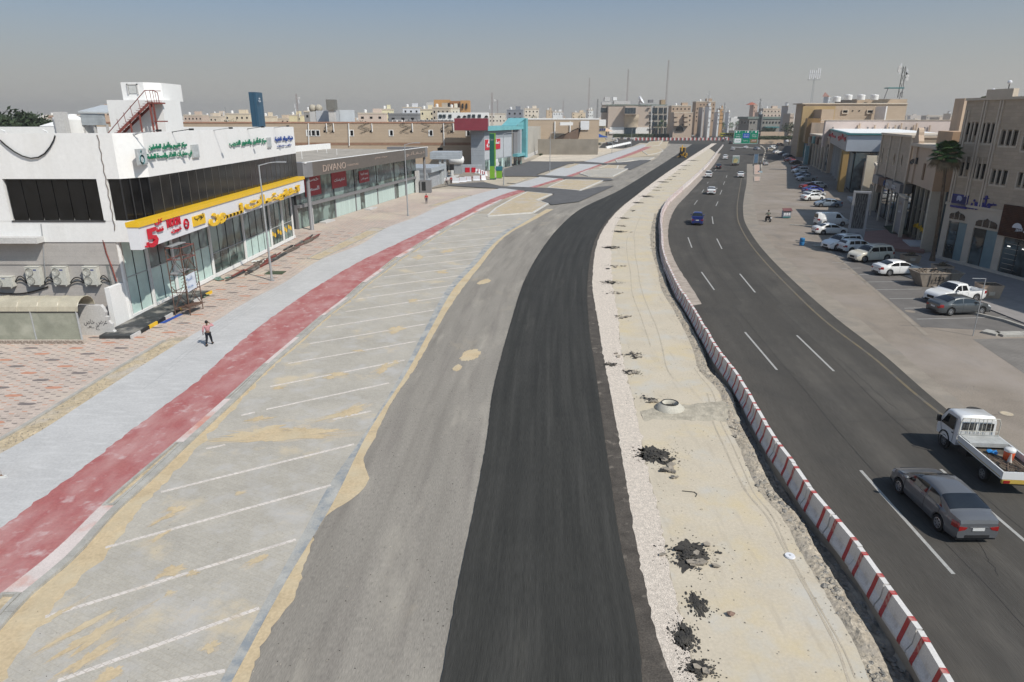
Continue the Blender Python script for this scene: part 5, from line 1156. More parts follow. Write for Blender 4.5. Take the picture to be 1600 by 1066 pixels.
ftext(FB, "letters", "DIVANO", m_gold, fas, (505,271), (540.5,262), .95, out=.36, depth=.05, zoff=.05)
ftext(FB, "letters", "FURNITURE", m_gold, fas, (543,260.5), (560,257), .28, out=.36, depth=.03)
ftext(FB, "letters", "مفروشات ومطابخ", m_gold, fas, (586,250), (605,246), .4, out=.36, depth=.03)
ftext(FB, "letters", "ديـفـانـو", m_gold, fas, (635,246), (663,240), .8, out=.36, depth=.03)
p = G(545,338,ZP)
for k, (x, y, lb) in enumerate(((512,347,"near the first column"),(580,327,"in the middle of the showroom front"))):
    p = G(x, y, ZP); o = thing("entrance_slab", "low pale slab step on the tiled sidewalk " + lb, "step", (p[0], p[1], ZP), FB.rz); MB().box(-1.6,-.5,0,1.6,.6,.22).build("slab", m_gwall, o, world=False)
p = G(480,352,ZP); o = thing("broken_doorway", "bare broken concrete doorway stub between the white shop and the showroom", "doorway", (p[0], p[1], ZP))
MB().box(-1.3,-.3,0,-.75,.5,3.3).build("jamb", m_gwall, o, world=False); MB().box(.35,-.3,0,.9,.5,3.0).build("jamb", m_gwall, o, world=False); MB().box(-1.3,-.32,2.7,.9,.52,3.35).build("lintel", m_gwall, o, world=False)
for i, (s, y, z, lb) in enumerate(((14, 12, ZT-.4, "twin rooftop air conditioner on the showroom roof"),(2, 6, ZT-.4, "boxy grey rooftop unit above the showroom's near corner"))):
    p = FB.w(s, y, z); o = ac_unit(p[0], p[1], z, lb, False, 1.4, 1.3, FB.rz-.6, "air conditioners on the showroom roof", "rooftop_unit")
for i in range(9):
    p = FB.w(3+i*4.3, 9 + (i % 3)*4, ZT-.5); t = thing("roof_vent_pipe", f"thin white vent pipe on the showroom roof", "pipe", (p[0],p[1],ZT-.5), 0, "vent pipes on the showroom roof"); t["label"] = "thin upright pipe standing on the showroom roof"; MB().tube((0,0,0),(0,0,1.0+.5*(i%2)),.05,6).build("pipe", m_wwall, t, world=False)
# dark kiosk and the blue-grey store beyond
p = G(667,302,0); o = thing("dark_kiosk", "dark grey metal kiosk beside the far column of the showroom", "kiosk", (p[0], p[1], 0)); MB().box(-1.3,-.8,ZP,1.0,.8,2.7).build("cabinet", m_gm, o, world=False); MB().box(-2.3,-.5,ZP,-1.5,.8,4.6).build("side_wall", m_gwall, o, world=False); MB().box(-.9,-.84,.6,-.1,-.8,2.4).build("panel", m_blackp, o, world=False)
FD = Frame(G(669,296), G(692,287)); D = FD.thing("workshop", "small pale blue-grey workshop with a roller door between showroom and fuel forecourt", "building")
zD = FD.px(686,258)[1]
m_bgp = bricks(M("blue_grey_cladding", (.40,.43,.46), .5, .05, 1), 3, .6, .02, (.6,.6,.62), plane='XZ')
fb(FD, 0, 0, 0, FD.L, 9, zD).build("wall", m_bgp, D); a = FD.L*.12
fb(FD, a, -.06, .1, FD.L*.75, 0, 3.6).build("roller_door", bricks(M("roller_door_grey", (.45,.46,.48), .5), 9, .12, .015, (.7,.7,.7), plane='XZ'), D)
fb(FD, FD.L*.78, -.5, 0, FD.L*.95, 0, zD+.2).build("corner_post", m_alu, D); fb(FD, 0, -.9, zD-1.0, FD.L, 0, zD).build("canopy_fascia", m_bgp, D)
# fuel forecourt
Y0 = 178; t = thing("fuel_canopy", "pale blue fuel station canopy on posts beside the beige wall", "canopy", (-24, Y0, 0))
xa, xb = VY(672,250,Y0)[0], VY(719,243,Y0)[0]; za, zb = VY(700,249,Y0)[1], VY(700,238,Y0)[1]
MB().box(xa, Y0, za, xb, Y0+8, zb).build("canopy_deck", m_bgp, t)
for x in (xa+2.5, xb-4): MB().box(x-.3, Y0+.4, 0, x+.3, Y0+1, za).build("post", m_alu, t)
o = thing("fuel_tank", "white horizontal fuel tank behind the forecourt wall", "tank", (VY(713,250,195)[0], 195, 5)); p = VY(713,250,195); MB().lathe([(.001,-2.2),(.9,-2.0),(1.3,-1.5),(1.3,1.5),(.9,2.0),(.001,2.2)], n=16, axis='x').shift((0,0,p[1]-5)).build("shell", m_wwall, o, world=False, smooth=True); MB().box(-1.6,-.5,-5,1.6,.5,p[1]-6.1).build("stand", m_steel, o, world=False)
a, b = VY(706,270,200), VY(753,257,200); o = thing("forecourt_wall", "light grey wall with red panels at the back of the fuel forecourt", "wall", (a[0], 200, 0)); MB().box(a[0],200,0,b[0],200.4,b[1]).build("wall", m_bgp, o)
for x0, x1 in ((727,734),(737,743)): q, r_ = VY(x0,270,199.9), VY(x1,262,199.9); MB().box(q[0],199.85,.1,r_[0],199.98,r_[1]).build("red_panel", m_redl, o)
for k, (x, y) in enumerate(((697,277),(706.5,275))):
    p = G(x, y); t = thing("fuel_pump", ["fuel pump with a black head, nearer the workshop", "fuel pump with a black head, nearer the red panels"][k], "pump", (p[0], p[1], .1), 0, "fuel pumps"); MB().box(-.4,-.3,0,.4,.3,1.5).build("body", m_wwall, t, world=False); MB().box(-.55,-.32,1.5,.55,.32,3.0).build("head", m_blackp, t, world=False)
    MB().path([(.42,0,1.6),(.7,0,1.2),(.55,0,.6)], .04, 5).build("hose", m_cab, t, world=False)
p = G(703,281); o = thing("pump_island", "raised pale concrete island under the fuel pumps", "island", (p[0],p[1],0)); MB().prism([G(693,284.5),G(716,277),(G(716,277)[0],G(716,275)[1]),G(692,279)], 0, .35).shift((-p[0],-p[1],0)).build("slab", m_gwall, o, world=False)
def jersey_mesh(w=1.5, h=.9):
    pr = [(-.28,0),(.28,0),(.28,.12),(.12,.4),(.09,h),(-.09,h),(-.12,.4),(-.28,.12)]
    return MB().slab([(0, a, b) for a, b in pr], (w, 0, 0))
for k, (x, y, rz) in enumerate(((712,286.5,0),(723,285.5,0),(731,284.3,0),(744.5,283,0),(756.5,282.7,.9),(745.5,270,1.2),(747,272,1.2),(751.5,272,1.3),(755.5,274,1.2),(758.5,275.5,1.2),(761.5,276,1.2))):
    p = G(x, y); t = thing("forecourt_barrier", "white and red plastic barrier in the row closing the fuel forecourt" if k < 5 else "white barrier in the curved row behind the green pylon", "barrier", (p[0]-.8, p[1], .06), rz, "plastic barriers of the forecourt row" if k < 5 else "plastic barriers behind the pylon")
    jersey_mesh(1.7, 1.25).build("block", m_wsign, t, world=False); MB().box(-.04,-.12,.5,.0,.12,1.28).box(1.7,-.12,.5,1.74,.12,1.28).build("red_end", m_redl, t, world=False)
# green pylon sign
p = G(769,281); t = thing("pylon_sign", "tall dark green pylon sign with a light green foot and edge", "sign", (p[0], p[1], ZP)); Yp = p[1]
x0, x1, x2 = VY(765,250,Yp)[0]-p[0], VY(772.6,250,Yp)[0]-p[0], VY(774.6,250,Yp)[0]-p[0]; zt = VY(769,209,Yp)[1]; zl = VY(770,260.5,Yp)[1]
m_dg = M("dark_green_panel", (.012,.10,.075), .4, .05, 1, fine=0); m_lg = M("light_green_panel", (.17,.36,.03), .4, .05, 1, fine=0)
MB().box(x0, 0, zl, x1, .6, zt).build("green_panel", m_dg, t, world=False); MB().box(x0, 0.002, 0, x1+.02, .6, zl-.01).build("light_foot", m_lg, t, world=False); MB().box(x1, .002, zl, x2, .6, zt).build("light_edge", m_lg, t, world=False); MB().box(x0-.02,-.02,-.05,x2,.62,.18).build("base", m_dg, t, world=False)
MB().box(x0+.01,-.001,zt-.12,x1,.01,zt).build("light_top", m_lg, t, world=False)
letters("letters", "نفط", m_alu, t, (x0+.25, -.01, VY(770,219.5,Yp)[1]-ZP), (1,0,0), .8, .5, .01)
p = G(780,279); o = thing("atm_booth", "green booth with a teal head right beside the pylon sign", "booth", (p[0], p[1], ZP)); MB().box(-.75,-.2,0,.75,1.2,1.9).build("body", m_lg, o, world=False); MB().box(-.9,-.3,1.9,.9,1.3,2.9).build("head", M("teal_head", (.03,.17,.22), .4), o, world=False); MB().lathe([(.001,-.1),(.55,-.1),(.55,.1),(.001,.1)], (-.5,0,3.6), 18, 'y').build("round_sign", m_wsign, o, world=False)
# grey, red and turquoise shop
Yr = G(757,268)[1]; FR = Frame(G(757,268), G(814,257)); zr = VY(757,203,Yr)[1]
T = thing("cladded_shop", "grey-clad corner shop with a dark red box, a turquoise frame and a red sign", "building", (FR.A.x, FR.A.y, 0), FR.rz)
m_gcl = bricks(M("grey_tile_cladding", (.31,.335,.365), .5, .05, 1), 2.4, 1.5, .03, (.55,.55,.58), plane='XZ', off=0., tone=.06); m_lcl = M("light_grey_cladding", (.46,.475,.50), .5, .04, .6); m_tur = M("turquoise_panel", (.17,.43,.46), .45, .08, .4); m_dred = M("dark_red_panel", (.22,.035,.05), .5, .06, .6)
xL = VY(736,230,Yr)[0]
MB().prism([(xL,Yr),(FR.A.x,Yr),FR.w(FR.L*.72,0)[:2],FR.w(FR.L*.72,16)[:2],(xL,Yr+30)], 0, zr+.6).build("wall_block", m_gcl, T)
MB().box(xL, Yr-.05, 0, FR.A.x, Yr, zr).build("end_wall", m_gcl, T)
fb(FR, .1, -.08, 3.3, FR.L*.70, 0, FR.px(790,215)[1]).build("front_cladding", m_lcl, T)
MB().box(VY(710,200,Yr-3)[0], Yr-3, VY(740,204,Yr-3)[1], VY(762,200,Yr-3)[0], Yr+6, VY(740,185,Yr-3)[1]).build("red_box", m_dred, T)
z1, z0 = FR.px(790,190)[1]-.5, FR.px(790,196)[1]-.4
fb(FR, 0, -1.2, zr-.3, FR.L+2, 6, zr+.9).build("turquoise_beam", m_tur, T)
s1 = FR.px(814,240)[0]; s2 = FR.px(818,240)[0]
fb(FR, s1-1.2, -2.2, 2.4, s1+.6, -.1, zr+3.2).build("turquoise_pier", m_tur, T)
MB().slab([FR.w(s1-8,-1.3,zr+.9),FR.w(s1-1.2,-1.3,zr+.9),FR.w(s1-1.2,-1.3,zr+3.2)], (0,.01,0)).slab([FR.w(s1-8,-1.0,zr+.9),FR.w(s1-1.2,-2.0,zr+3.2),FR.w(s1-1.2,4,zr+3.2),FR.w(s1-8,4,zr+.9)], (0,0,.1)).build("turquoise_wing", m_tur, T)
fb(FR, s1-9, -1.9, 3.0, s1, -.1, 3.9).build("turquoise_ledge", m_tur, T)
fb(FR, s1-9, -.5, 3.9, s1-1.2, -.1, zr-.3).build("recess_wall", m_gm, T)
fb(FR, s1-5.2, -1.6, 3.9, s1-4.2, -.5, zr-.3).build("recess_pier", m_lcl, T)
zA, zC = FR.px(765,218)[1], FR.px(765,234)[1]; a, b = FR.px(757.5,225,.1)[0]+.2, FR.px(781,225,.1)[0]
rs = fb(FR, a, -.25, zC, b, -.08, zA).build("red_sign", m_redl, T)
ftext(FR, "letters", "سلمى", m_wsign, rs, (768,228), (780,226), 1.6, out=.27, depth=.08, bold=.03); 
MB().slab([FR.w(a+.5,-.27,zC+1.4),FR.w(a+1.6,-.27,zC+1.6),FR.w(a+2.6,-.27,zC+3.0),FR.w(a+3.2,-.27,zC+3.1),FR.w(a+3.6,-.27,zC+1.9),FR.w(a+3.0,-.27,zC+1.7),FR.w(a+2.3,-.27,zC+2.0),FR.w(a+1.4,-.27,zC+1.0)], (.05,0,0)).build("white_emblem", m_wsign, rs)
ftext(FR, "letters", "YAMI", m_wsign, rs, (760,231), (765,230), .5, out=.27, depth=.06)
for i in range(8):
    a = .6 + i*(FR.L*.66)/8; fb(FR, a, -.14, .2, a+(FR.L*.66)/8-.5, -.02, 3.1).build("shop_window", [m_dgl, m_pgl, m_dgl, m_wsign, m_dgl, m_pgl, m_dgl, m_dgl][i], T)
for i in range(4): fb(FR, s1-8.6+i*2.1, -.6, .2, s1-7.0+i*2.1, -.3, 2.9).build("shop_window", [m_bglass, m_dgl][i % 2], T)
# concrete block wall building
FC = Frame(G(826,246), G(857,231.3)); zc = FC.px(845,197.5)[1]; o = FC.thing("concrete_hall", "windowless pale concrete hall beside the turquoise shop", "building")
m_blk = bricks(M("pale_concrete_blocks", (.43,.405,.36), .9, .08, .1), 6, 30, .12, (.85,.84,.82), plane='XZ', off=0, tone=.05)
fb(FC, -16, 0, 0, FC.L, 26, zc).build("wall", m_blk, o); fb(FC, -16, -.3, 0, FC.L+.1, 0, 1.2).build("plinth", m_gwall, o)
# long beige building behind
Yb = 215.0; xa, xb = -150, VY(736,220,Yb)[0]; zt = VY(600,191.5,Yb)[1]
m_beige = bricks(M("beige_brick_wall", (.47,.37,.275), .9, .06, .05), 3, .8, .05, (.88,.86,.84), plane='XZ', tone=.07)
Bg = thing("long_beige_building", "very long beige building with small windows running behind the shops", "building", (-60, Yb, 0))
MB().box(xa, Yb, 0, xb, Yb+40, zt).build("wall", m_beige, Bg); MB().box(xa, Yb-.12, zt-.25, xb, Yb+.3, zt+.2).build("coping", M("terracotta_coping", (.40,.22,.15), .8), Bg)
MB().box(xa, Yb-.06, VY(600,227,Yb)[1], xb, Yb, VY(600,223,Yb)[1]).build("painted_band", M("brown_band", (.30,.18,.12), .85), Bg)
for i, x in enumerate((482,489,496,549,611,673,731)):
    q0, q1 = VY(x-2.6,212,Yb), VY(x+2.8,203.5,Yb); w = MB().box(q0[0]-.15,Yb-.1,q0[1]-.2,q1[0]+.15,Yb,q1[1]+.1).build("window", m_wwall, Bg); MB().box(q0[0]+.3,Yb-.13,q0[1],q1[0]-.05,Yb-.09,q1[1]-.1).build("pane", m_bglass, w)
for i, x in enumerate((507,520,579,642,705,690)):
    q0, q1 = VY(x-1.2,207,Yb), VY(x+1.4,204,Yb); MB().box(q0[0],Yb-.08,q0[1],q1[0],Yb,q1[1]).build("vent", m_bglass, Bg)
q0, q1 = VY(684,235,Yb), VY(692,231,Yb); MB().box(q0[0],Yb-.1,q0[1],q1[0],Yb,q1[1]).build("window", m_bglass, Bg)
rng = random.Random(11)
for i, x in enumerate((482,510,521,545,581,644,693,708)):
    a = VY(x,193,Yb); b = VY(x+1,206 if i % 3 else 228,Yb); MB().path([(a[0],Yb-.2,a[1]),(b[0],Yb-.2,b[1])], .16, 6).build("drain_pipe", m_wwall, Bg)
for i, x in enumerate((512,566,571,631,635,665,695,702)):
    a = VY(x,192,Yb); n = 8; MB().path([(a[0]+2.2*sin(k*1.3+i)*.6, Yb-.2, a[1]-k*.42) for k in range(n)], .05, 4).build("loose_cable", m_cab, Bg)
for i, x in enumerate((636,642,648,655,661,668,674,681,688,694,700,706,625,617)):
    a = VY(x,192,Yb+2); t = thing("rooftop_air_conditioner", "small white air-conditioner box on the long beige building's roof edge", "air conditioner", (a[0], Yb+2, zt), 0, "air-conditioner boxes on the beige roof"); MB().box(-.8,0,0,.8,.8,.75).build("casing", m_wwall, t, world=False); MB().box(-.6,-.04,.1,.5,0,.65).build("fan_guard", m_gm, t, world=False)
# second beige stretch right of the concrete hall, with its lower brown shed
Y2 = 330.0; xa, xb = VY(818,200,Y2)[0], VY(936,200,Y2)[0]; zt = VY(880,186,Y2)[1]
o = thing("beige_hall", "long low beige hall behind the sandy lot", "building", (40, Y2, 0)); MB().box(xa, Y2, 0, xb, Y2+30, zt).build("wall", m_beige, o); MB().box(xa, Y2-.2, zt-.3, xb, Y2+30.2, zt+.3).build("coping", m_wwall, o)
a, b = VY(868,214,Y2-8), VY(906,193,Y2-8); MB().slab([(a[0],Y2-.2,a[1]-1),(a[0]+12,Y2-.2,b[1]-2),(b[0],Y2-.2,b[1]-2),(b[0],Y2-.2,a[1]-1)], (0,-3,0)).build("brown_shed", M("brown_shed", (.17,.115,.085), .9), o)
MB().box(VY(875,195,Y2-6)[0],Y2-7,VY(875,196,Y2-6)[1],VY(895,195,Y2-6)[0],Y2-3,VY(875,194,Y2-6)[1]+.8).build("shed_roof", m_wwall, o)
a, b = VY(907,203,Y2-1), VY(921,189,Y2-1); MB().box(a[0],Y2-.6,a[1],b[0],Y2-.3,b[1]).build("white_panel", m_wsign, o)
for x in (867, 891): q = VY(x,190,Y2-.3); MB().tube((q[0],Y2-.3,q[1]),(q[0],Y2-.3,5),.3,6).build("drain_pipe", m_wwall, o)
a, b = VY(855,231,300), VY(935,217.5,300); o = thing("boundary_wall", "grey-brown boundary wall across the back of the sandy lot", "wall", (a[0], 300, 0)); MB().box(a[0]-4,300,-.1,b[0],300.5,b[1]).build("wall", M("grey_brown_render", (.27,.24,.20), .9, .12, .2), o)
# ---------------------------------------------------------------- buildings, right side
m_stone = bricks(M("beige_stone_cladding", (.49,.40,.305), .85, .05, .5, bump=.1), .9, .33, .012, (.78,.76,.74), plane='XZ', tone=.13)
m_trim = M("smooth_pale_stone", (.57,.49,.395), .8, .05, .8); m_peach = overlay(M("peach_render", (.50,.335,.215), .85, .04, .4, bump=.1), (.42,.30,.21), .4, .55, .7, amount=.6)
m_pinkr = overlay(M("pinkish_render", (.53,.405,.30), .85, .05, .5, bump=.1), (.35,.29,.24), .4, .55, .7, stretch=(1,1,.3), amount=.6)
m_wood2 = bricks(M("red_brown_slats", (.13,.045,.022), .6, .15, 2), 8, .16, .03, (.35,.3,.3), plane='XZ', off=0, tone=.3)
m_wpost = M("cream_pilaster", (.60,.53,.42), .8, .05, 1); m_ochre = M("ochre_render", (.42,.27,.10), .85, .06, .6)
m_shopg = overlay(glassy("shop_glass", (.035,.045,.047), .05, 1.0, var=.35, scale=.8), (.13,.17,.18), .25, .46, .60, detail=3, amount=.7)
m_shopw = glassy("film_covered_glass", (.19,.27,.29), .3, .5, var=.08, scale=1.0)
sheet("paved_forecourt", [(1445,395),(1477,392),(1620,442),(1700,560),(1640,520),(1400,425)], .10, M("dark_paved_forecourt", (.27,.25,.24), .85, .08, 1, bump=.1), sides=0.)
F1 = Frame((47.85, 75.0), (49.75, 62.4)); F1.L = 34
R1 = F1.thing("stone_building", "three-storey beige stone building with slit windows, arched shop lights and a blue logo", "building")
Z1 = 17.0; gz = F1.px(1500,322)[1]
fb(F1, 0, .25, 0, F1.L, 20, Z1-.4).build("core_wall", m_stone, R1)
def rect1(F, x, yt, yb, w, nm, mat, parent, out=0., dep=.12):
    """upright rectangle around photo column x between rows yt, yb; w metres wide"""
    s, zb = F.px(x, yb, out); s2, zt = F.px(x, yt, out); s = (s+s2)/2
    return fb(F, s-w/2, -out-dep, zb, s+w/2, -out, zt).build(nm, mat, parent)
fb(F1, -.05, -.12, gz, F1.L, .25, gz+.25).build("string_course", m_trim, R1)
bays = []; groups = [[(1513,193,210.5),(1518,193,221),(1524,193,212)],[(1534.8,193.8,221.5),(1542,193.8,222),(1550.5,193.8,223)],[(1567.5,205,225.5),(1576.3,205,226.3),(1585.5,205,227)],[(1504.5,247,274),(1511.7,247,265.5)],[(1522,249,277.5),(1529.3,249,278.5),(1537,249,279.5)],[(1552.4,266.5,285.5),(1560,267,287),(1569,267.5,288.5)],[(1594.6,271,290),(1602,272,292),(1610,273,294)],[(1602,215,233),(1611,216,234),(1620,217,235)]]
for g in groups:
    ss = [(F1.px(x,(a+b)/2)[0], F1.px(x,a)[1], F1.px(x,b)[1]) for x, a, b in g]
    o = fb(F1, min(s[0] for s in ss)-.42, -.03, min(s[2] for s in ss)-.28, max(s[0] for s in ss)+.42, .26, min(s[2] for s in ss)-.10).build("window_sill", m_trim, R1)
    lo_, hi_ = min(s[2] for s in ss), max(s[1] for s in ss)
    ed = [ss[0][0]-.40] + [ (ss[i][0]+ss[i+1][0])/2 for i in range(len(ss)-1)] + [ss[-1][0]+.40]
    for e_ in ed: fb(F1, e_-.07, -.05, lo_-.1, e_+.07, .26, hi_+.12).build("window_jamb", m_trim, R1)
    for s, a, b in ss: fb(F1, s-.24, .12, b, s+.24, .27, a).build("window", m_bglass, R1)
    bays.append((ed[0]-.07, ed[-1]+.07, lo_-.28, hi_+.12))
# stone skin around the window bays (0.25 m thick), built as piers and panels per storey
cuts = sorted(bays); 
for zlo, zhi in ((gz+.25, 10.55), (10.55, Z1)):
    bs = sorted([b for b in bays if (b[2]+b[3])/2 > zlo and (b[2]+b[3])/2 < zhi]); s = 0
    for b in bs + [(F1.L, F1.L, zlo, zhi)]:
        if b[0] - s > .02: fb(F1, s, 0, zlo, b[0], .25, zhi).build("stone_panel", m_stone, R1)
        if b[0] < F1.L:
            fb(F1, b[0], 0, zlo, b[1], .25, max(zlo, b[2])).build("stone_panel", m_stone, R1); fb(F1, b[0], 0, b[3], b[1], .25, zhi).build("stone_panel", m_stone, R1)
        s = b[1]
for xt, xb in ((1544.4,1512.5),(1570,1537),(1519,1490)):
    s = F1.px(xt,147)[0]; 
    for q in (-.16, .16): fb(F1, s+q-.08, -.13, gz+.25, s+q+.08, 0, Z1-.3 if xt > 1520 else Z1-1.2).build("pilaster", m_trim, R1)
fb(F1, -.05, -.18, Z1-.25, F1.L, .3, Z1).build("cornice", m_trim, R1)
fb(F1, F1.px(1544,147)[0], -.2, Z1, F1.px(1570,144)[0]+1.2, .4, Z1+.75).build("raised_parapet", m_trim, R1)
fb(F1, 0, 0, 0, .9, .25, gz).build("corner_pier", m_trim, R1)
def span(F, x0, y0, x1, y1, out=0): return F.px(x0, y0, out)[0], F.px(x1, y1, out)[0]
wins = [(span(F1,1473,394,1500.3,402.9), F1.px(1477.8,345.7)[1]), (span(F1,1510,408.5,1546.3,419.8), F1.px(1518,357)[1]), (span(F1,1556.6,423.5,1600,438), F1.px(1568,372)[1])]
s = .9
for k, ((a, b), zt) in enumerate(wins):
    fb(F1, s, 0, 0, a, .25, gz).build("shop_pier", m_trim, R1); fb(F1, a, 0, zt+.15, b, .25, gz).build("shop_lintel", m_trim, R1)
    n = 2
    for j in range(n):
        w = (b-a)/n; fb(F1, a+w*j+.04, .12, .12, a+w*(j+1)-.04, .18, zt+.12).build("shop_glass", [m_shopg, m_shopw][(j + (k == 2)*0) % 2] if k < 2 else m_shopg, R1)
        fb(F1, a+w*(j+1)-.04, .08, .1, a+w*(j+1)+.04, .2, zt+.12).build("mullion", m_mull, R1)
    s = b
fb(F1, s, 0, 0, F1.L, .25, gz).build("shop_pier", m_trim, R1); fb(F1, 0, -.25, 0, F1.L, 0, .35).build("plinth", m_trim, R1)
for (x0, y0, x1, y1) in ((1484,340,1507,346),(1525,351,1557,360)):
    a, z0 = F1.px(x0, y0); b, z1 = F1.px(x1, y1); z = (z0+z1)/2; h = .75; mid = (a+b)/2
    pt = [(a,z),(b,z),(b,z+h*.55),(b-.25,z+h*.8),(mid+.2,z+h),(mid,z+h*1.2),(mid-.2,z+h),(a+.25,z+h*.8),(a,z+h*.55)]
    o = MB().slab([F1.w(u_, -.02, v_) for u_, v_ in pt], tuple(F1.n*.05)).build("arched_light", m_bglass2, R1)
    for q in (.33,.66): fb(F1, a+(b-a)*q-.03, -.10, z, a+(b-a)*q+.03, -.05, z+h*.95).build("glazing_bar", m_trim, o)
m_nav = M("navy_sign", (.02,.02,.20), .4, .05, 3, fine=0)
a, z1 = F1.px(1490,301); b, z0 = F1.px(1510,327); lg = fb(F1, a, -.12, z0, b, 0, z1-.1).build("logo_panel", m_nav, R1)
fb(F1, a+.12, -.14, z0+.45, b-.12, -.12, z1-.25).build("logo_field", M("deep_navy_panel", (.02,.02,.13), .5), lg)
m = MB(); c = ((a+b)/2, z0+.95); m.slab([F1.w(c[0]+.42*cos(t)*(1 if t < 2.5 else .8), -.15, c[1]+.36*sin(t)) for t in np.linspace(0, pi, 10)] + [F1.w(c[0]-.25, -.15, c[1]-.25), F1.w(c[0]-.05,-.15,c[1]-.05), F1.w(c[0]+.2,-.15,c[1]-.25)], tuple(F1.n*.02)).build("logo_emblem", M("pale_blue_panel", (.42,.44,.58), .5), lg)
ftext(F1, "letters", "مأمون", m_nav, R1, (1515,331), (1545,335), 1.6, out=.02, depth=.08, bold=.055, zoff=.25)
ftext(F1, "letters", "عطور", m_nav, R1, (1546,322), (1557,324), .4, out=.02, depth=.06, bold=.02); ftext(F1, "letters", "مامون", m_nav, R1, (1506,326), (1516,329), .4, out=.02, depth=.06, bold=.02)
a = F1.px(1561,367)[0]; z0 = F1.px(1560,367,.15)[1]; z1 = F1.px(1571,319.5,.15)[1]; wp = fb(F1, a, -.22, z0, a+14, 0, z1).build("slatted_panel", m_wood2, R1)
k_ = a + .1
while k_ < a + 8: fb(F1, k_, -.26, z0, k_+.07, -.22, z1).build("slat", m_wood2, wp); k_ += .17
s_, z_ = F1.px(1590,352,.3); MB().slab([F1.w(s_+.55*cos(t), -.29, z_-.3+.5*sin(t)) for t in np.linspace(0, pi, 12)], tuple(F1.n*.03)).build("dome_logo", m_wsign, wp)
ftext(F1, "letters", "بن الجوز", m_wsign, wp, (1586,361), (1604,366), .42, out=.28, depth=.03, bold=.02)
for k in range(6): fb(F1, wins[2][0][0]+.3, .10, .7+k*.5, wins[2][0][0]+1.8, .115, .73+k*.5).build("shelf_line", m_trim, R1)
for q in (0.5, 2.2): fb(F1, wins[2][0][0]+q, .10, 2.9, wins[2][0][0]+q+.35, .115, 3.0).build("strip_lamp", M("lit_lamp", (.9,.9,.85), em=1.5, fine=0), R1)
for k, x in enumerate((1549,1572)):
    s_ = F1.px(x,143)[0]; p = F1.w(s_, .2, Z1+.7 if k else Z1); t = thing("roof_lamp", ["small round lamp on the stone parapet, left of two","small round lamp on the raised stone parapet, right of two"][k], "lamp", p, 0, "round lamps on the stone parapet"); MB().tube((0,0,0),(0,0,.5),.05,5).build("stem", m_blackp, t, world=False); MB().sphere((0,0,.65),.2).build("globe", m_wsign, t, world=False)
o = thing("brown_rooftop_block", "brown block rising behind the left end of the stone building", "building", (62, 96, 0)); a, b = VY(1488,154,92), VY(1560,149,92); MB().box(a[0]+1,91,0,b[0],93,a[1]).build("wall", m_pinkr, o); MB().box(a[0]+1.5,91.9,a[1]-.35,b[0]+6,92,a[1]-.1).build("ledge", m_peach, o)
rng = random.Random(8)
m = MB()
for k in range(40): m.rock((a[0]+4.5+rng.random()*6, 93, a[1]+.1), rng.uniform(.15,.5), k)
m.build("rooftop_plants", M("dull_foliage", (.07,.09,.03), .9, .3, 4), o, kind="stuff")
# gabled peach shop
F2 = Frame((52.6, 91.5), (48.4, 79.0)); ztp = F2.px(1448,226)[1]; zlo = F2.px(1448,296)[1]
R2 = F2.thing("gabled_shop", "peach rendered shop with a curved gable, Arabic letters and a glazed ground floor", "building")
fb(F2, 0, 0, zlo, F2.L, 14, ztp-.2).build("upper_wall", m_pinkr, R2)
fb(F2, F2.L, -.01, zlo, F2.L+.12, 14, ztp-.15).build("side_wall", m_peach, R2)
fb(F2, -.1, -.35, ztp-.35, F2.L+.25, 14, ztp).build("cornice", m_trim, R2)
fb(F2, F2.L*.5, 1, ztp, F2.L, 14, ztp+1.6).build("roof_block", m_peach, R2)
sg_ = F2.px(1434,215)[0]
MB().slab([F2.w(sg_-1.6,-.1,ztp-.6),F2.w(sg_+1.6,-.1,ztp-.6),F2.w(sg_+1.5,-.1,ztp+.3)] + [F2.w(sg_+.8*cos(t), -.1, ztp+1.0+.9*sin(t)) for t in np.linspace(0, pi, 9)] + [F2.w(sg_-1.5,-.1,ztp+.3)], tuple(-F2.n*.6)).build("gable", m_pinkr, R2)
for q in (-1.7, 1.7): fb(F2, sg_+q-.15, -.2, zlo, sg_+q+.15, 0, ztp).build("pilaster", m_pinkr, R2)
fb(F2, F2.L-3.2, -.5, ztp-1.6, F2.L-.6, 0, ztp-1.35).build("ledge", m_trim, R2)
rect1(F2, 1444, 255, 282, .7, "niche", M("brown_render", (.25,.16,.10), .85), R2)
ftext(F2, "letters", "الندى", m_mull, R2, (1422,259), (1433,257), 1.0, out=.05, depth=.15, bold=.03)
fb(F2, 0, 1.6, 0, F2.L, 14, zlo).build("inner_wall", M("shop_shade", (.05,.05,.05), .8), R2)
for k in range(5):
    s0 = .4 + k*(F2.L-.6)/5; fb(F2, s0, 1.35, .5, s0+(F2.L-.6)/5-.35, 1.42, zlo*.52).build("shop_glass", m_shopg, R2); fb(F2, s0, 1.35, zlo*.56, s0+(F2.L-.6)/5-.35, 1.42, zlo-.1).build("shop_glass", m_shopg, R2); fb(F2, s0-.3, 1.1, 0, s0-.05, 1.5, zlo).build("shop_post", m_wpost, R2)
fb(F2, F2.L-.4, 0, 0, F2.L, 1.5, zlo).build("corner_post", m_wpost, R2); fb(F2, F2.L-.1, 1.5, 0, F2.L+.1, 10, zlo).build("side_glass", m_shopg, R2)
for k, (w_, z_) in enumerate(((3.4,.18),(2.9,.34),(2.4,.5))): fb(F2, F2.L-5.5, -1.6+.35*k, .0 if k == 0 else z_-.16, F2.L-1, 1.2, z_).build("step", m_gwall, R2)
ftext(F2, "letters", "مجوهرات الندى", m_yel, R2, (1428,355), (1447,368), .8, out=-.9, depth=.1, bold=.03)
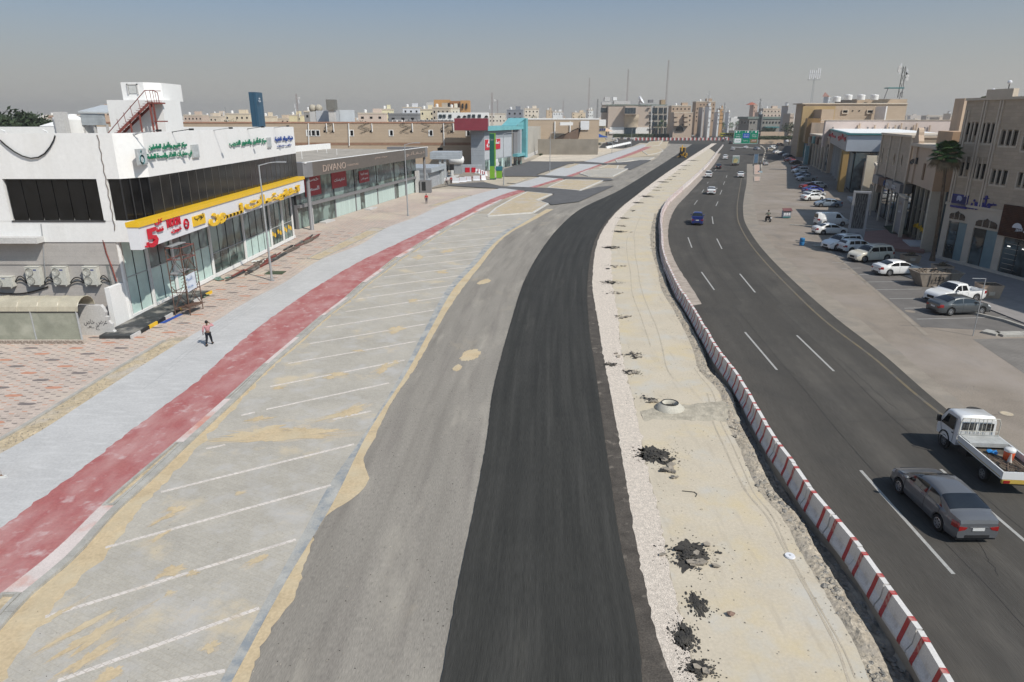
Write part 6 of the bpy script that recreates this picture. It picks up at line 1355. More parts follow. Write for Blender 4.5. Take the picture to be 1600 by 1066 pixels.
fb(F2, .6, -.9, .3, 1.0, -.5, 5.4).build("sign_frame_post", m_wpost, R2); fb(F2, 4.6, -.9, .3, 5.0, -.5, 5.0).build("sign_frame_post", m_wpost, R2); fb(F2, .6, -.9, 5.2, 5.0, -.5, 5.5).build("sign_frame_beam", m_wpost, R2)
bb = fb(F2, 1.0, -.8, .6, 4.6, -.6, 5.2).build("black_signboard", m_gm, R2)
letters("letters", "لؤلؤة", m_gold, bb, (1.5,-.83,4.2), (1,0,0), 2.2, .5, .03) if False else letters("letters", "جواهر", m_gold, bb, (1.5,-.83,4.2), (1,0,0), 2.2, .5, .03)
letters("letters", "الندى", m_wsign, bb, (1.9,-.83,3.2), (1,0,0), 1.4, .4, .03)
# beige building with pointed windows
F3 = Frame((58.4, 110.5), (53.0, 92.5)); zt3 = F3.px(1405,213)[1]; zl3 = F3.px(1405,284)[1]
R3 = F3.thing("pointed_window_building", "beige stone shop building with narrow pointed windows beyond the gabled shop", "building")
fb(F3, 0, 0, zl3, F3.L, 13, zt3).build("upper_wall", m_stone, R3); fb(F3, -.1, -.3, zt3, F3.L+.1, 13, zt3+.3).build("cornice", m_trim, R3)
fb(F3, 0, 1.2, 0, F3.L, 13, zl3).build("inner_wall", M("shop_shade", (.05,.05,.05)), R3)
for x, yt, yb in ((1371,237,252),(1377,232,254),(1385,232,254),(1396,240,257),(1408,243,258)):
    s_, za = F3.px(x, yb); zb_ = F3.px(x, yt)[1]
    o = fb(F3, s_-.34, -.06, za-.25, s_+.34, 0, za-.1).build("sill", m_trim, R3)
    MB().slab([F3.w(s_-.26,-.04,za),F3.w(s_+.26,-.04,za),F3.w(s_+.26,-.04,zb_-.35),F3.w(s_,-.04,zb_+.15),F3.w(s_-.26,-.04,zb_-.35)], tuple(F3.n*.03)).build("window", m_bglass, o)
for q in (.2, F3.L*.33, F3.L*.66, F3.L-.3): fb(F3, q-.2, -.18, 0, q+.25, 0, zt3).build("pilaster", m_trim, R3)
for k in range(4):
    s0 = .6+k*F3.L/4; fb(F3, s0, 1.0, .3, s0+F3.L/4-.8, 1.1, zl3-1.2).build("shop_glass", m_shopg, R3); fb(F3, s0-.2, -.6, zl3-1.3, s0+F3.L/4-.7, .9, zl3-.1).build("shop_sign", [m_gm, m_wood2, m_gm, m_gm][k], R3)
for k, (tx, s0) in enumerate((("نظارات", 10.0),("OPTIC", 14.2))): letters("letters", tx, m_wsign, R3, (s0,-.63,zl3-.95), (1,0,0), 2.2, .5, .04)
MB().lathe([(.4,0),(.4,.05),(.28,.05),(.28,0)], (9.2,-.68,zl3-.7), 16, 'y').xform(Fm(F3)).build("round_emblem", M("blue_emblem", (.05,.15,.40), .5), R3)
# recessed link with brown doors
F35 = Frame((66, 126), (59, 111)); o = F35.thing("recessed_shop", "low recessed beige shop with dark doorways between two taller buildings", "building")
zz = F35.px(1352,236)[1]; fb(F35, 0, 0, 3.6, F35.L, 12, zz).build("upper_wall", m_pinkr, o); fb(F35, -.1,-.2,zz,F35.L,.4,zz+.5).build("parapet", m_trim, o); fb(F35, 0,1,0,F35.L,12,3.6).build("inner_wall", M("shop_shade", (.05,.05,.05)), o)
for k in range(3): fb(F35, .8+k*5, .5, .2, 4.6+k*5, .6, 3.4).build("door", m_bglass, o); fb(F35, .2+k*5, -.3, 0, .7+k*5, .5, 3.6).build("pier", m_wpost, o)
# grey clad corner building
F4 = Frame((97, 216), (70.3, 147)); zt4 = F4.px(1325,211)[1]; zl4 = F4.px(1324,238)[1]
R4 = F4.thing("grey_clad_building", "grey-clad corner shop building with a teal roof edge and two dark red signs", "building")
m_gcl2 = bricks(M("dull_grey_cladding", (.32,.31,.31), .6, .05, .5), 3.2, 2.4, .04, (.7,.7,.72), plane='XZ', off=0, tone=.05); m_teal = M("teal_roof_edge", (.05,.20,.21), .5)
fb(F4, 0, 0, zl4, F4.L, 18, zt4).build("upper_wall", m_gcl2, R4); fb(F4, F4.L, -.02, zl4, F4.L+.1, 18, zt4-.1).build("end_cladding", M("pale_blue_grey_panel", (.42,.45,.49), .5, .04, .3), R4)
fb(F4, -.2, -.3, zt4, F4.L+.4, 18, zt4+.35).build("roof_edge", m_teal, R4); fb(F4, 0, .3, zt4+.35, F4.L+.1, 17.5, zt4+.42).build("white_roof", m_wwall, R4)
for x0, x1, y in ((1295,1305,215),(1309,1321,219)):
    a, z0 = F4.px(x0, y); b, _ = F4.px(x1, y); ftext(F4, "letters", "مطاعم" if x0 < 1300 else "بخاري", m_redl, R4, (x0,y+2), (x1,y+3), 1.7, out=.05, depth=.15, bold=.03)
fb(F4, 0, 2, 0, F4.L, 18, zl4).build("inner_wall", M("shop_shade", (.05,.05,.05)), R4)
for k in range(8):
    s0 = k*F4.L/8; fb(F4, s0, 1.0, 0, s0+.5, 1.9, zl4).build("pier", [m_gwall, m_wpost, m_gwall, m_gwall][k % 4], R4); fb(F4, s0+.7, 1.7, .6, s0+F4.L/8-.2, 1.8, zl4-.5).build("shop_glass", [m_shopg, m_shopw][k % 2], R4)
for q in (F4.L-.9, F4.L-5): fb(F4, q, -.3, 0, q+.8, .8, zl4).build("ochre_pier", m_ochre, R4)
fb(F4, F4.L, 2, 0, F4.L+.1, 9, zl4-.3).build("side_glass", m_shopg, R4)
F45 = Frame((73.2,146.5),(66.5,127)); o = F45.thing("cream_side_shop", "cream shop with a ribbed white roof store beside the grey-clad building", "building"); zz = F45.px(1345,222)[1]
fb(F45, 0, 1, 0, F45.L, 14, 6.4).build("wall", m_pinkr, o); fb(F45, 0, 4, 6.4, F45.L*.8, 14, zt4-.8).build("ribbed_store", bricks(M("white_ribbed_sheet", (.60,.61,.63), .5), .6, 9, .06, (.6,.6,.62), plane='XZ', off=0), o); fb(F45, F45.L-.9, -1.5, 0, F45.L, 1, 8.5).build("cream_pier", m_wpost, o)
fb(F45, F45.L-6, -3, 0, F45.L+.5, 1, .5).build("terrace", m_gwall, o)
# arched brown shops, ochre block, teal pillars
F5 = Frame((104.5, 246), (90.5, 199)); R5 = F5.thing("arched_shop_row", "brown shop row with tall arches and small wall signs beyond the grey-clad building", "building"); zz = F5.px(1275,212)[1]
fb(F5, 0, 0, 0, F5.L, 14, zz).build("wall", m_pinkr, R5); fb(F5, -.2,-.3,zz,F5.L+.2,14,zz+.4).build("cornice", m_trim, R5)
for k in range(7):
    s0 = 1.5 + k*F5.L/7; MB().slab([F5.w(s0,-.05,.4),F5.w(s0+4.4,-.05,.4)] + [F5.w(s0+2.2+2.2*cos(t), -.05, zz-3.6+2.0*sin(t)) for t in np.linspace(0, pi, 9)], tuple(F5.n*.1)).build("arch_opening", [m_shopg, m_bglass][k % 2], R5); fb(F5, s0-1.2, -.5, 0, s0-.5, 0, zz-.8).build("pilaster", [m_trim, m_wpost][k % 2], R5)
for k, (s0, mt) in enumerate(((8,m_wood2),(15,m_teal),(24,m_wood2))): fb(F5, s0, -1.1, zz-2.4, s0+4.5, -.5, zz-.2).build("shop_sign", mt, R5)
t = thing("teal_totem", "tall pale teal sign pillar with white vertical lettering", "sign", (*G(1258,257), 0), F5.rz); zt_ = VY(1261,228,G(1258,257)[1])[1]; MB().box(-1.6,-.6,0,1.6,.6,zt_).build("pillar", M("pale_teal_panel", (.14,.32,.36), .5), t, world=False)
letters("letters", "O", m_wsign, t, (-.5,-.62,zt_-2.2), (1,0,0), 1.1, 1.3, .05); letters("letters", "optician", m_wsign, t, (.4,-.62,1.2), (0,0,1), zt_*.55, .8, .05, up=(-1,0,0))
F6 = Frame((124, 296), (107, 252)); R6 = F6.thing("ochre_tower_block", "tall ochre and brown clad block with a teal base at the bend of the shops", "building"); zz = VX(1256,186,112)[1]
zz = F6.px(1256,185)[1]
fb(F6, F6.L*.35, -1.5, zz*.42, F6.L*.9, 3, zz).build("ochre_box", M('brown_ochre_cladding', (.30,.185,.075), .7, .08, .5), R6); fb(F6, 0, 0, 0, F6.L, 12, zz*.9).build("wall", m_pinkr, R6); fb(F6, -2, -.8, 0, F6.L*.3, 10, zz*.8).build("teal_wall", m_teal, R6); fb(F6, F6.L*.4,-.5,0.2,F6.L*.8,0,zz*.4).build("shop_glass", M("blue_shopfront", (.03,.04,.16), .4), R6)
F7 = Frame((165, 395), (128, 305)); R7 = F7.thing("grey_flats", "plain grey block of flats in shade at the far end of the shop row", "building"); zz = F7.px(1240,163)[1]
fb(F7, 0, 0, 0, F7.L, 16, zz).build("wall", M("shaded_grey_render", (.26,.25,.245), .9, .08, .1), R7)
for k in range(6):
    for j in range(5): s_ = F7.L*(.5+.09*k); fb(F7, s_, -.15, 4+j*3.6, s_+2.6, 0, 6+j*3.6).build("window", m_bglass, R7)
# pink parapet wall and big beige block behind the shops
def pb(x0, y0, x1, y1, Y, dep=6., zb=None): 
    a, b = VY(x0, y1, Y), VY(x1, y0, Y)
    if dep >= 5: a, b = ((VY(x0, y1, Y+dep)[0], a[1]) if x0 > 800 else a), ((VY(x1, y0, Y+dep)[0], b[1]) if x1 < 800 else b)
    return MB().box(a[0], Y, a[1] if zb is None else zb, b[0], Y+dep, b[1])
o = thing("pink_rooftop_wall", "long pale pink wall standing behind the roofs of the right-hand shops", "wall", (100, 205, 0))
pb(1288,188,1560,207,205,1,7).build("wall", overlay(M("pale_pink_render", (.56,.47,.43), .85, .05, .3), (.47,.40,.36), .2, .55, .7, stretch=(1,1,.2), amount=.7), o)
pb(1283,187.4,1560,188.2,204.8,1.6).build("coping", m_trim, o)
for k, x in enumerate((1301,1340,1342,1355,1366,1386,1388,1398,1407,1415,1427,1431,1444,1452)):
    a = VY(x,203,204.7); MB().box(a[0]-.15,204.4,a[1]-1.5,a[0]+.15,204.7,a[1]+.8+(k%3)*.5).build("stump_rod", m_pinkr if k % 3 else m_gm, o)
Yk = 285.; o = thing("big_beige_block", "large plain beige block with two framed windows rising over the right-hand shops", "building", (130, Yk, 0))
pb(1240,162,1418,200,Yk,9,0).build("wall", m_beige, o); pb(1239,161.2,1419,163,Yk-.4,9.6).build("coping", m_trim, o)
pb(1253,166,1306,183,Yk-1,1,0).build("ochre_wall", M("pale_ochre_render", (.42,.30,.15), .85, .06, .3), o); pb(1267,171,1304,200,Yk-8,8,0).build("lower_wing", m_beige, o)
pb(1304,155,1418,162,Yk+6,20).build("penthouse", m_beige, o)
for x in (1321,1359.5): 
    f = pb(x-5.4,171.5,x+5.4,178,Yk-.5,.5).build("window_frame", m_trim, o); pb(x-3.4,172.5,x+3.6,176,Yk-.6,.1).build("pane", m_bglass, f)
for x in (1332.7,1343): pb(x-1,172.3,x+1,174,Yk-.2,.2).build("vent", m_bglass, o)
pb(1367,166,1385,188,Yk-9,8,0).build("white_stair_block", m_wwall, o)
for i, x in enumerate((1307,1325,1345,1366)):
    a = VY(x,155.5 if i else 158.5,Yk+3); cyl_tank(a[0], Yk+3, a[1]-.2, 1.5, 1.9, "white round tank on the big beige block, %s of four" % ["leftmost","second from the left","third from the left","rightmost"][i], "tanks on the big beige block")
a = VY(1385,155,Yk+2); t = thing("steel_canopy", "dark open steel frame on the roof of the big beige block", "frame", (a[0], Yk+2, a[1])); 
for q in (0, 3.8): 
    MB().tube((q*1.6-1,0,0),(q*1.6,0,4.2),.18,5).build("post", m_gm, t, world=False)
MB().box(0,-.2,4.0,6.4,3,4.4).build("roof_panel", m_teal, t, world=False)
# masts
def lattice(name, lab, x, yb, yt, Y, w, mat, group=None, zb=0., guy=False, ants=0, lean=0.):
    a = VY(x, yb, Y); z0 = a[1] if zb is None else zb; z1 = VY(x, yt, Y)[1]; t = thing(name, lab, "mast", (a[0], Y, z0), 0, group); H = z1 - z0; m = MB(); n = max(4, int(H/(w*1.6)))
    for sx, sy in ((-1,-1),(1,-1),(0,1)): m.tube((sx*w/2,sy*w/2,0),(sx*w*.3,sy*w*.3,H),w*.07,4)
    for k in range(n):
        f = lambda q: (w/2*(1-.4*q))
        m.tube((-f(k/n),-f(k/n),H*k/n),(f((k+1)/n),-f((k+1)/n),H*(k+1)/n),w*.045,3); m.tube((f(k/n),-f(k/n),H*k/n),(-f((k+1)/n),-f((k+1)/n),H*(k+1)/n),w*.045,3)
    m.build("lattice_shaft", mat, t, world=False)
    for k in range(ants):
        q = H*(.55+.45*((k*7) % ants)/ants); sx = (-1)**k*(w*.5+.5+.25*(k % 3))
        if k % 3 == 2: MB().lathe([(.001,0),(.7,.05),(.75,.3)], (sx,-.6,q), 12, 'y').build("dish", m_gwall, t, world=False)
        else: MB().box(sx-.18,-.5,q-.3,sx+.18,-.25,q+2.0).build("antenna_panel", m_wsign, t, world=False)
    return t
m_mast = M("pale_red_white_mast", (.36,.28,.27), .6, .2, .15); m_mastd = M("dark_mast_steel", (.07,.065,.06), .7, .2, 1)
lattice("antenna_mast", "tall thin lattice mast rising highest above the stone building", 1040, 165, 94, 720, 1.9, m_mast); lattice("antenna_mast", "second tall lattice mast left of the satellite dish", 979, 165, 108, 720, 1.8, m_mast); lattice("antenna_mast", "slender far mast left of the museum-like building", 919, 186, 122, 700, 1.5, m_mast)
lattice("antenna_mast", "short far mast just left of the museum-like building", 933, 180, 155, 640, 1.6, m_mastd); lattice("antenna_mast", "thin mast with a round head above the turquoise shop", 769, 186, 145, 420, 1.2, m_mast, ants=3); lattice("antenna_mast", "faint mast beside the round-headed mast", 777.5, 182, 156, 700, 1.4, m_mast)
lattice("antenna_mast", "thin faint mast above the middle of the horizon", 879.5, 182, 157, 800, 1.2, m_mast)
lattice("phone_mast", "dark phone mast crowded with antennas on the big beige block", 1404, 153, 104, Yk+8, 1.7, m_mastd, zb=None, ants=13)
t = lattice("phone_mast", "phone mast with a cage of white antennas above the beige block", 1267, 161, 121, Yk+2, .8, m_steel, zb=None, ants=0)
for k in range(6): MB().box(-2.2+k*.8,-.5,9.3 if k % 2 else 8.9,-1.9+k*.8,-.2,12.2 if k < 4 else 13).build("antenna_panel", m_wsign, t, world=False)
MB().box(-2.4,-.6,8.6,2.4,.6,8.8).box(-2.3,-.5,10.9,2.3,-.4,11).build("platform", m_steel, t, world=False)
lattice("phone_mast", "far phone mast above the palm avenue's green-trimmed building", 1186, 176, 154, 640, 1.6, m_mastd, ants=9); lattice("phone_mast", "phone mast over the flats left of the avenue", 1106, 168, 142, 620, 1.0, m_steel, ants=6)
lattice("phone_mast", "slim phone mast between the blue tower and the white signboards", 466, 182, 146.5, 420, 1.1, m_mast, ants=5); lattice("light_mast", "small flood-light mast left of the blue tower", 353, 178, 167, 420, .6, m_steel, ants=2); lattice("phone_mast", "little mast at the end of the flats above the avenue", 1131, 178, 160, 640, .8, m_mastd, ants=3)
# ---------------------------------------------------------------- far centre
Ym = 640.; Mu = thing("museum_building", "large pinkish stone civic building with dark windows and a satellite dish on its roof", "building", (105, Ym, 0))
m_mus = M("pink_stone_panels", (.48,.395,.33), .85, .05, .03); m_mg = glassy("blue_black_glass", (.02,.04,.055), .1, .8)
pb(947,165,1018,213,Ym,8,0).build("main_wall", m_mus, Mu); pb(938,163,956,213,Ym+8,6,0).build("left_wing", m_mus, Mu); pb(939,160,955,164,Ym+7,6).build("roof_band", m_gwall, Mu)
pb(952,199,1014,209,Ym-1,1).build("white_ground_floor", m_wwall, Mu); pb(938.5,168.5,954,176,Ym+7.5,.5).build("dark_window", m_mg, Mu)
c = VY(985,210,Ym); r = VY(996.5,210,Ym)[0] - c[0]
zA, zB_, zC_, zD = VY(985,212,Ym)[1], VY(985,199,Ym)[1], VY(985,179,Ym)[1], VY(985,165,Ym)[1]
MB().lathe([(r,zB_),(r,zB_+.1),(r,(zB_+zC_)/2),(r*1.04,(zB_+zC_)/2+.2),(r*1.04,zC_-1),(r*1.04,zC_)], (c[0],Ym+2,0), 24).build("round_bay", M("tan_stone_panels", (.56,.46,.34), .85), Mu, smooth=True)
pb(975,199.5,993.5,211,Ym-8,2).build("dark_entrance", m_mg, Mu); pb(974,166,997,179,Ym-9,10).build("upper_bay", m_mus, Mu); wd = pb(976,168.5,993.5,177.5,Ym-9.3,.3).build("dark_window", m_mg, Mu)
for k in range(1, 4): pb(976+k*4.4-.2,168.5,976+k*4.4+.2,177.5,Ym-9.6,.3).build("mullion", m_gwall, wd)
pb(1018,166,1043,213,Ym-2,6,0).build("glass_wing", M("pale_stone_frame", (.44,.39,.33), .8), Mu)
for i, (xa, xb) in enumerate(((1019,1027.5),(1029.5,1036),(1037.5,1042))):
    for ya, yb in ((168.5,177.5),(180,187.5),(190.5,197.5),(200,210)):
        w = pb(xa,ya,xb,yb,Ym-2.4,.4).build("window", m_mg, Mu); pb((xa+xb)/2-.25,ya,(xa+xb)/2+.25,yb,Ym-2.6,.2).build("glazing_bar", m_mus, w)
for ya in (180,190,200): pb(1014.7,ya,1017,ya+8,Ym-.4,.4).build("dark_window", m_mg, Mu)
for k in range(4): pb(1012,168+k*11,1017,168.4+k*11,Ym-2,2).build("sun_fin", m_gwall, Mu)
pb(947,163.4,1043,165,Ym-.6,2).build("green_parapet", M("grey_green_trim", (.20,.24,.21), .7), Mu)
pb(943,152,953,158,Ym+10,8).build("roof_plant", m_gwall, Mu); pb(956,152,964,157,Ym+10,8).build("roof_plant", m_wwall, Mu); pb(1012,156,1021,160.5,Ym+8,6).build("roof_plant", m_gm, Mu); pb(1030,156,1040,164,Ym+5,8).build("tan_roof_block", M("tan_render", (.45,.33,.20), .85), Mu); pb(957,158,985,163,Ym+6,10).build("roof_screen", m_gwall, Mu)
a = VY(998.5,164,Ym+2); t = thing("satellite_dish", "big white satellite dish on the roof of the stone civic building", "dish", (a[0], Ym+2, a[1])); MB().lathe([(.2,0),(1.6,.3),(3.0,1.2),(4.0,2.6)], n=20, axis='x').xform(Matrix.Translation((0,0,3.2)) @ Matrix.Rotation(radians(-35), 4, 'Y') @ Matrix.Rotation(radians(-20), 4, 'Z')).build("reflector", m_wsign, t, world=False, smooth=True); MB().tube((0,0,-.5),(0,0,3),.35,6).build("stand", m_gm, t, world=False)
o = thing("cream_annex", "cream annex with a row of blue arched windows left of the car park", "building", (75, 470, 0)); a0 = pb(926,189,947,221,470,30,0).build("wall", M("cream_render", (.56,.46,.30), .85), o); pb(925,187,947,197,469,31).build("white_fascia", m_wwall, o)
for k in range(5): w = pb(931+k*3.2,201.5-k*.2,933+k*3.2,205-k*.2,469.6,.4).build("blue_window", M("blue_glass", (.03,.05,.22), .3), o)
def fhouse(lab, x0, x1, yt, Y, col, nf=3, nw=4, group=None, tank=True, name="apartment_house", dep=12, yb=None, side=True):
    a, b = VY(x0, 190, Y + (dep if x0 > 800 else 0)), VY(x1, yt, Y); zt = b[1]; t = thing(name, lab, "building", (a[0], Y, 0), 0, group)
    col = tuple(min(.72, c_*1.28) for c_ in col); mt = M("render_%02d%02d%02d" % tuple(int(c_*99) for c_ in col), col, .88, .05, .08)
    W = b[0]-a[0]; MB().box(0,0,0,W,dep,zt).build("wall", mt, t, world=False); MB().box(-.15,-.15,zt-.5,W+.15,dep+.1,zt+.3).build("parapet", m_trim if sum(col) > .8 else mt, t, world=False)
    z0 = max(1.5, zt - nf*3.4)
    _wr = random.Random(lab); pxw = FPX*(W/(nw+.6)*.4)/Y
    mm = MB()
    for j in range(nf):
        for i in range(nw):
            xx = W*(i+.5)/nw; z = zt - 2.6 - j*3.3
            if z < 1 or _wr.random() < .16: continue
            if pxw > 3.5: MB().box(xx-W/nw*.15,-.12,z-.5,xx+W/nw*.15,0,z+.7).build("window", m_bglass, t, world=False)
            else: mm.box(xx-W/nw*.15,-.12,z-.5,xx+W/nw*.15,0,z+.7)
    if mm.v: mm.build("windows", m_bglass, t, world=False, kind="stuff")
    if tank:
        MB().box(W*.55,2,zt,W*.85,6,zt+2.6).build("stair_head", mt, t, world=False); MB().lathe([(.9,0),(.9,1.6),(.2,1.9)], (W*.25,3,zt+.2), 10).build("roof_tank", m_wwall, t, world=False)
    return t
fhouse("tan block of flats with balconies right of the civic building", 1043,1080,165.5,600,(.38,.28,.20),4,5)
t = fhouse("pale block with protruding balconies and a dark arch", 1047,1083,176,560,(.40,.31,.24),3,3,tank=False)
for x in (1056,1072):
    for y in (178,185,192): pb(x-3,y,x+5,y+5,557,3).build("balcony", m_pinkr, t)
MB().slab([VY(1062+6*cos(q),205-9*sin(q),559)[:1] + (559.4, VY(1062,205-9*sin(q),559)[1]) for q in np.linspace(0, pi, 10)], (0,-.4,0)).build("arch_opening", m_bglass, t)
fhouse("brown flats with a dark roof behind the palm avenue's start", 1080,1118,159,620,(.33,.235,.165),5,6); fhouse("white-fronted tall house beside the brown flats", 1100,1112,166,560,(.62,.60,.56),5,2); fhouse("grey cube-like front with a dark gateway", 1090,1101,168,555,(.36,.33,.31),1,1,tank=False)
fhouse("orange-brown flats next along the avenue", 1118,1131,170,640,(.42,.25,.12),4,3); fhouse("narrow white house along the avenue", 1117,1122,176,600,(.66,.63,.58),3,1); fhouse("white slab house further along the avenue", 1134,1139,176,700,(.62,.62,.62),4,1)
G_ = thing("green_trimmed_building", "low wide grey-green trimmed public building with a central tower", "building", (200, 560, 0)); Yg = 560
pb(1153,183,1222,208,Yg,25,0).build("wall", M("grey_stone", (.29,.265,.235), .85), G_); pb(1152,182.4,1223,186,Yg-.5,26).build("green_band", M("grey_green_trim", (.20,.24,.21)), G_); pb(1184,178,1191,208,Yg-2,8,0).build("tower", M("dark_stone", (.17,.17,.165), .85), G_)
for k in range(13):
    x = 1159+k*4.9
    if 1182 < x < 1192: continue
    pb(x-1,190,x+1.2,193,Yg-.3,.3).build("window", m_bglass, G_)
pb(1192,198,1219,200,Yg-6,6).build("porch_roof", m_teal, G_); pb(1186,176,1190.5,179,Yg-1,5).build("dome_base", m_wwall, G_)
fhouse("pink villa with a red tiled roof behind the green-trimmed building", 1169,1184,164,700,(.46,.32,.25),2,2,tank=False); a, b = VY(1169,164,700), VY(1184,164,700); o = bpy.data.objects; 
t = thing("red_tiled_roof", "red hipped tile roof on top of the pink villa", "roof", (a[0], 700, a[1])); MB().poly([(0,0,0),(b[0]-a[0],0,0),((b[0]-a[0])*.6,4,2.4),((b[0]-a[0])*.4,4,2.4)]).poly([(b[0]-a[0],0,0),(b[0]-a[0],9,0),((b[0]-a[0])*.6,4,2.4)]).poly([(0,0,0),((b[0]-a[0])*.4,4,2.4),(0,9,0)]).build("tiles", M("red_tiles", (.36,.10,.06), .8), t, world=False)
fhouse("wide pinkish villa with white-framed windows on the right of the tiled roof", 1184,1220,170,680,(.45,.36,.29),2,5); fhouse("tall pale flats left of the grey block", 1219,1232,166,520,(.42,.37,.34),5,3); fhouse("beige flats right behind the shaded grey block", 1223,1241,178,480,(.43,.34,.27),4,3,tank=False); fhouse("low pink wall house under the villas", 1178,1221,176,640,(.50,.40,.33),1,6,tank=False)
t = fhouse("white tower house with a pyramid roof behind the beige block", 1282,1298,151,800,(.50,.51,.53),3,3,tank=False,name="tower_house"); a, b = VY(1285,151,799), VY(1297,145,799); MB().poly([(a[0],799,a[1]),(b[0],799,a[1]),((a[0]+b[0])/2,803,b[1]+1)]).poly([(b[0],799,a[1]),(b[0],808,a[1]),((a[0]+b[0])/2,803,b[1]+1)]).build("pyramid_roof", M("brown_red_tiles", (.28,.14,.11), .8), t)
# left skyline
L_ = [("pinkish flats just right of the white stair tower",288,315,180,520,(.42,.33,.27),3,5),("cream low house left of the round tree",315,345,182,560,(.50,.42,.33),2,5),("white house with orange-trimmed arches left of the blue tower",352,389,178,470,(.52,.44,.33),2,5),("white house with orange-trimmed arches right of the blue tower",410,424,182,475,(.54,.46,.35),2,2),("beige flats near the slim phone mast",424,452,185,560,(.46,.37,.28),2,4),("cream house with balconies under the slim mast",452,470,180,480,(.56,.48,.30),3,3),("weathered grey block left of the signboards",476,495,174,380,(.22,.21,.20),1,2),("pink rendered house right of the white signboards",560,600,177,420,(.48,.39,.33),2,3),("cream narrow house with a yellow corner",597,610,171,430,(.60,.52,.36),3,2),("dark grey bare block house in front of the white flats",607,652,178,360,(.17,.17,.175),2,3),("white and blue-grey flats with a rooftop tank",630,655,168,470,(.50,.51,.54),3,3),("small cream house left of the orange office",657,678,171,440,(.58,.50,.36),3,3),("plain grey-brown house in front of the orange office",676,702,168,420,(.36,.31,.25),2,4),("white house right in front of the orange office",702,716,169,430,(.58,.53,.45),2,3),("dark blue-grey block above the turquoise wing",792,817,172,520,(.17,.18,.205),2,3),("cream apartment pair above the concrete hall",819,842,170,640,(.54,.48,.40),3,4),("far tan house on the middle horizon",853,863,172,900,(.46,.35,.24),2,3),("low white villa on the middle horizon",863,880,175,850,(.62,.60,.56),1,4),("sand-coloured far house above the beige hall",893,915,176,900,(.52,.42,.30),2,5),("white far house left of the museum-like building",916,927,172,760,(.58,.57,.54),2,3),("low pale house row left of the turquoise wing",716,790,178,620,(.50,.46,.40),2,14),("long low pale house at the left horizon",330,352,177,900,(.50,.43,.36),2,6),("brick-coloured far flats at the extreme left behind the trees",155,170,168,620,(.46,.33,.24),4,3),("far white house left of the roof pillar",52,70,185,600,(.56,.53,.50),2,4),("far reddish house left of the roof pillar",74,96,180,640,(.36,.24,.18),3,5),("plain far flats above the right-hand pink wall",1472,1486,178,700,(.44,.37,.31),2,3),("long low far hall on the right horizon",1438,1487,181,900,(.33,.30,.27),1,10)]
for lab, x0, x1, yt, Y, col, nf, nw in L_: fhouse(lab, x0, x1, yt, Y, col, nf, nw, "houses of the skyline", tank=(x1-x0) < 45)
t = thing("orange_office", "stepped orange and brown office block on the left skyline", "building", (-60, 620, 0)); Yo = 620; m_or = M("orange_cladding", (.50,.27,.10), .8, .06, .05)
for x0, x1, yt, mt in ((667,680,160,m_gwall),(679,704,156,m_or),(704,722,158,M("burnt_orange", (.40,.17,.06), .8)),(720,735,157,m_or),(694,705,161,m_bglass)): pb(x0,yt,x1,190,Yo - (1 if mt == m_bglass else 0) + (x0 % 3),12,0 if mt != m_bglass else None).build("wall_block", mt, t)
for x in (707,711,715,723,729): w = pb(x-1.2,162,x+1.2,170,Yo-1,.5).build("window", m_bglass, t)
for k in range(7):  # white arcade villa
    pass
V = thing("arcade_villa", "long white villa with dark arches and windows above the beige building", "building", (-40, 330, 0)); pb(684,176,764,192,330,12,0).build("wall", m_wwall, V)
for k, (x, ar) in enumerate(((688,0),(694,0),(703,0),(717,1),(726,1),(733,0),(740,0),(749,0),(760,1))):
    if not ar: pb(x-2,179,x+2.4,184,329.6,.4).build("window", m_mg, V)
    else: MB().slab([(VY(x+3*cos(q),184,329.6)[0], 329.7, VY(x,184-3.5*sin(q),329.6)[1]) for q in np.linspace(0, pi, 9)], (0,-.2,0)).build("arch", m_bglass, V)
B_ = thing("blue_tower_sign", "tall slim dark blue sign tower with white lettering", "sign tower", (VY(400,190,150)[0], 150, 0)); a, b, c = VY(388,144,150), VY(399,144,150), VY(405.5,145,152)
m_bt = bricks(M("blue_tower_panels", (.035,.095,.155), .4, .06, .3), 1.15, 40, .05, (.5,.5,.55), plane='XZ', off=0)
MB().prism([(a[0],150),(b[0],150),(c[0],151.6),(c[0],153.5),(a[0],153.5)], 0, a[1]).build("tower", m_bt, B_)
letters("letters", "شركة", m_wsign, B_, (1.05,-.1,VY(402,160,150)[1]), (c[0]-b[0],1.6,0), 1.0, .5, .04); letters("letters", "مياه", m_wsign, B_, (1.15,-.05,VY(402,156,150)[1]), (c[0]-b[0],1.6,0), .6, .5, .04)
for k, (x0, x1) in enumerate(((495,530),(531,553))):
    o = thing("billboard", ["wide faded white billboard behind the long beige building, left one","bright white billboard behind the long beige building, right one"][k], "billboard", (VY(x0,190,262)[0], 262, 0), 0, "billboards behind the beige building"); pb(x0,173 if k == 0 else 172,x1,192,262,.5).build("panel", overlay(M("faded_billboard", (.55,.57,.60), .6, .08, .2), (.40,.42,.47), .3, .5, .65, stretch=(1,1,.3)) if k == 0 else M("white_billboard", (.62,.65,.68), .6, .05, .3), o); pb((x0+x1)/2-.5,190,(x0+x1)/2+.5,200,262.6,.5,0).build("post", m_gm, o)
a, b = VY(509,172,255), VY(521,155.5,255); t = thing("roof_tank_box", "dark grey box-shaped tank raised behind the billboards", "tank", (a[0], 255, 0)); MB().box(a[0],256,a[1],b[0],260,b[1]).build("box", M("dark_grey_box", (.19,.185,.17), .8), t); MB().box(a[0]+.5,256.5,0,b[0]-.5,259,a[1]).build("stand", m_gwall, t)
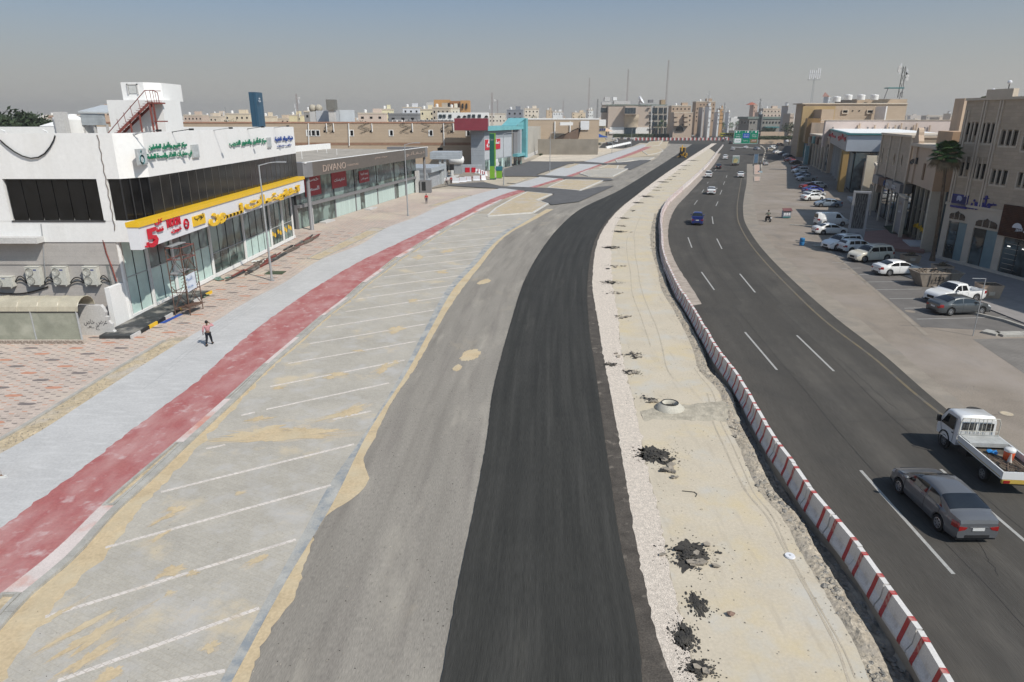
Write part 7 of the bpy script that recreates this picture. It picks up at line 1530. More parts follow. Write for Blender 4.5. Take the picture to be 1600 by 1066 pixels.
for k, x in enumerate((488.5,498)): a = VY(x,169.5,300); t = thing("dome_tank", ["beige dome-shaped rooftop tank, left of two","beige dome-shaped rooftop tank, right of two"][k], "tank", (a[0],300,a[1]), 0, "beige dome tanks"); MB().sphere((0,0,0),1.6,14,8).build("dome", M("beige_tank", (.45,.40,.32), .6), t, world=False, smooth=True); MB().box(-1.2,-1,-12,1.2,1,-1.2).build("stand", m_gwall, t, world=False)
# the city beyond, one mass
rng = random.Random(21); cm = [MB() for _ in range(5)]
for k in range(1500):
    Y = rng.uniform(650, 3000)**1.0; X = rng.uniform(-1.05, 1.15)*Y*.85
    if Y < 1500 and .14 < X/Y < .36 : 
        if Y < 900: continue
    w, d, h = rng.uniform(9, 26), rng.uniform(9, 22), rng.choice([6, 7, 8, 10, 11, 13]) + (rng.random() < .06)*8
    mm = cm[rng.randrange(5)]; mm.box(X, Y, 0, X+w, Y+d, h)
    if rng.random() < .6: mm.box(X+w*.3, Y+d*.3, h, X+w*.6, Y+d*.6, h+rng.uniform(1.5, 3.2))
for i, c_ in enumerate(((.60,.52,.43),(.68,.65,.60),(.48,.39,.31),(.55,.49,.44),(.74,.72,.69))):
    o = cm[i].build("distant_city", M("city_%d" % i, c_, .9, .06, .02), kind="stuff")
rng = random.Random(77); dt = MB()
for k in range(90):
    Y = rng.uniform(360, 1100); X = rng.uniform(-.80, .12)*Y if rng.random() < .8 else rng.uniform(.5, .8)*Y; r = rng.uniform(2, 4.5); h = rng.uniform(4, 9)
    for j in range(46):
        v = Vector((rng.gauss(0,1), rng.gauss(0,1), rng.gauss(0,1))).normalized()*r*rng.uniform(.4, 1.1); q = rng.uniform(.4,.9); p = (X+v.x*1.2, Y+v.y, max(.6, h*.6+v.z*.8)); dt.poly([(p[0]-q,p[1],p[2]-q*.5),(p[0]+q,p[1]+q*.4,p[2]-q*.3),(p[0]+q*.2,p[1],p[2]+q)])
dt.build("distant_trees", M("far_foliage", (.055,.075,.035), .85, .3, .2), kind="stuff")
# ---------------------------------------------------------------- barrier line along the main road
bpts = [(b_bar(y), y) for y in np.arange(12, 404, .25)]
seg = [0.0]
for a, b in zip(bpts, bpts[1:]): seg.append(seg[-1] + hypot(b[0]-a[0], b[1]-a[1]))
m_bar = overlay(M("white_barrier_plastic", (.66,.63,.60), .6, .05, 1, bump=.05), (.42,.37,.32), 2.2, .55, .72, detail=7, amount=.7)
m_bred = overlay(M("faded_red_stripe", (.42,.045,.045), .6, .08, 3), (.48,.25,.22), 3, .55, .7)
ULEN = 2.0
prof = [(-.27,0),(.27,0),(.27,.10),(.13,.36),(.085,.88),(-.085,.88),(-.13,.36),(-.27,.10)]
bm_ = MB().slab([(0.01, a, b) for a, b in prof], (ULEN-.07, 0, 0)).mesh("barrier_block"); bm_.materials.append(m_bar)
def stripe_mesh(x):
    m = MB(); o = .006; w = .20
    pr = [(-.27-o,.0),(-.27-o,.10),(-.13-o,.36),(-.085-o,.88),(-.085-o,.886),(.085+o,.886),(.085+o,.88),(.13+o,.36),(.27+o,.10),(.27+o,0)]
    sh = [0,0,.10,.02,.02,.02,.02,.10,0,0]
    rows = [[(x + sh[i] + q, p[0], p[1]) for i, p in enumerate(pr)] for q in (0, w)]
    m.grid(rows); me = m.mesh("red_stripe"); me.materials.append(m_bred); return me
sm_ = [stripe_mesh(.30), stripe_mesh(1.45)]
tot = seg[-1]; s = 0; k = 0; rng = random.Random(2)
while s < tot - ULEN and k < 290:
    x = float(np.interp(s, seg, [p[0] for p in bpts])) ; y = float(np.interp(s, seg, [p[1] for p in bpts])); x2 = float(np.interp(s+ULEN, seg, [p[0] for p in bpts])); y2 = float(np.interp(s+ULEN, seg, [p[1] for p in bpts]))
    hd = atan2(y2-y, x2-x) + rng.uniform(-.02, .02)
    t = thing("road_barrier", "white red-striped barrier in the long line between the dug-up median and the main road", "barrier", (x+.27+rng.uniform(-.03,.03), y, -.01), hd, "white and red barriers along the main road")
    q = bpy.data.objects.new("barrier_block", bm_); COL.objects.link(q); q.parent = t
    if y < 150:
        for me in sm_: q = bpy.data.objects.new("red_stripe", me); COL.objects.link(q); q.parent = t
    else: q = bpy.data.objects.new("red_stripe", sm_[0]); COL.objects.link(q); q.parent = t
    s += ULEN; k += 1
# curved end of the barrier and the row across the far road
for i in range(24):
    x0, x1 = G(990 + i*6.3, 219.5), G(996.3 + i*6.3, 219.8); t = thing("far_barrier", "red or white barrier block in the row closing the far end of the new carriageway", "barrier", (x0[0], x0[1], 0), 0, "barrier blocks across the far end"); w = x1[0]-x0[0]
    MB().box(0,-.4,0,w*.5,.4,1.9).build("white_block", m_bar, t, world=False); MB().box(w*.5,-.4,0,w*.98,.4,1.9).build("red_block", m_bred, t, world=False)
for i in range(11):
    a = G(983-i*3.4, 224.5+i*.75) ; t = thing("kerbside_block", "white concrete block in the slanting row beside the small car park", "barrier", (a[0], a[1], 0), .8, "white blocks beside the small car park"); MB().slab([(-1.3,a_,b_) for a_, b_ in ((-.6,0),(.6,0),(.25,1.1),(-.25,1.1))], (2.6,0,0)).build("block", m_wwall, t, world=False)
# ---------------------------------------------------------------- dug-up median: rubble, broken asphalt, manhole
rng = random.Random(5); rub = MB(); rub2 = MB()
for k in range(2300):
    y = 12 + 100*rng.random()**1.7; l = b_tr_l(y) - .1; d = rng.random()
    if noise.noise(Vector((y*.28, 4, 0))) < -.28 and rng.random() < .8: continue
    x = l + rng.gauss(0, .16) - .02; zb_ = .0 if x < l + .12 else -tdepth(y)*min(1, (x-l-.1)/.3)
    (rub if rng.random() < .7 else rub2).rock((x, y, zb_+.01), rng.uniform(.03, .13)*(1.5 if rng.random() < .06 else 1), k)
for k in range(900):
    y = 12 + 100*rng.random()**1.6; l, r = b_tr_l(y), b_bar(y); x = rng.uniform(l+.3, max(l+.5, r-.1)); rub2.rock((x, y, -tdepth(y)*.8), rng.uniform(.03, .12), k)
for k in range(1500):
    y = 10 + 110*rng.random()**1.7; l, r = b_grav_r(y), b_tr_l(y); x = rng.uniform(l, r) if rng.random() < .45 else r - abs(rng.gauss(0, .6)); rub.rock((x, y, .01), rng.uniform(.012, .035), k)
rub.build("trench_rubble", m_rock, kind="stuff"); rub2.build("trench_rubble", M("grey_rubble", (.30,.28,.25), .98, .2, 3, bump=.5), kind="stuff")
# loose lip of spoil along the trench edge
rows = []
for y in ysamp(9, 112, .008, .18):
    l = b_tr_l(y); h = .15*max(0, .35 + noise.noise(Vector((y*.5, 7, 0)))) * (1 if y < 60 else .6)
    rows.append([(l - .55 + .65*t + rag(y, .05, 3, 2), y, .006 + h*sin(pi*t)*(.6+.8*abs(noise.noise(Vector((t*3, y*2.2, 3))))) ) for t in np.linspace(0, 1, 8)])
o = MB().grid(rows).build("spoil_lip", overlay(M("spoil_earth", (.43,.37,.29), .98, .15, 1.4, bump=1., bscale=8, fine=.15), (.33,.29,.24), 1.2, .5, .65), kind="structure")
m_brk = M("broken_asphalt", (.022,.021,.021), .95, .3, 2.2, col2=(.075,.067,.056), bump=.6, bscale=15); m_slab = overlay(M("broken_slab", (.36,.31,.25), .95, .15, 3, bump=.3), (.09,.085,.08), 4, .55, .65)
def debris(px, r, n, dark, lab, k):
    c = G(*px); t = thing("broken_asphalt_pile", lab, "debris", (c[0], c[1], .012), 0, "piles of broken asphalt along the gravel strip"); rg = random.Random(k*13+1); t.scale = (.8 if k in (1, 2) else 1, 1.5 if k in (1, 2) else 1, .5)
    if dark: 
        m = MB()
        if dark > .35: m.poly([(a, b, .008) for a, b in blob(0, 0, r*.72, r*.5, rg.uniform(0, 3), k, 70, .55)])
        for q in range(int(170*dark)): a_ = rg.uniform(0, 2*pi); d_ = abs(rg.gauss(0, .42))*r; m.rock((cos(a_)*d_*1.1, sin(a_)*d_*.8, .02+(.10 if r > .6 else .02)*max(0, 1-d_/r)), rg.uniform(.02,.075)*(1 + r*.1), q)
        for q in range(int(160*dark)): a_ = rg.uniform(0, 2*pi); d_ = (.5+abs(rg.gauss(0,.55)))*r; m.rock((cos(a_)*d_, sin(a_)*d_*.8, .005), rg.uniform(.012,.035), q)
        m.build("black_crumbs", m_brk, t, world=False, kind="stuff")
    for q in range(n):
        a_, d_ = rg.uniform(0, 2*pi), abs(rg.gauss(0, .5))*r; cx, cy = cos(a_)*d_ + (.3*r if dark else 0), sin(a_)*d_*.8 - (.35*r if dark else 0); sz = rg.uniform(.10, .30)*(.7 + .25*r)
        pts = [(cx + sz*cos(w)*rg.uniform(.6,1.1), cy + sz*sin(w)*rg.uniform(.5,1.)) for w in [2*pi*i/5 + rg.uniform(-.3,.3) for i in range(5)]]
        tx, ty = rg.uniform(-.5,.5), rg.uniform(-.5,.5); th = rg.uniform(.05,.09)
        mm = MB().slab([(a, b, .03 + max(0, (a-cx)*tx + (b-cy)*ty + .06)) for a, b in pts], (0, 0, th)); mm.build("slab_fragment", m_slab if rg.random() < .75 else m_brk, t, world=False)
DL = [((1092,1045),.45,2,1,"small black crumb heap at the lower edge of the picture beside the gravel"),((1068,996),.55,0,1,"scattered black crumbs, second heap from the bottom edge"),((1090,945),.5,0,.6,"thin black smear of crumbs below the wide broken asphalt pile"),((1078,868),1.15,13,1,"wide pile of black broken asphalt and pale slabs in the foreground"),((1023,712),1.15,3,1.3,"big round black asphalt heap below the manhole ring"),((1040,735),.8,9,0,"pale broken slab pieces touching the big black heap"),((1009,624),.95,11,.15,"heap of broken slabs just left of the manhole ring"),((985,582),.55,2,.9,"small black heap above the manhole's slab heap"),((953,570),.5,1,.8,"small black heap against the gravel strip's left edge"),((983,555),.95,9,.2,"low slab heap halfway up the gravel strip"),((966,495),1.0,8,.1,"flat slab heap above the halfway one"),((960,457.5),1.0,8,.1,"slab ring just below the round dark heap"),((953,441.5),1.0,2,1.2,"round dark heap between two slab heaps"),((955,416),1.2,8,.2,"slab heap above the round dark heap"),((956,387),1.3,5,1.1,"dark spread heap where the strip starts to bend"),((967,362),1.2,7,.5,"double slab heap at the bend"),((967,353),1.1,6,.3,"upper slab heap at the bend"),((975,341),1.2,5,.4,"small slab heap past the bend"),((986,329),1.3,6,.1,"pale slab heap past the bend"),((996,317),1.4,5,.8,"dark slab heap before the large ridge"),((1010,307),2.0,6,1.5,"large dark ridge of broken asphalt beyond the bend"),((1023,297.5),1.5,6,.3,"slab heap behind the dark ridge"),((1027,293),1.5,6,.3,"further slab heap behind the dark ridge"),((1036,284.5),2.2,8,.9,"rugged mound of slabs in the middle distance"),((1044,281),1.6,6,.3,"low heap right of the rugged mound"),((1051,276),1.7,6,.2,"first of the small far heaps"),((1055,271.5),1.7,5,.2,"second of the small far heaps"),((1062,265),2.,6,.3,"third of the small far heaps"),((1069,259),2.,6,.4,"heap right behind the yellow digger"),((1082,251),2.8,3,1.6,"black triangular heap next to the yellow digger")]
for k, (p, r, n, d, lab) in enumerate(DL): debris(p, r, n, d, lab, k)
c = G(1048,642); t = thing("manhole_ring", "pale concrete cone of an open manhole standing on the dug-up median", "manhole", (c[0], c[1]+.3, .0))
MB().lathe([(.80,0),(.80,.06),(.52,.30),(.46,.34),(.40,.34),(.38,.02)], n=28).build("cone", M("pale_precast_concrete", (.50,.47,.40), .85, .08, 3, bump=.2), t, world=False, smooth=True)
MB().lathe([(.39,.10),(.001,.10)], n=24).build("dark_shaft", m_blackp, t, world=False); MB().lathe([(.42,.345),(.47,.345),(.47,.37),(.42,.37)], n=24).build("iron_rim", M("cast_iron", (.05,.045,.04), .6, .2, 6), t, world=False)
c = G(1234,870); t = thing("round_cover", "flat white round lid lying on the median sand", "lid", (c[0], c[1], .02)); MB().lathe([(.001,.05),(.17,.045),(.19,.0)], n=20).build("lid", m_wsign, t, world=False); MB().box(-.03,-.03,.04,.03,.03,.06).build("knob", m_steel, t, world=False)
c = G(1141,962); t = thing("loose_brick", "reddish broken block alone on the median sand", "block", (c[0], c[1], .02)); MB().rock((0,0,.05), .16, 77).build("chunk", M("reddish_block", (.26,.17,.13), .9, .2, 8), t, world=False)
pt = [G(*q) for q in ((1066,768),(1075,769),(1085,770),(1089,773),(1087,777))]; tag(MB().path([(a, b, .03) for a, b in pt], .015, 4).build("wire", m_cab), "thin bent wire lying on the median near the big black heap", "wire")
m_berm = M("spoil_ridge", (.46,.41,.325), .98, .15, 2, bump=1., bscale=8)
r0, r1 = G(1005,655), G(1152,650); rows = []
for i in range(34):
    t = i/33; x = r0[0]+(r1[0]-r0[0])*t; y = r0[1]+(r1[1]-r0[1])*t + .6
    rows.append([(x, y + (q-.5)*(1.2 + 1.6*t) + .5*noise.noise(Vector((x*.8, 3, 0))) + .35*(q-.5)*noise.noise(Vector((x*2.5, 9, 0))), .005 + .06*sin(pi*q)*(.5+t)*(.6+.7*abs(noise.noise(Vector((x*2, q*3, 1)))))) for q in np.linspace(0, 1, 7)])
MB().grid(rows).build("spoil_ridge", m_berm, kind="structure")
# ---------------------------------------------------------------- street furniture
def lamp_post(px, ytop, lab, arm=(1.6, .5), r=.09):
    c = G(*px, ZP); z1 = VY(px[0], ytop, c[1])[1]; t = thing("street_lamp", lab, "street lamp", (c[0], c[1], ZP), 0, "grey lamp posts along the grey path")
    MB().tube((0,0,0),(0,0,z1-ZP), r*1.25, 10, r*.7).build("pole", m_steel, t, world=False); MB().box(-.22,-.22,0,.22,.22,.04).tube((0,0,0),(0,0,.35),r*1.6,8).build("base_plate", m_steel, t, world=False)
    MB().path([(0,0,z1-ZP-.05),(arm[0]*.55,arm[1]*.6,z1-ZP+.18),(arm[0],arm[1],z1-ZP+.24)], .045, 6).build("arm", m_steel, t, world=False); MB().box(arm[0]-.1,arm[1]-.12,z1-ZP+.18,arm[0]+.75,arm[1]+.12,z1-ZP+.30).build("lamp_head", m_steel, t, world=False)
lamp_post((425,438.5), 258, "grey lamp post in front of the white shop's glass front"); lamp_post((637.5,337.5), 226, "grey lamp post in front of the grey showroom"); lamp_post((787,289.5), 209, "grey lamp post right of the green pylon sign"); lamp_post((859,268.5), 208, "grey lamp post on the kerbed corner before the concrete hall")
lamp_post((956,240), 208, "thin lamp post at the edge of the far sandy lot"); lamp_post((986,231), 199, "thin lamp post in front of the small car park")
# gantry sign
c = G(1187.7, 270); Yg_ = c[1]; t = thing("gantry_sign", "green overhead direction sign with three panels on a curved grey post", "road sign", (c[0], Yg_, .02))
H_ = VY(1184,232,Yg_)[1]; xL = VY(1146.5,215,Yg_)[0]-c[0]; xR = VY(1184,215,Yg_)[0]-c[0]; zT_ = VY(1165,204.5,Yg_)[1]; zB_ = VY(1165,224.5,Yg_)[1]
m_pole = M("beige_grey_post", (.36,.33,.29), .6, .08, 2)
MB().path([(0,0,0),(.1,0,H_*.35),(.45,0,H_*.62)] + [(.45-.0*q + 0.9*sin(q*1.1)*(.55 if q < .9 else .4) - 1.9*max(0,q-.55), 0, H_*.62 + (H_*.46)*sin(min(1.45,q*1.1))) for q in np.linspace(.15, 1.5, 9)], .26, 10).build("curved_post", m_pole, t, world=False, smooth=True)
MB().box(xL, -.1, (zT_+zB_)/2+1.0, xR+.4, .1, (zT_+zB_)/2+1.25).box(xL, -.1, zB_+.6, xR+.3, .1, zB_+.85).shift((0,.15,0)).build("rail", m_pole, t, world=False)
MB().box(-.5,-.5,-.02,.5,.5,.45).build("base", M("pale_blue_base", (.40,.50,.56), .6), t, world=False)
m_gs = M("sign_green", (.0,.19,.11), .4, .02, 1, fine=0); m_bs = M("sign_blue", (.01,.08,.38), .4, .02, 1, fine=0); m_bn = M("sign_brown", (.24,.13,.07), .4, .02, 1, fine=0)
pn = xL; W3 = [.335,.335,.33]; tx = [["حي الملك فهد","KING FAHD"],["شارع العام","RIYADH"],["طريق الخرج","AL KHARJ"]]
for k in range(3):
    w = (xR-xL)*W3[k]; p_ = MB().box(pn+.03,-.16,zB_,pn+w-.03,-.10,zT_).build("sign_panel", m_gs, t, world=False)
    MB().box(pn-.02,-.17,zB_-.06,pn+.03,-.09,zT_+.06).box(pn+w-.03,-.17,zB_-.06,pn+w+.02,-.09,zT_+.06).build("white_border", m_wsign, p_, world=False, kind="stuff")
    zm_ = lambda q: zB_ + (zT_-zB_)*q
    MB().box(pn+.03,-.17,zT_,pn+w-.03,-.09,zT_+.06).box(pn+.03,-.17,zB_-.06,pn+w-.03,-.09,zB_).build("white_border", m_wsign, p_, world=False, kind="stuff")
    fld = [(m_wsign,.06,.40),(m_bs,.42,.80),(m_bn,.06,.34)][k]; MB().box(pn+.2,-.175,zm_(fld[1]),pn+w-.2,-.165,zm_(fld[2])).build("colour_field", fld[0], p_, world=False)
    letters("letters", tx[k][0], m_wsign, p_, (pn+.5,-.178,zm_(.62)), (1,0,0), w-1.0, .36, .01, bold=.02); letters("letters", tx[k][1], m_wsign, p_, (pn+.5,-.178,zm_(.49)), (1,0,0), w-1.0, .26, .01, bold=.02)
    letters("letters", "المطار" if k != 1 else "وسط المدينة", m_gs if k == 0 else m_wsign, p_, (pn+.5,-.178,zm_(.16)), (1,0,0), w-1.0, .40, .01, bold=.02)
    a0_ = pn + w*(.62 if k == 0 else .35 if k == 1 else .15); MB().box(a0_,-.18,zm_(.84),a0_+.09,-.165,zm_(.96)).slab([(a0_-.12,-.18,zm_(.94)),(a0_+.21,-.18,zm_(.94)),(a0_+.045,-.18,zm_(.99))], (0,.01,0)).build("arrow", m_wsign, p_, world=False)
    MB().box(pn+(.35 if k == 0 else w-.95),-.18,zm_(.84),pn+(.75 if k == 0 else w-.5),-.165,zm_(.97)).build("route_shield", m_wsign, p_, world=False)
    pn += w
bed("gantry_pad", [(1178.5,272.5),(1178.5,258),(1187,257),(1188,272.5)], M("pinkish_pad", (.50,.36,.29), .9), .12); bed("gantry_pad", [(1178.5,283),(1178.5,276),(1188,276),(1187,283)], M("pinkish_pad", (.50,.36,.29)), .12)
c = G(1181,256); o = thing("blue_road_sign", "small blue sign board on two legs near the gantry pad", "sign", (c[0], c[1], 0)); MB().box(-.7,-.05,.3,.5,.05,3.2).build("board", M("dull_blue", (.10,.17,.26), .5), o, world=False); MB().box(-.9,0,0,-.8,.1,3.4).box(.6,0,0,.7,.1,3.4).build("legs", m_steel, o, world=False, kind="stuff")
# tall sign frame on the right forecourt
c = G(1334,386); Yt = c[1]; t = thing("totem_frame", "tall grey sign frame filled with a dark ornamental lattice between the parked cars", "sign", (c[0], Yt, 0), -.45)
zt_ = VY(1341,302,Yt)[1]; zl_ = VY(1333,357,Yt)[1]; w = .95
m_tot = M("grey_totem_metal", (.30,.30,.31), .5, .05, 2)
MB().box(-w,-.3,0,w,.3,zl_).build("base_block", m_tot, t, world=False)
for s_ in (-1, 1): MB().box(s_*w,-.3,zl_,s_*(w-.28),.3,zt_).build("frame_post", m_tot, t, world=False)
MB().box(-w,-.3,zt_,w,.3,zt_+.22).build("frame_top", m_tot, t, world=False); MB().box(-w+.28,.08,zl_,w-.28,.12,zt_).build("dark_field", M("dark_field", (.10,.10,.10), .6, .3, 3), t, world=False)
lt = MB()
for k in range(6):
    x = -w+.42+k*.22; lt.path([(x + .07*sin(q*1.7+k*1.3), -.02, zl_ + (zt_-zl_)*q/9) for q in range(10)], .022, 4)
lt.build("ornamental_lattice", m_tot, t, world=False, kind="stuff")
# skip, planters, barrel, cabinet, kerbs
m_skip = M("beige_skip_paint", (.33,.28,.23), .7, .15, 2, bump=.1)
c = G(1468,447); t = thing("rubbish_skip", "beige open skip heaped with rubbish, painted 123, between the white sedan and the pickup", "skip", (c[0]-.4, c[1]+.3, .02), -.03)
def taper(x0,x1,y0,y1,h,ex): return [[(x0,y0,0),(x1,y0,0),(x1,y1,0),(x0,y1,0)],[(x0-ex,y0-.25,h),(x1+ex,y0-.25,h),(x1+ex,y1+.25,h),(x0-ex,y1+.25,h)]]
lo_, hi_ = taper(-1.4,1.4,-.75,.75,1.35,.65); m = MB()
for i in range(4): m.slab([lo_[i], lo_[(i+1)%4], hi_[(i+1)%4], hi_[i]], (0,0,.001)); 
m.poly(lo_); m.build("skip_body", m_skip, t, world=False); m = MB()
for i in range(4): m.tube(hi_[i], hi_[(i+1)%4], .05, 5)
m.build("rim_bar", m_skip, t, world=False)
for x in (-.9, 0, .9): MB().slab([(x-.04,-.78,.05),(x+.04,-.78,.05),(x+.04,-1.04,1.3),(x-.04,-1.04,1.3)], (0,-.04,0)).build("stiffener", m_skip, t, world=False)
letters("numeral", "123", M("black_letters", (.02,.02,.02)), t, (-.55,-.98,.62), (1,0,0), .8, .4, .02, up=(0,-.18,1), bold=.02)
m = MB(); rng = random.Random(9)
for k in range(70): m.rock((rng.uniform(-1.7,1.7), rng.uniform(-.8,.8), 1.05+rng.uniform(0,.35)), rng.uniform(.08,.24), k)
m.build("rubbish", M("dark_rubbish", (.10,.07,.05), .95, .5, 4, col2=(.24,.20,.16)), t, world=False, kind="stuff")
def leaves(c, rx, ry, rz, n, size, mat, parent=None, seed=0, name="foliage", world=False, clump=9):
    rg = random.Random(seed); m = MB(); cl = []
    for k in range(clump):
        a, b, r = rg.uniform(0, 2*pi), rg.uniform(-.7, 1), rg.uniform(.35, .8); h = sqrt(max(0, 1-b*b)); cl.append((cos(a)*h*r, sin(a)*h*r, b*r))
    for k in range(n):
        q = cl[rg.randrange(clump)]; v = Vector((rg.gauss(0,1), rg.gauss(0,1), rg.gauss(0,1))).normalized()*rg.uniform(.30,.46)
        p = Vector((c[0]+(q[0]+v.x)*rx, c[1]+(q[1]+v.y)*ry, c[2]+(q[2]+v.z)*rz))
        d = Vector((rg.gauss(0,1), rg.gauss(0,1), rg.gauss(0,1)+.4)).normalized(); e = d.orthogonal().normalized()*size*rg.uniform(.5,1.1); f = d.cross(e)*rg.uniform(.4,.7)
        m.poly([tuple(p-e), tuple(p+f*.8), tuple(p+e), tuple(p-f*.8)])
    return m.build(name, mat, parent, world=world, kind="stuff")
m_leaf = M("dusty_green_leaves", (.060,.085,.035), .8, .3, .9, fine=.1); m_leafd = M("dark_green_leaves", (.045,.070,.032), .85, .3, .7, fine=.1); m_dry = M("dry_fronds", (.19,.14,.08), .9, .2, 3); m_bark = M("palm_bark", (.19,.135,.09), .95, .25, 3, bump=.5)
m_frond = M("palm_fronds", (.06,.125,.03), .7, .25, 1.2, fine=.1)
for k, (x, y, lb) in enumerate(((1424,413,"planter box with dry shrubs behind the cream off-road car"),(1474,430,"planter box with dry shrubs between the palm and the skip"),(1546,468,"tall planter box behind the white pickup's bed"))):
    c = G(x, y); t = thing("planter_box", lb, "planter", (c[0], c[1]+.4, .1), -.1); s_ = .75 if k < 2 else .8; lo_, hi_ = taper(-s_,s_,-.45,.45,.85 if k < 2 else 1.2,.08)
    m = MB().poly(lo_)
    for i in range(4): m.poly([lo_[i], lo_[(i+1)%4], hi_[(i+1)%4], hi_[i]])
    m.build("trough", m_pinkr, t, world=False); MB().poly([(a, b, d-.06) for a, b, d in hi_]).build("soil", M("dark_soil", (.09,.065,.045), .95), t, world=False); leaves((0,0,.95), .7,.35,.25, 160, .09, m_dry, t, k); MB().box(-.25,-.64,.3,.25,-.52,.62).build("relief_panel", m_trim, t, world=False)
c = G(1252.5,384); t = thing("blue_barrel", "blue plastic barrel standing alone beside the parking row", "barrel", (c[0], c[1], .02)); MB().lathe([(.26,0),(.29,.03),(.30,.3),(.29,.31),(.29,.60),(.30,.61),(.29,.90),(.26,.94),(.001,.93)], n=20).build("drum", M("blue_drum", (.02,.16,.36), .45, .05), t, world=False, smooth=True); MB().lathe([(.305,.30),(.315,.32),(.305,.34)], n=20).build("ring", M("blue_drum_dark", (.01,.08,.22), .5), t, world=False)
c = G(1228,341); t = thing("utility_cabinet", "small printed metal cabinet with a reddish slanted roof near the rider", "cabinet", (c[0], c[1], .02)); MB().box(-.62,-.3,.08,.62,.35,1.15).build("cabinet_body", M("pale_blue_cabinet", (.34,.37,.42), .5, .2, 6), t, world=False); MB().slab([(-.72,-.45,1.12),(.75,-.45,1.15),(.85,.5,1.45),(-.6,.5,1.42)], (0,0,.06)).build("roof", M("reddish_roof", (.17,.07,.07), .7), t, world=False); MB().box(-.6,-.32,.08,.6,-.30,.28).build("teal_base", m_teal, t, world=False)
for k in range(3): MB().box(-.5+k*.36,-.315,.45,-.24+k*.36,-.30,.85).build("printed_patch", m_wsign, t, world=False)
c = G(1520,525); t = thing("thin_signpost", "thin bare metal post with a short arm before the dark grey sports sedan", "post", (c[0], c[1], .02)); zt_ = VY(1534,436,c[1])[1]; MB().tube((0,0,0),(0.0,0,zt_),.035,6).build("post", m_steel, t, world=False); MB().tube((0,0,zt_),(-.95,0,zt_+.02),.025,5).build("cross_arm", m_steel, t, world=False)
def kerbline(pxs, w=.3, h=.15, lab=None, mat=None, step=1.0, name="kerb"):
    P = [Vector(G(*q)) for q in pxs]; root = None
    o = bpy.data.objects.new(name, None); COL.objects.link(o); o["kind"] = "structure"; XF[o.name] = Matrix.Identity(4)
    for a, b in zip(P, P[1:]):
        L = (b-a).length; n = max(1, int(L/step)); d = (b-a)/n; q = Vector((-d.y, d.x)).normalized()*w/2
        for k in range(n):
            s, e = a + d*k, a + d*(k+.985); MB().prism([tuple(s-q), tuple(e-q), tuple(e+q), tuple(s+q)], 0, h + .004*(k % 2)).build("kerb_stone", mat or m_kerb, o, world=False)
    return o
kerbline([(1537,519),(1560,524),(1640,523)], .9, .16, step=1.6); kerbline([(1234,352),(1250,353),(1275,356)], .25, .14); kerbline([(1272,386),(1290,385)], .4, .2); kerbline([(1455,476),(1570,503),(1640,527)], .25, .2); kerbline([(1345,357),(1400,362),(1350,372)], .2, .12)
sheet("service_pavement", [(1520,530),(1640,528),(1700,600),(1640,610)], .012, bricks(M("worn_block_paving", (.22,.20,.18), .9, .1, .5), .4, .2, .015, (.6,.6,.6), rot=.2))
sheet("parking_apron", [(1288,388),(1345,384),(1470,425),(1650,500),(1650,528),(1537,516),(1440,511),(1330,420)], .010, M("dark_stall_asphalt", (.15,.138,.128), .9, .1, .6, bump=.2))
for a, b in [((1291,402),(1318,401)),((1300,411),(1330,410)),((1315,420),(1345,419)),((1330,430),(1360,429)),((1346,441),(1436,440)),((1367,453),(1440,452)),((1390,467),(1445,466.5)),((1413,482),(1440,481.5)),((1433,499),(1600,495)),((1268,347),(1290,346)),((1246,312),(1258,311))]:
    p, q = Vector(G(*a)), Vector(G(*b)); n = Vector((-(q-p).y, (q-p).x)).normalized()*.06; MB().poly([(v.x, v.y, .016) for v in (p+n, p-n, q-n, q+n)]).build("stall_line", m_white, kind="structure")
strip("parking_gutter", lambda y: np.interp(y, [46.5, 80], [30.2, 38.0]) - .2, lambda y: np.interp(y, [46.5, 80], [30.2, 38.0]) + .15, 46.5, 80, .016, m_apron, nx=2)
for i, (x, y, r, lb) in enumerate(((1524,641,.42,"cast-iron round manhole cover beside the flatbed truck"),(1573,647,.3,"sand-filled round patch right of the iron manhole cover"),(1422,487,.32,"faint round cover at the tail of the dark grey parked sedan"))):
    c = G(x, y); t = thing("manhole_cover", lb, "manhole cover", (c[0], c[1], .012)); MB().lathe([(r,0),(r,.012),(r*.82,.012),(r*.80,.006),(.001,.006)], n=26).build("cover_plate", [M("cast_iron", (.05,.045,.04)), m_sand, m_serv][i], t, world=False); MB().lathe([(r+.07,0),(r+.07,.008),(r,.008)], n=26).build("rim", m_apron, t, world=False)
# pink terrace before the gabled shop
sheet("pink_terrace", [(1333,383),(1352,362),(1397,358),(1438,380),(1445,392)], .35, M("pink_terrace_paving", (.30,.17,.14), .85, .1, 1), sides=0.); sheet("terrace_lawn", [(1380,353),(1398,352),(1420,362),(1418,366),(1392,365)], .37, M("artificial_grass", (.03,.05,.02), .95))
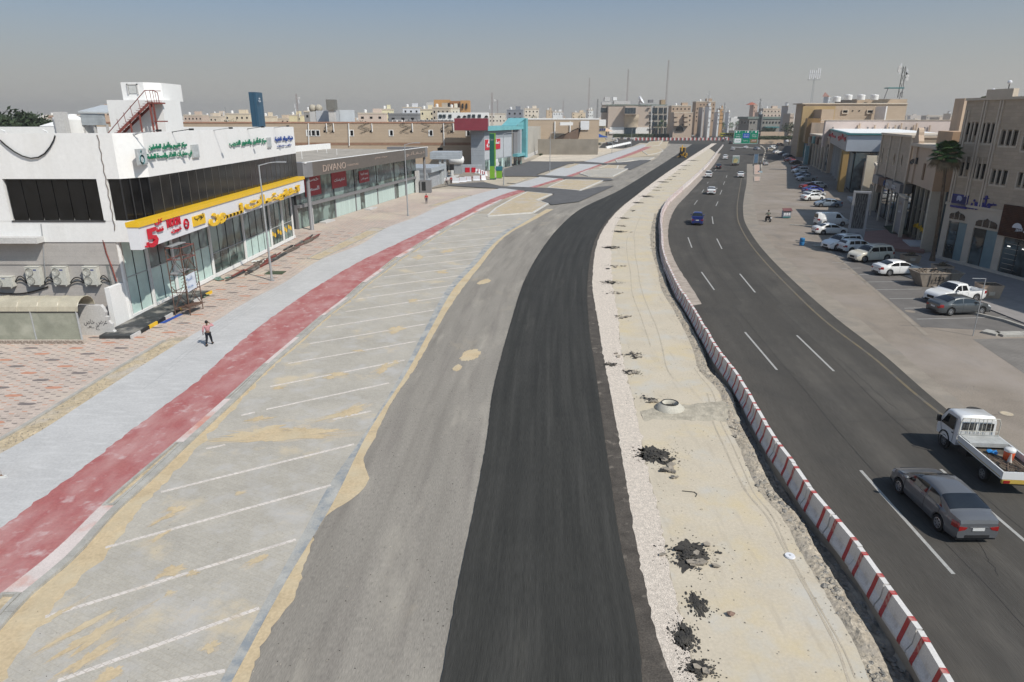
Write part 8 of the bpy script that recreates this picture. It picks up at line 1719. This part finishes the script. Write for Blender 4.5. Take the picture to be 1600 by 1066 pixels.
# ---------------------------------------------------------------- palms and trees
def fan_palm(x, y, z, h, lab, R=1.25, detail=True, group=None, seed=0, lean=(0, 0), name="palm_tree", rz=0):
    rg = random.Random(seed); t = thing(name, lab, "palm tree", (x, y, z), 0, group); N = 14 if detail else 5; r0 = (.17 if detail else h*.022+.05)
    pts = [(lean[0]*(k/N)**1.5, lean[1]*(k/N)**1.5, h*k/N) for k in range(N+1)]; m = MB()
    for k in range(N): m.tube(pts[k], pts[k+1], r0*(1.9 if k == 0 else 1.15-.3*k/N) , 9, r0*(1.2-.3*(k+1)/N) , cap=False)
    m.build("trunk", m_bark, t, world=False, smooth=True); top = Vector(pts[-1])
    n = 46 if detail else 9
    for k in range(n):
        a = k*2.399 + rg.uniform(-.2,.2); el = (1.35 - 2.0*k/n) + rg.uniform(-.1,.1); d = Vector((cos(a)*cos(el), sin(a)*cos(el), sin(el))); pl = R*rg.uniform(.55,.8); c = top + d*pl; c.z -= .12*pl*pl
        dead = k > n*.80; m = MB(); m.tube(tuple(top), tuple(c), .022, 3) if detail else None
        side = d.cross(Vector((0,0,1))); side = side.normalized() if side.length > .1 else Vector((1,0,0)); up = side.cross(d); L = R*rg.uniform(.6,.85); nb = 15 if detail else 5
        for j in range(nb):
            w = -1.35 + 2.7*j/(nb-1); v = (d*cos(w) + side*sin(w)); tip = c + v*L*(1-.18*abs(w)) + Vector((0,0,-.28*L - (.5*L if dead else 0))); b_ = side*cos(w)*.10*L*(1 if detail else 1.5) - d*sin(w)*.10*L; mid = c + v*L*.5 + up*.04
            m.poly([tuple(c), tuple(mid+b_), tuple(tip), tuple(mid-b_)])
        m.build("frond", m_dry if dead else m_frond, t, world=False)
    return t
c = G(1456,409); zt_ = VY(1480,241,c[1])[1]; tx_ = VY(1480,241,c[1])[0]
fan_palm(c[0], c[1], .1, zt_-.1, "single tall fan palm standing between the peach shop and the stone building", 1.35, lean=(tx_-c[0], 0), seed=3)
pal = fan_palm(0, 0, 0, 6.5, "-", 2.6, False, seed=5); k = 0; first = True
c0_, c1_ = G(1108,212), G(1150,201); rng = random.Random(6)
for i in range(34):
    f = i/33; x = c0_[0] + (c1_[0]-c0_[0])*f**1.6; y = c0_[1] + (c1_[1]-c0_[1])*f**1.6; x += rng.uniform(-4,4) + (6 if i % 2 else -6); s_ = rng.uniform(.95,1.35); lb = "palm in the double row lining the far avenue"
    if first: pal.location = (x, y, 0); tag(pal, lb, "palm tree", "palms of the far avenue"); pal.scale = (s_,)*3; first = False
    else: copy_tree(pal, (x, y, 0), rng.uniform(0, 6), lb, "palms of the far avenue", (s_,)*3)
for x, y, s_, lb in ((1033,212.5,1.55,"tallest palm in front of the civic building's glass wing"),(1027,212.5,1.1,"smaller palm left of the tallest one before the glass wing"),(938,195,1.0,"palm peeping over the cream annex roof")): 
    p = G(x, y) if y > 200 else VY(x, 195, 560) and (VY(x,195,560)[0], 560); copy_tree(pal, (p[0], p[1], 0), x, lb, "palms near the civic building", (s_,)*3)
def tree(px, yt, Y, rx, lab, mat=m_leafd, n=500, name="bushy_tree", base=0., group=None, seed=0, size=None):
    a = VY(px, yt, Y); zt = a[1]; t = thing(name, lab, "tree", (a[0], Y, base), 0, group); h = zt - base
    MB().tube((0,0,0),(0,0,h*.6),.12+.02*h,6,.08).tube((0,0,h*.35),(rx*.4,0,h*.65),.08,5).tube((0,0,h*.3),(-rx*.4,.2,h*.62),.08,5).build("trunk", m_bark, t, world=False)
    leaves((0,0,h*.62), rx, rx*.8, h*.40, n, size or max(.25, rx*.09), mat, t, seed, "crown"); return t
for k, (x, yt, Y, rx, lb) in enumerate(((2,176,170,9,"dark tree at the extreme left edge behind the grey parapet"),(14,174,180,7,"tallest dark tree in the clump left of the roof pillar"),(30,176,175,8,"wide dark tree in the middle of the left clump"),(46,180,180,6,"dark tree at the right end of the left clump"),(72,188,200,5,"small dark tree left of the roof pillar"),(94,186,230,4,"small tree just left of the roof pillar"),(356,184,330,4.5,"round dark tree left of the blue tower"),(678,186,300,5,"light green tree beside the arcade villa"),(568,187,330,5,"dark low tree behind the bare grey house"),(660,188,330,4,"dull green shrub tree above the beige wall"),(832,181,600,6,"green tree above the concrete hall roof"),(905,183,640,6,"green tree over the beige hall roof"),(1237,190,420,6,"pale green street tree before the shaded grey flats"),(1200,199,470,7,"dark street tree under the green-trimmed building's porch"),(1170,201,480,6,"dark street tree left of the central tower"),(1285,249,0,0,""))[:-1]):
    tree(x, yt, Y, rx, lb, m_leaf if k in (7,12,10) else m_leafd, (1500 if k < 4 else 900) if rx > 5 else 600, seed=k, size=.75 if k < 4 else None)
hb = MB(); rng = random.Random(4)
for k in range(2600):
    x, Yh = rng.uniform(958, 1062), 575; p = VY(x, rng.uniform(209.6, 214.2), Yh); q = rng.uniform(.3,.6); z = max(.1, p[1]); hb.poly([(p[0]-q, Yh+rng.uniform(-1,1), z-q), (p[0]+q, Yh+rng.uniform(-1,1), z-q*.5), (p[0]+q*.4, Yh, z+q)])
o = hb.build("hedge", m_leaf); tag(o, "long clipped green hedge along the foot of the civic building", "hedge"); 
hb = MB()
for k in range(1500):
    x, Yh = rng.uniform(1184, 1246), 395; p = VY(x, rng.uniform(213, 217.5), Yh); q = rng.uniform(.25,.5); z = max(.1, p[1]); hb.poly([(p[0]-q, Yh+rng.uniform(-1,1), z-q), (p[0]+q, Yh+rng.uniform(-1,1), z-q*.5), (p[0]+q*.4, Yh, z+q)])
o = hb.build("hedge", m_leaf); tag(o, "strip of green hedge behind the gantry sign", "hedge")
o = thing("far_low_wall", "low beige wall behind the hedge beyond the gantry sign", "wall", (170, 430, 0)); pb(1188,206,1226,214,430,1,0).build("wall", m_pinkr, o)
for k, (px, r, lb) in enumerate((((900,231.5),3.,"wide green bush against the boundary wall"),((912,231),2.,"smaller bush right of the wide green bush"),((845,244),.9,"lone little shrub on the sandy lot"),((935,229),2.0,"grey-green shrub at the end of the boundary wall"),((977,230),.8,"small green shrub by the white kerb blocks"),((1287,256),1.6,"dark round shrub between the shop pillars"))):
    c = G(*px); t = thing("shrub", lb, "shrub", (c[0], c[1], 0)); leaves((0,0,r*.55), r, r*.7, r*.6, 260, .16+r*.05, m_leaf if k < 3 else m_leafd, t, k); MB().tube((0,0,0),(0,0,r*.5),.06,5).build("stem", m_bark, t, world=False)
c = G(941,226); t = thing("blue_parasol", "big blue parasol at the car park kiosk", "parasol", (c[0]-3, c[1], 0)); MB().lathe([(.1,6.5),(3.2,5.2),(6.0,4.6),(6.0,4.2)], n=8).build("canopy", M("blue_canvas", (.02,.07,.28), .7), t, world=False); MB().tube((0,0,0),(0,0,6.4),.15,6).build("pole", m_gm, t, world=False)
c = G(949,219); t = thing("striped_parasol", "orange and white parasol behind the blue one", "parasol", (c[0]-1, c[1], 0)); MB().lathe([(.1,8.5),(2.5,7.2),(4.8,6.0)], n=10).build("canopy", M("orange_canvas", (.55,.30,.13), .7, .2, .4, col2=(.6,.55,.5)), t, world=False); MB().tube((0,0,0),(0,0,8.4),.15,6).build("pole", m_gm, t, world=False)
# ---------------------------------------------------------------- bus, digger, mixers, motorcycle
c = G(1136,214.5); t = thing("yellow_bus", "yellow city bus crossing the far junction", "bus", (c[0], c[1], 0), radians(2)); m_by = M("bus_yellow", (.48,.43,.06), .4, .03); 
MB().box(-6,-1.3,.5,6,1.3,3.5).build("body", m_by, t, world=False)
for k in range(5): MB().box(-5.6+k*1.75,-1.34,1.7,-4.0+k*1.75,-1.3,2.9).build("window", m_cglass, t, world=False)
MB().box(3.4,-1.34,.6,4.6,-1.3,2.9).build("door", m_cglass, t, world=False); MB().box(6,-1.1,1.3,6.04,1.1,3.1).build("windscreen", m_cglass, t, world=False); MB().box(-6,-1.35,.5,3.2,-1.3,1.1).build("skirt", M("bus_olive", (.25,.24,.05), .5), t, world=False)
for x in (-3.8, 4.9): put_wheel(t, x, -1.1, .5, -1); put_wheel(t, x, 1.1, .5, 1)
c = G(1066,246.5); t = thing("backhoe_loader", "yellow backhoe loader with its arm folded, working on the fresh asphalt", "digger", (c[0], c[1], .06), radians(70)); t.scale = (1.3,)*3; m_cy = M("digger_yellow", (.60,.33,.02), .5, .1, 3)
MB().box(-1.2,-.55,.8,2.6,.55,1.5).box(.9,-.5,1.5,2.5,.5,2.0).build("chassis", m_cy, t, world=False); MB().slab([(-1.1,-.75,1.5),(.7,-.75,1.5),(.6,-.75,2.9),(-1.0,-.75,2.9)], (0,1.5,0)).build("cab", m_cglass, t, world=False); MB().box(-1.2,-.85,2.9,.8,.85,3.05).build("cab_roof", m_cy, t, world=False)
for q in (-1.05,.62):
    for w in (-.74,.74): MB().box(q,w-.05,1.5,q+.09,w+.05,2.9).build("cab_post", m_cy, t, world=False)
MB().slab([(-1.3,-.12,1.2),(-2.0,-.12,3.6),(-1.7,-.12,3.75),(-1.0,-.12,1.3)], (0,.24,0)).build("boom", m_cy, t, world=False); MB().slab([(-2.0,-.10,3.7),(-2.7,-.10,1.9),(-2.5,-.10,1.8),(-1.7,-.10,3.5)], (0,.2,0)).build("dipper_arm", m_cy, t, world=False)
MB().slab([(-2.9,-.4,1.9),(-2.4,-.4,2.0),(-2.3,-.4,1.2),(-2.9,-.4,1.1)], (0,.8,0)).build("rear_bucket", m_blackp, t, world=False); MB().slab([(3.3,-1.1,.3),(4.1,-1.1,.3),(3.5,-1.1,1.2),(3.2,-1.1,1.1)], (0,2.2,0)).build("front_bucket", m_cy, t, world=False); MB().slab([(2.2,-.7,1.3),(3.4,-.7,.7),(3.4,-.7,.5),(2.2,-.7,1.1)], (0,.12,0)).build("loader_arm", m_cy, t, world=False); MB().slab([(2.2,.58,1.3),(3.4,.58,.7),(3.4,.58,.5),(2.2,.58,1.1)], (0,.12,0)).build("loader_arm", m_cy, t, world=False)
for s_ in (-1,1):
    put_wheel(t, -.4, s_*.85, .72, s_, m_cy, 1.8); put_wheel(t, 2.1, s_*.8, .48, s_, m_cy, 1.5); MB().slab([(-1.3,s_*.8,.4),(-1.5,s_*1.5,.05),(-1.3,s_*1.5,.05),(-1.1,s_*.8,.5)], (0,.1,0)).build("stabiliser", m_cy, t, world=False)
for k, (x, y, lb) in enumerate(((1054,213.5,"white tanker lorry in front of the pale balcony block"),(1091,210,"white cement mixer behind the waiting cars"),(1100,208,"second white cement mixer further right by the avenue"))):
    c = G(x, y); t = thing("cement_mixer", lb, "truck", (c[0], c[1], 0), radians(8)); MB().box(-4.5,-1,.6,4,1,1.2).build("chassis", m_gm, t, world=False); MB().lathe([(.3,-4.2),(1.0,-3.2),(1.7,-.5),(1.6,1),(.8,2.2),(.1,2.3)], n=14, axis='x').xform(Matrix.Translation((-.6,0,2.7)) @ Matrix.Rotation(radians(8), 4, 'Y')).build("drum", m_wwall, t, world=False, smooth=True); MB().box(2.4,-1.2,.8,4.4,1.2,3.2).build("cab", m_wwall, t, world=False); MB().box(4.4,-1,1.8,4.45,1,2.9).build("windscreen", m_cglass, t, world=False)
    for q in (-3.4,-2.2,3.2): put_wheel(t, q, -1.0, .5, -1)
# ---------------------------------------------------------------- people
def skin(name, J, E, mat, parent, sub=1):
    """J: joint -> (x, y, z, r); one continuous skinned surface"""
    ks = list(J); me = bpy.data.meshes.new(name); me.from_pydata([J[k][:3] for k in ks], [(ks.index(a), ks.index(b)) for a, b in E], []); me.materials.append(mat)
    o = bpy.data.objects.new(name, me); COL.objects.link(o); o.parent = parent
    s = o.modifiers.new("skin", 'SKIN'); s.use_smooth_shade = True
    for i, k in enumerate(ks): sv = me.skin_vertices[0].data[i]; sv.radius = (J[k][3], J[k][4] if len(J[k]) > 4 else J[k][3]); sv.use_root = (i == 0)
    if sub: o.modifiers.new("sub", 'SUBSURF').levels = sub; o.modifiers["sub"].render_levels = sub
    return o
m_skin = M("brown_skin", (.20,.11,.07), .6, .05, 5, fine=0); m_hair = M("black_hair", (.012,.011,.01), .7, .1, 5, fine=0)
def person(x, y, z, hd, lab, shirt, trousers, pose="walk", phone=False, scale=1., extra=None, shoes=(.03,.03,.03), group=None, hair=None):
    """local: facing +y, right hand +x"""
    t = thing("person", lab, "person", (x, y, z), hd, group); t.scale = (scale,)*3
    st = .26 if pose == "walk" else .06
    if pose == "ride": hipz, kn, ft = .82, [(.20,.42,.72),(-.20,.42,.72)], [(.22,.30,.32),(-.22,.30,.32)]
    else: hipz = .90; kn = [(.11, .16 if st > .1 else .02, .50), (-.11, -.02, .49)]; ft = [(.12, st, .08), (-.12, -st, .10)]
    hr = (.31,.10,.86); er = (.29,-.02,1.12); hl = (-.33,.05,.84); el = (-.28,-.06,1.11)
    if phone: er = (.42,.10,1.36); hr = (.14,.10,1.60)
    if pose == "ride": er, hr, el, hl = (.34,.18,1.16), (.30,.46,1.05), (-.34,.18,1.16), (-.30,.46,1.05)
    B = dict(pel=(0,0,hipz+.02,.13,.10), chest=(0,.02 if pose != "ride" else .08,1.22,.155,.10), neck=(0,.02 if pose != "ride" else .12,1.47,.055), head=(0,.04 if pose != "ride" else .16,1.60,.085), crown=(0,.03 if pose != "ride" else .15,1.70,.075),
             hpr=(.10,0,hipz-.05,.085), hpl=(-.10,0,hipz-.05,.085), kr=(*kn[0],.062), kl=(*kn[1],.062), fr=(*ft[0],.042), fl=(*ft[1],.042), tr=(ft[0][0],ft[0][1]+.17,ft[0][2]-.04,.035), tl=(ft[1][0],ft[1][1]+.17,ft[1][2]-.05,.035),
             sr=(.19,.02,1.42,.06), sl=(-.19,.02,1.42,.06), er=(*er,.042), el=(*el,.042), hr=(*hr,.028), hl=(*hl,.028))
    if pose == "ride": 
        for k_ in ('sr','sl'): q = B[k_]; B[k_] = (q[0], .10, 1.38, .06)
    E = [('pel','chest'),('chest','neck'),('neck','head'),('head','crown'),('pel','hpr'),('pel','hpl'),('hpr','kr'),('hpl','kl'),('kr','fr'),('kl','fl'),('fr','tr'),('fl','tl'),('chest','sr'),('chest','sl'),('sr','er'),('sl','el'),('er','hr'),('el','hl')]
    for s_, h_, e_ in (('r',hr,er),('l',hl,el)):
        d = Vector(h_) - Vector(e_); d.normalize(); sg = 1 if s_ == 'r' else -1; o_ = d.orthogonal().normalized()
        for j in range(4): k_ = 'f%d%s' % (j, s_); b = Vector(h_) + d*.09 + o_*(.018*(j-1.5)); B[k_] = (*b, .009); E.append(('h'+s_, k_)); k2 = k_+'t'; b2 = b + d*(.05+.01*(j in (1,2))) + Vector((0,.02,0)); B[k2] = (*b2, .007); E.append((k_, k2))
        b = Vector(h_) + d*.03 + o_*.05; B['th'+s_] = (*b, .011); E.append(('h'+s_, 'th'+s_))
    skin("body", B, E, m_skin, t)
    g = .022; C = lambda k_, e=0.: (*B[k_][:3], B[k_][3]+g+e) if len(B[k_]) < 5 else (*B[k_][:3], B[k_][3]+g+e, B[k_][4]+g+e)
    S = dict(chest=C('chest',.01), waist=(0,.01,hipz+.05,.165,.125), neckb=(0,B['neck'][1],1.43,.075), sr=C('sr'), sl=C('sl'), er=C('er',.01), el=C('el',.01), wr=(*(Vector(er)*.25+Vector(hr)*.75), .045), wl=(*(Vector(el)*.25+Vector(hl)*.75), .045))
    skin("shirt", S, [('chest','waist'),('chest','neckb'),('chest','sr'),('chest','sl'),('sr','er'),('sl','el'),('er','wr'),('el','wl')], M("cloth_%d%d%d" % tuple(int(q*99) for q in shirt), shirt, .9, .08, 9), t)
    T = dict(pel=C('pel',.0), hpr=C('hpr',.005), hpl=C('hpl',.005), kr=C('kr',.005), kl=C('kl',.005), ar=(B['fr'][0],B['fr'][1],B['fr'][2]+.05,.062), al=(B['fl'][0],B['fl'][1],B['fl'][2]+.05,.062))
    skin("trousers", T, [('pel','hpr'),('pel','hpl'),('hpr','kr'),('hpl','kl'),('kr','ar'),('kl','al')], M("cloth_%d%d%d" % tuple(int(q*99) for q in trousers), trousers, .9, .08, 9), t)
    ms = M("shoe_%d" % int(shoes[0]*99), shoes, .6)
    for k_ in ('r','l'): a = B['f'+k_]; MB().slab([(a[0]-.045,a[1]-.07,0),(a[0]+.045,a[1]-.07,0),(a[0]+.05,a[1]+.20,0),(a[0]-.05,a[1]+.20,0)], (0,0,.09)).shift((0,0,max(0,a[2]-.09))).build("shoe", ms, t, world=False)
    hy = B['head'][1]
    MB().lathe([(.001,.135),(.055,.12),(.088,.07),(.097,.01),(.092,-.05)], (0,hy-.02,1.655), 14).build("hair", m_hair if hair is None else hair, t, world=False, smooth=True)
    f = MB().sphere((.034,hy+.098,1.64),.012,6,4).sphere((-.034,hy+.098,1.64),.012,6,4); f.build("eyes", m_hair, t, world=False, kind="stuff"); MB().slab([(-.013,hy+.09,1.59),(.013,hy+.09,1.59),(0,hy+.095,1.645)], (0,.03,0)).build("nose", m_skin, t, world=False); MB().box(-.025,hy+.085,1.560,.025,hy+.104,1.568).build("mouth", M("lips", (.14,.05,.04), .6), t, world=False)
    for sg in (1,-1): MB().sphere((sg*.10,hy,1.615),.028,8,5,1.2).build("ear", m_skin, t, world=False)
    return t
c = G(327.5,539.5,ZP); person(c[0], c[1], ZP, radians(8), "person in a pink shirt and black trousers walking away, hand held to the ear", (.52,.26,.27), (.012,.014,.02), "walk", phone=True)
c = G(666.5,318,ZP); person(c[0], c[1], ZP, radians(20), "person in a red shirt and dark trousers standing before the showroom's far end", (.45,.02,.03), (.03,.03,.06), "stand")
c = G(698,289.5,ZP); person(c[0], c[1], ZP, radians(-20), "person in a white top with a red patch near the fuel forecourt barriers", (.62,.50,.50), (.03,.03,.04), "walk")
c = G(705,287.5,ZP); person(c[0], c[1], ZP, radians(15), "person dressed in red, right of the one in white by the forecourt", (.42,.02,.03), (.05,.02,.03), "stand")
c = G(-1,745,ZP); person(c[0]-.12, c[1], ZP, radians(-80), "person cut by the left picture edge, in light trousers and white shoes", (.16,.05,.04), (.42,.40,.38), "walk", shoes=(.7,.7,.68))
c = G(1200,346.5); t = person(c[0], c[1], .0, radians(8), "person in a grey-green shirt riding a small motorcycle on the service road", (.15,.16,.13), (.05,.05,.06), "ride")
b = thing("motorcycle", "small dark motorcycle with a white number plate ridden along the service road", "motorcycle", (c[0], c[1], .0), radians(98))
for xx in (-.55,.65): 
    w = MB().lathe([(.20,-.04),(.29,-.05),(.30,0),(.29,.05),(.20,.04)], (xx,0,.30), 20, 'y').build("wheel", m_tyre, b, world=False); MB().lathe([(.19,-.02),(.04,-.03),(.04,.03),(.19,.02)], (xx,0,.30), 14, 'y').build("rim", m_rim, w, world=False)
MB().slab([(-.5,-.1,.55),(.3,-.1,.45),(.45,-.1,.8),(.1,-.1,.86),(-.6,-.1,.78)], (0,.2,0)).build("frame_and_tank", m_blackp, b, world=False); MB().box(-.65,-.13,.76,.05,.13,.84).build("saddle", m_blackp, b, world=False); MB().path([(.65,0,.30),(.50,0,.85),(.42,0,1.02)], .03, 5).build("fork", m_steel, b, world=False); MB().path([(.42,-.34,1.04),(.45,0,1.0),(.42,.34,1.04)], .02, 5).build("handlebar", m_blackp, b, world=False); MB().box(-.80,-.12,.60,-.78,.12,.76).build("number_plate", m_wsign, b, world=False)
# small litter and loose stones on the old asphalt, verge and lots
rng = random.Random(31); l1, l2 = MB(), MB()
for k in range(900):
    y = 12 + 70*rng.random()**1.5; x = rng.uniform(b_drift_r(y), b_new_l(y)); (l1 if rng.random() < .5 else l2).rock((x, y, .012), rng.uniform(.008,.028), k)
for k in range(700):
    y = 15 + 32*rng.random(); x = b_grey_l(y) - rng.uniform(.05,1.15); l2.rock((x, y, ZP), rng.uniform(.01,.04), k)
for k in range(160):
    y = 14 + 60*rng.random()**1.5; x = rng.uniform(b_kerb(y), b_park_r(y)); l1.rock((x, y, .035), rng.uniform(.006,.018), k)
for k in range(260):
    y = 25 + 60*rng.random(); x = rng.uniform(b_apron_r(y), 48); l1.rock((x, y, .012), rng.uniform(.008,.02), k)
l1.build("loose_stones", m_brk, kind="stuff"); l2.build("loose_stones", m_rock, kind="stuff")
m_tar = M("tar_seam", (.025,.024,.023), .7, .1, 3)
def flatpath(name, pts, w, z, mat):
    rows = []
    for i, p in enumerate(pts):
        a = Vector(pts[max(0, i-1)]); b = Vector(pts[min(len(pts)-1, i+1)]); d = (b-a).normalized(); q = Vector((-d.y, d.x))*w*(.6 + .7*abs(noise.noise(Vector((i*.7, w*50, 1)))))
        rows.append([(p[0]-q.x, p[1]-q.y, z), (p[0]+q.x, p[1]+q.y, z)])
    return MB().grid(rows).build(name, mat, kind="structure")
for off, y0, y1 in ((.34, 15, 120), (.67, 15, 150)):
    flatpath("paving_seam", [(b_road_l(y) + (b_road_r(y)-b_road_l(y))*off + .04*noise.noise(Vector((y*.6, off, 0))), y) for y in np.arange(y0, y1, .5)], .012, .0128, m_tar)
for k, (a, b) in enumerate((((1322,660),(1560,648)),((1205,560),(1262,600)),((1310,560),(1400,640)),((1150,500),(1260,470)),((1500,800),(1560,900)),((1120,430),(1170,445)))):
    p, q = Vector(G(*a)), Vector(G(*b)); n_ = 26; flatpath("road_crack", [tuple(p + (q-p)*i/n_ + Vector((noise.noise(Vector((i*.5, k, 0))), noise.noise(Vector((i*.5, k, 5)))))*.22) for i in range(n_+1)], .010, .0132, m_tar)
m_rut = M("faint_rut", (.455,.395,.31), .95, .1, 2, bump=.3)
for k, (f, y0, y1, w) in enumerate(((.35,44,90,.05),(.52,38,110,.06),(.78,14,36,.06),(.84,15,40,.04))):
    flatpath("tyre_rut", [(b_grav_r(y) + (b_tr_l(y)-b_grav_r(y))*(f + .06*noise.noise(Vector((y*.08, k, 0)))), y) for y in np.arange(y0, y1, .35)], w, .0075 + k*.0006, m_rut)
for k in range(5):
    flatpath("roller_track", [(b_red_l(y) - 2.6 - .35*k + .2*noise.noise(Vector((y*.15, k, 0))), y) for y in np.arange(36+k*4, 62+k*3, .8)], .025, ZP+.003, M("faint_tyre_track", (.40,.40,.40), .9, .1, 2))
# ---------------------------------------------------------------- haze
hz = MB().box(-3400, -120, -1.5, 3600, 3300, 75).build("haze", None); hz["kind"] = "stuff"
hm = bpy.data.materials.new("haze"); hm.use_nodes = True; n = hm.node_tree; n.nodes.clear(); ho = n.nodes.new("ShaderNodeOutputMaterial"); hv = n.nodes.new("ShaderNodeVolumePrincipled")
hv.inputs["Color"].default_value = (.86,.83,.80,1); hv.inputs["Density"].default_value = 0.00026; hv.inputs["Anisotropy"].default_value = .3; n.links.new(hv.outputs[0], ho.inputs["Volume"]); hz.data.materials.append(hm)
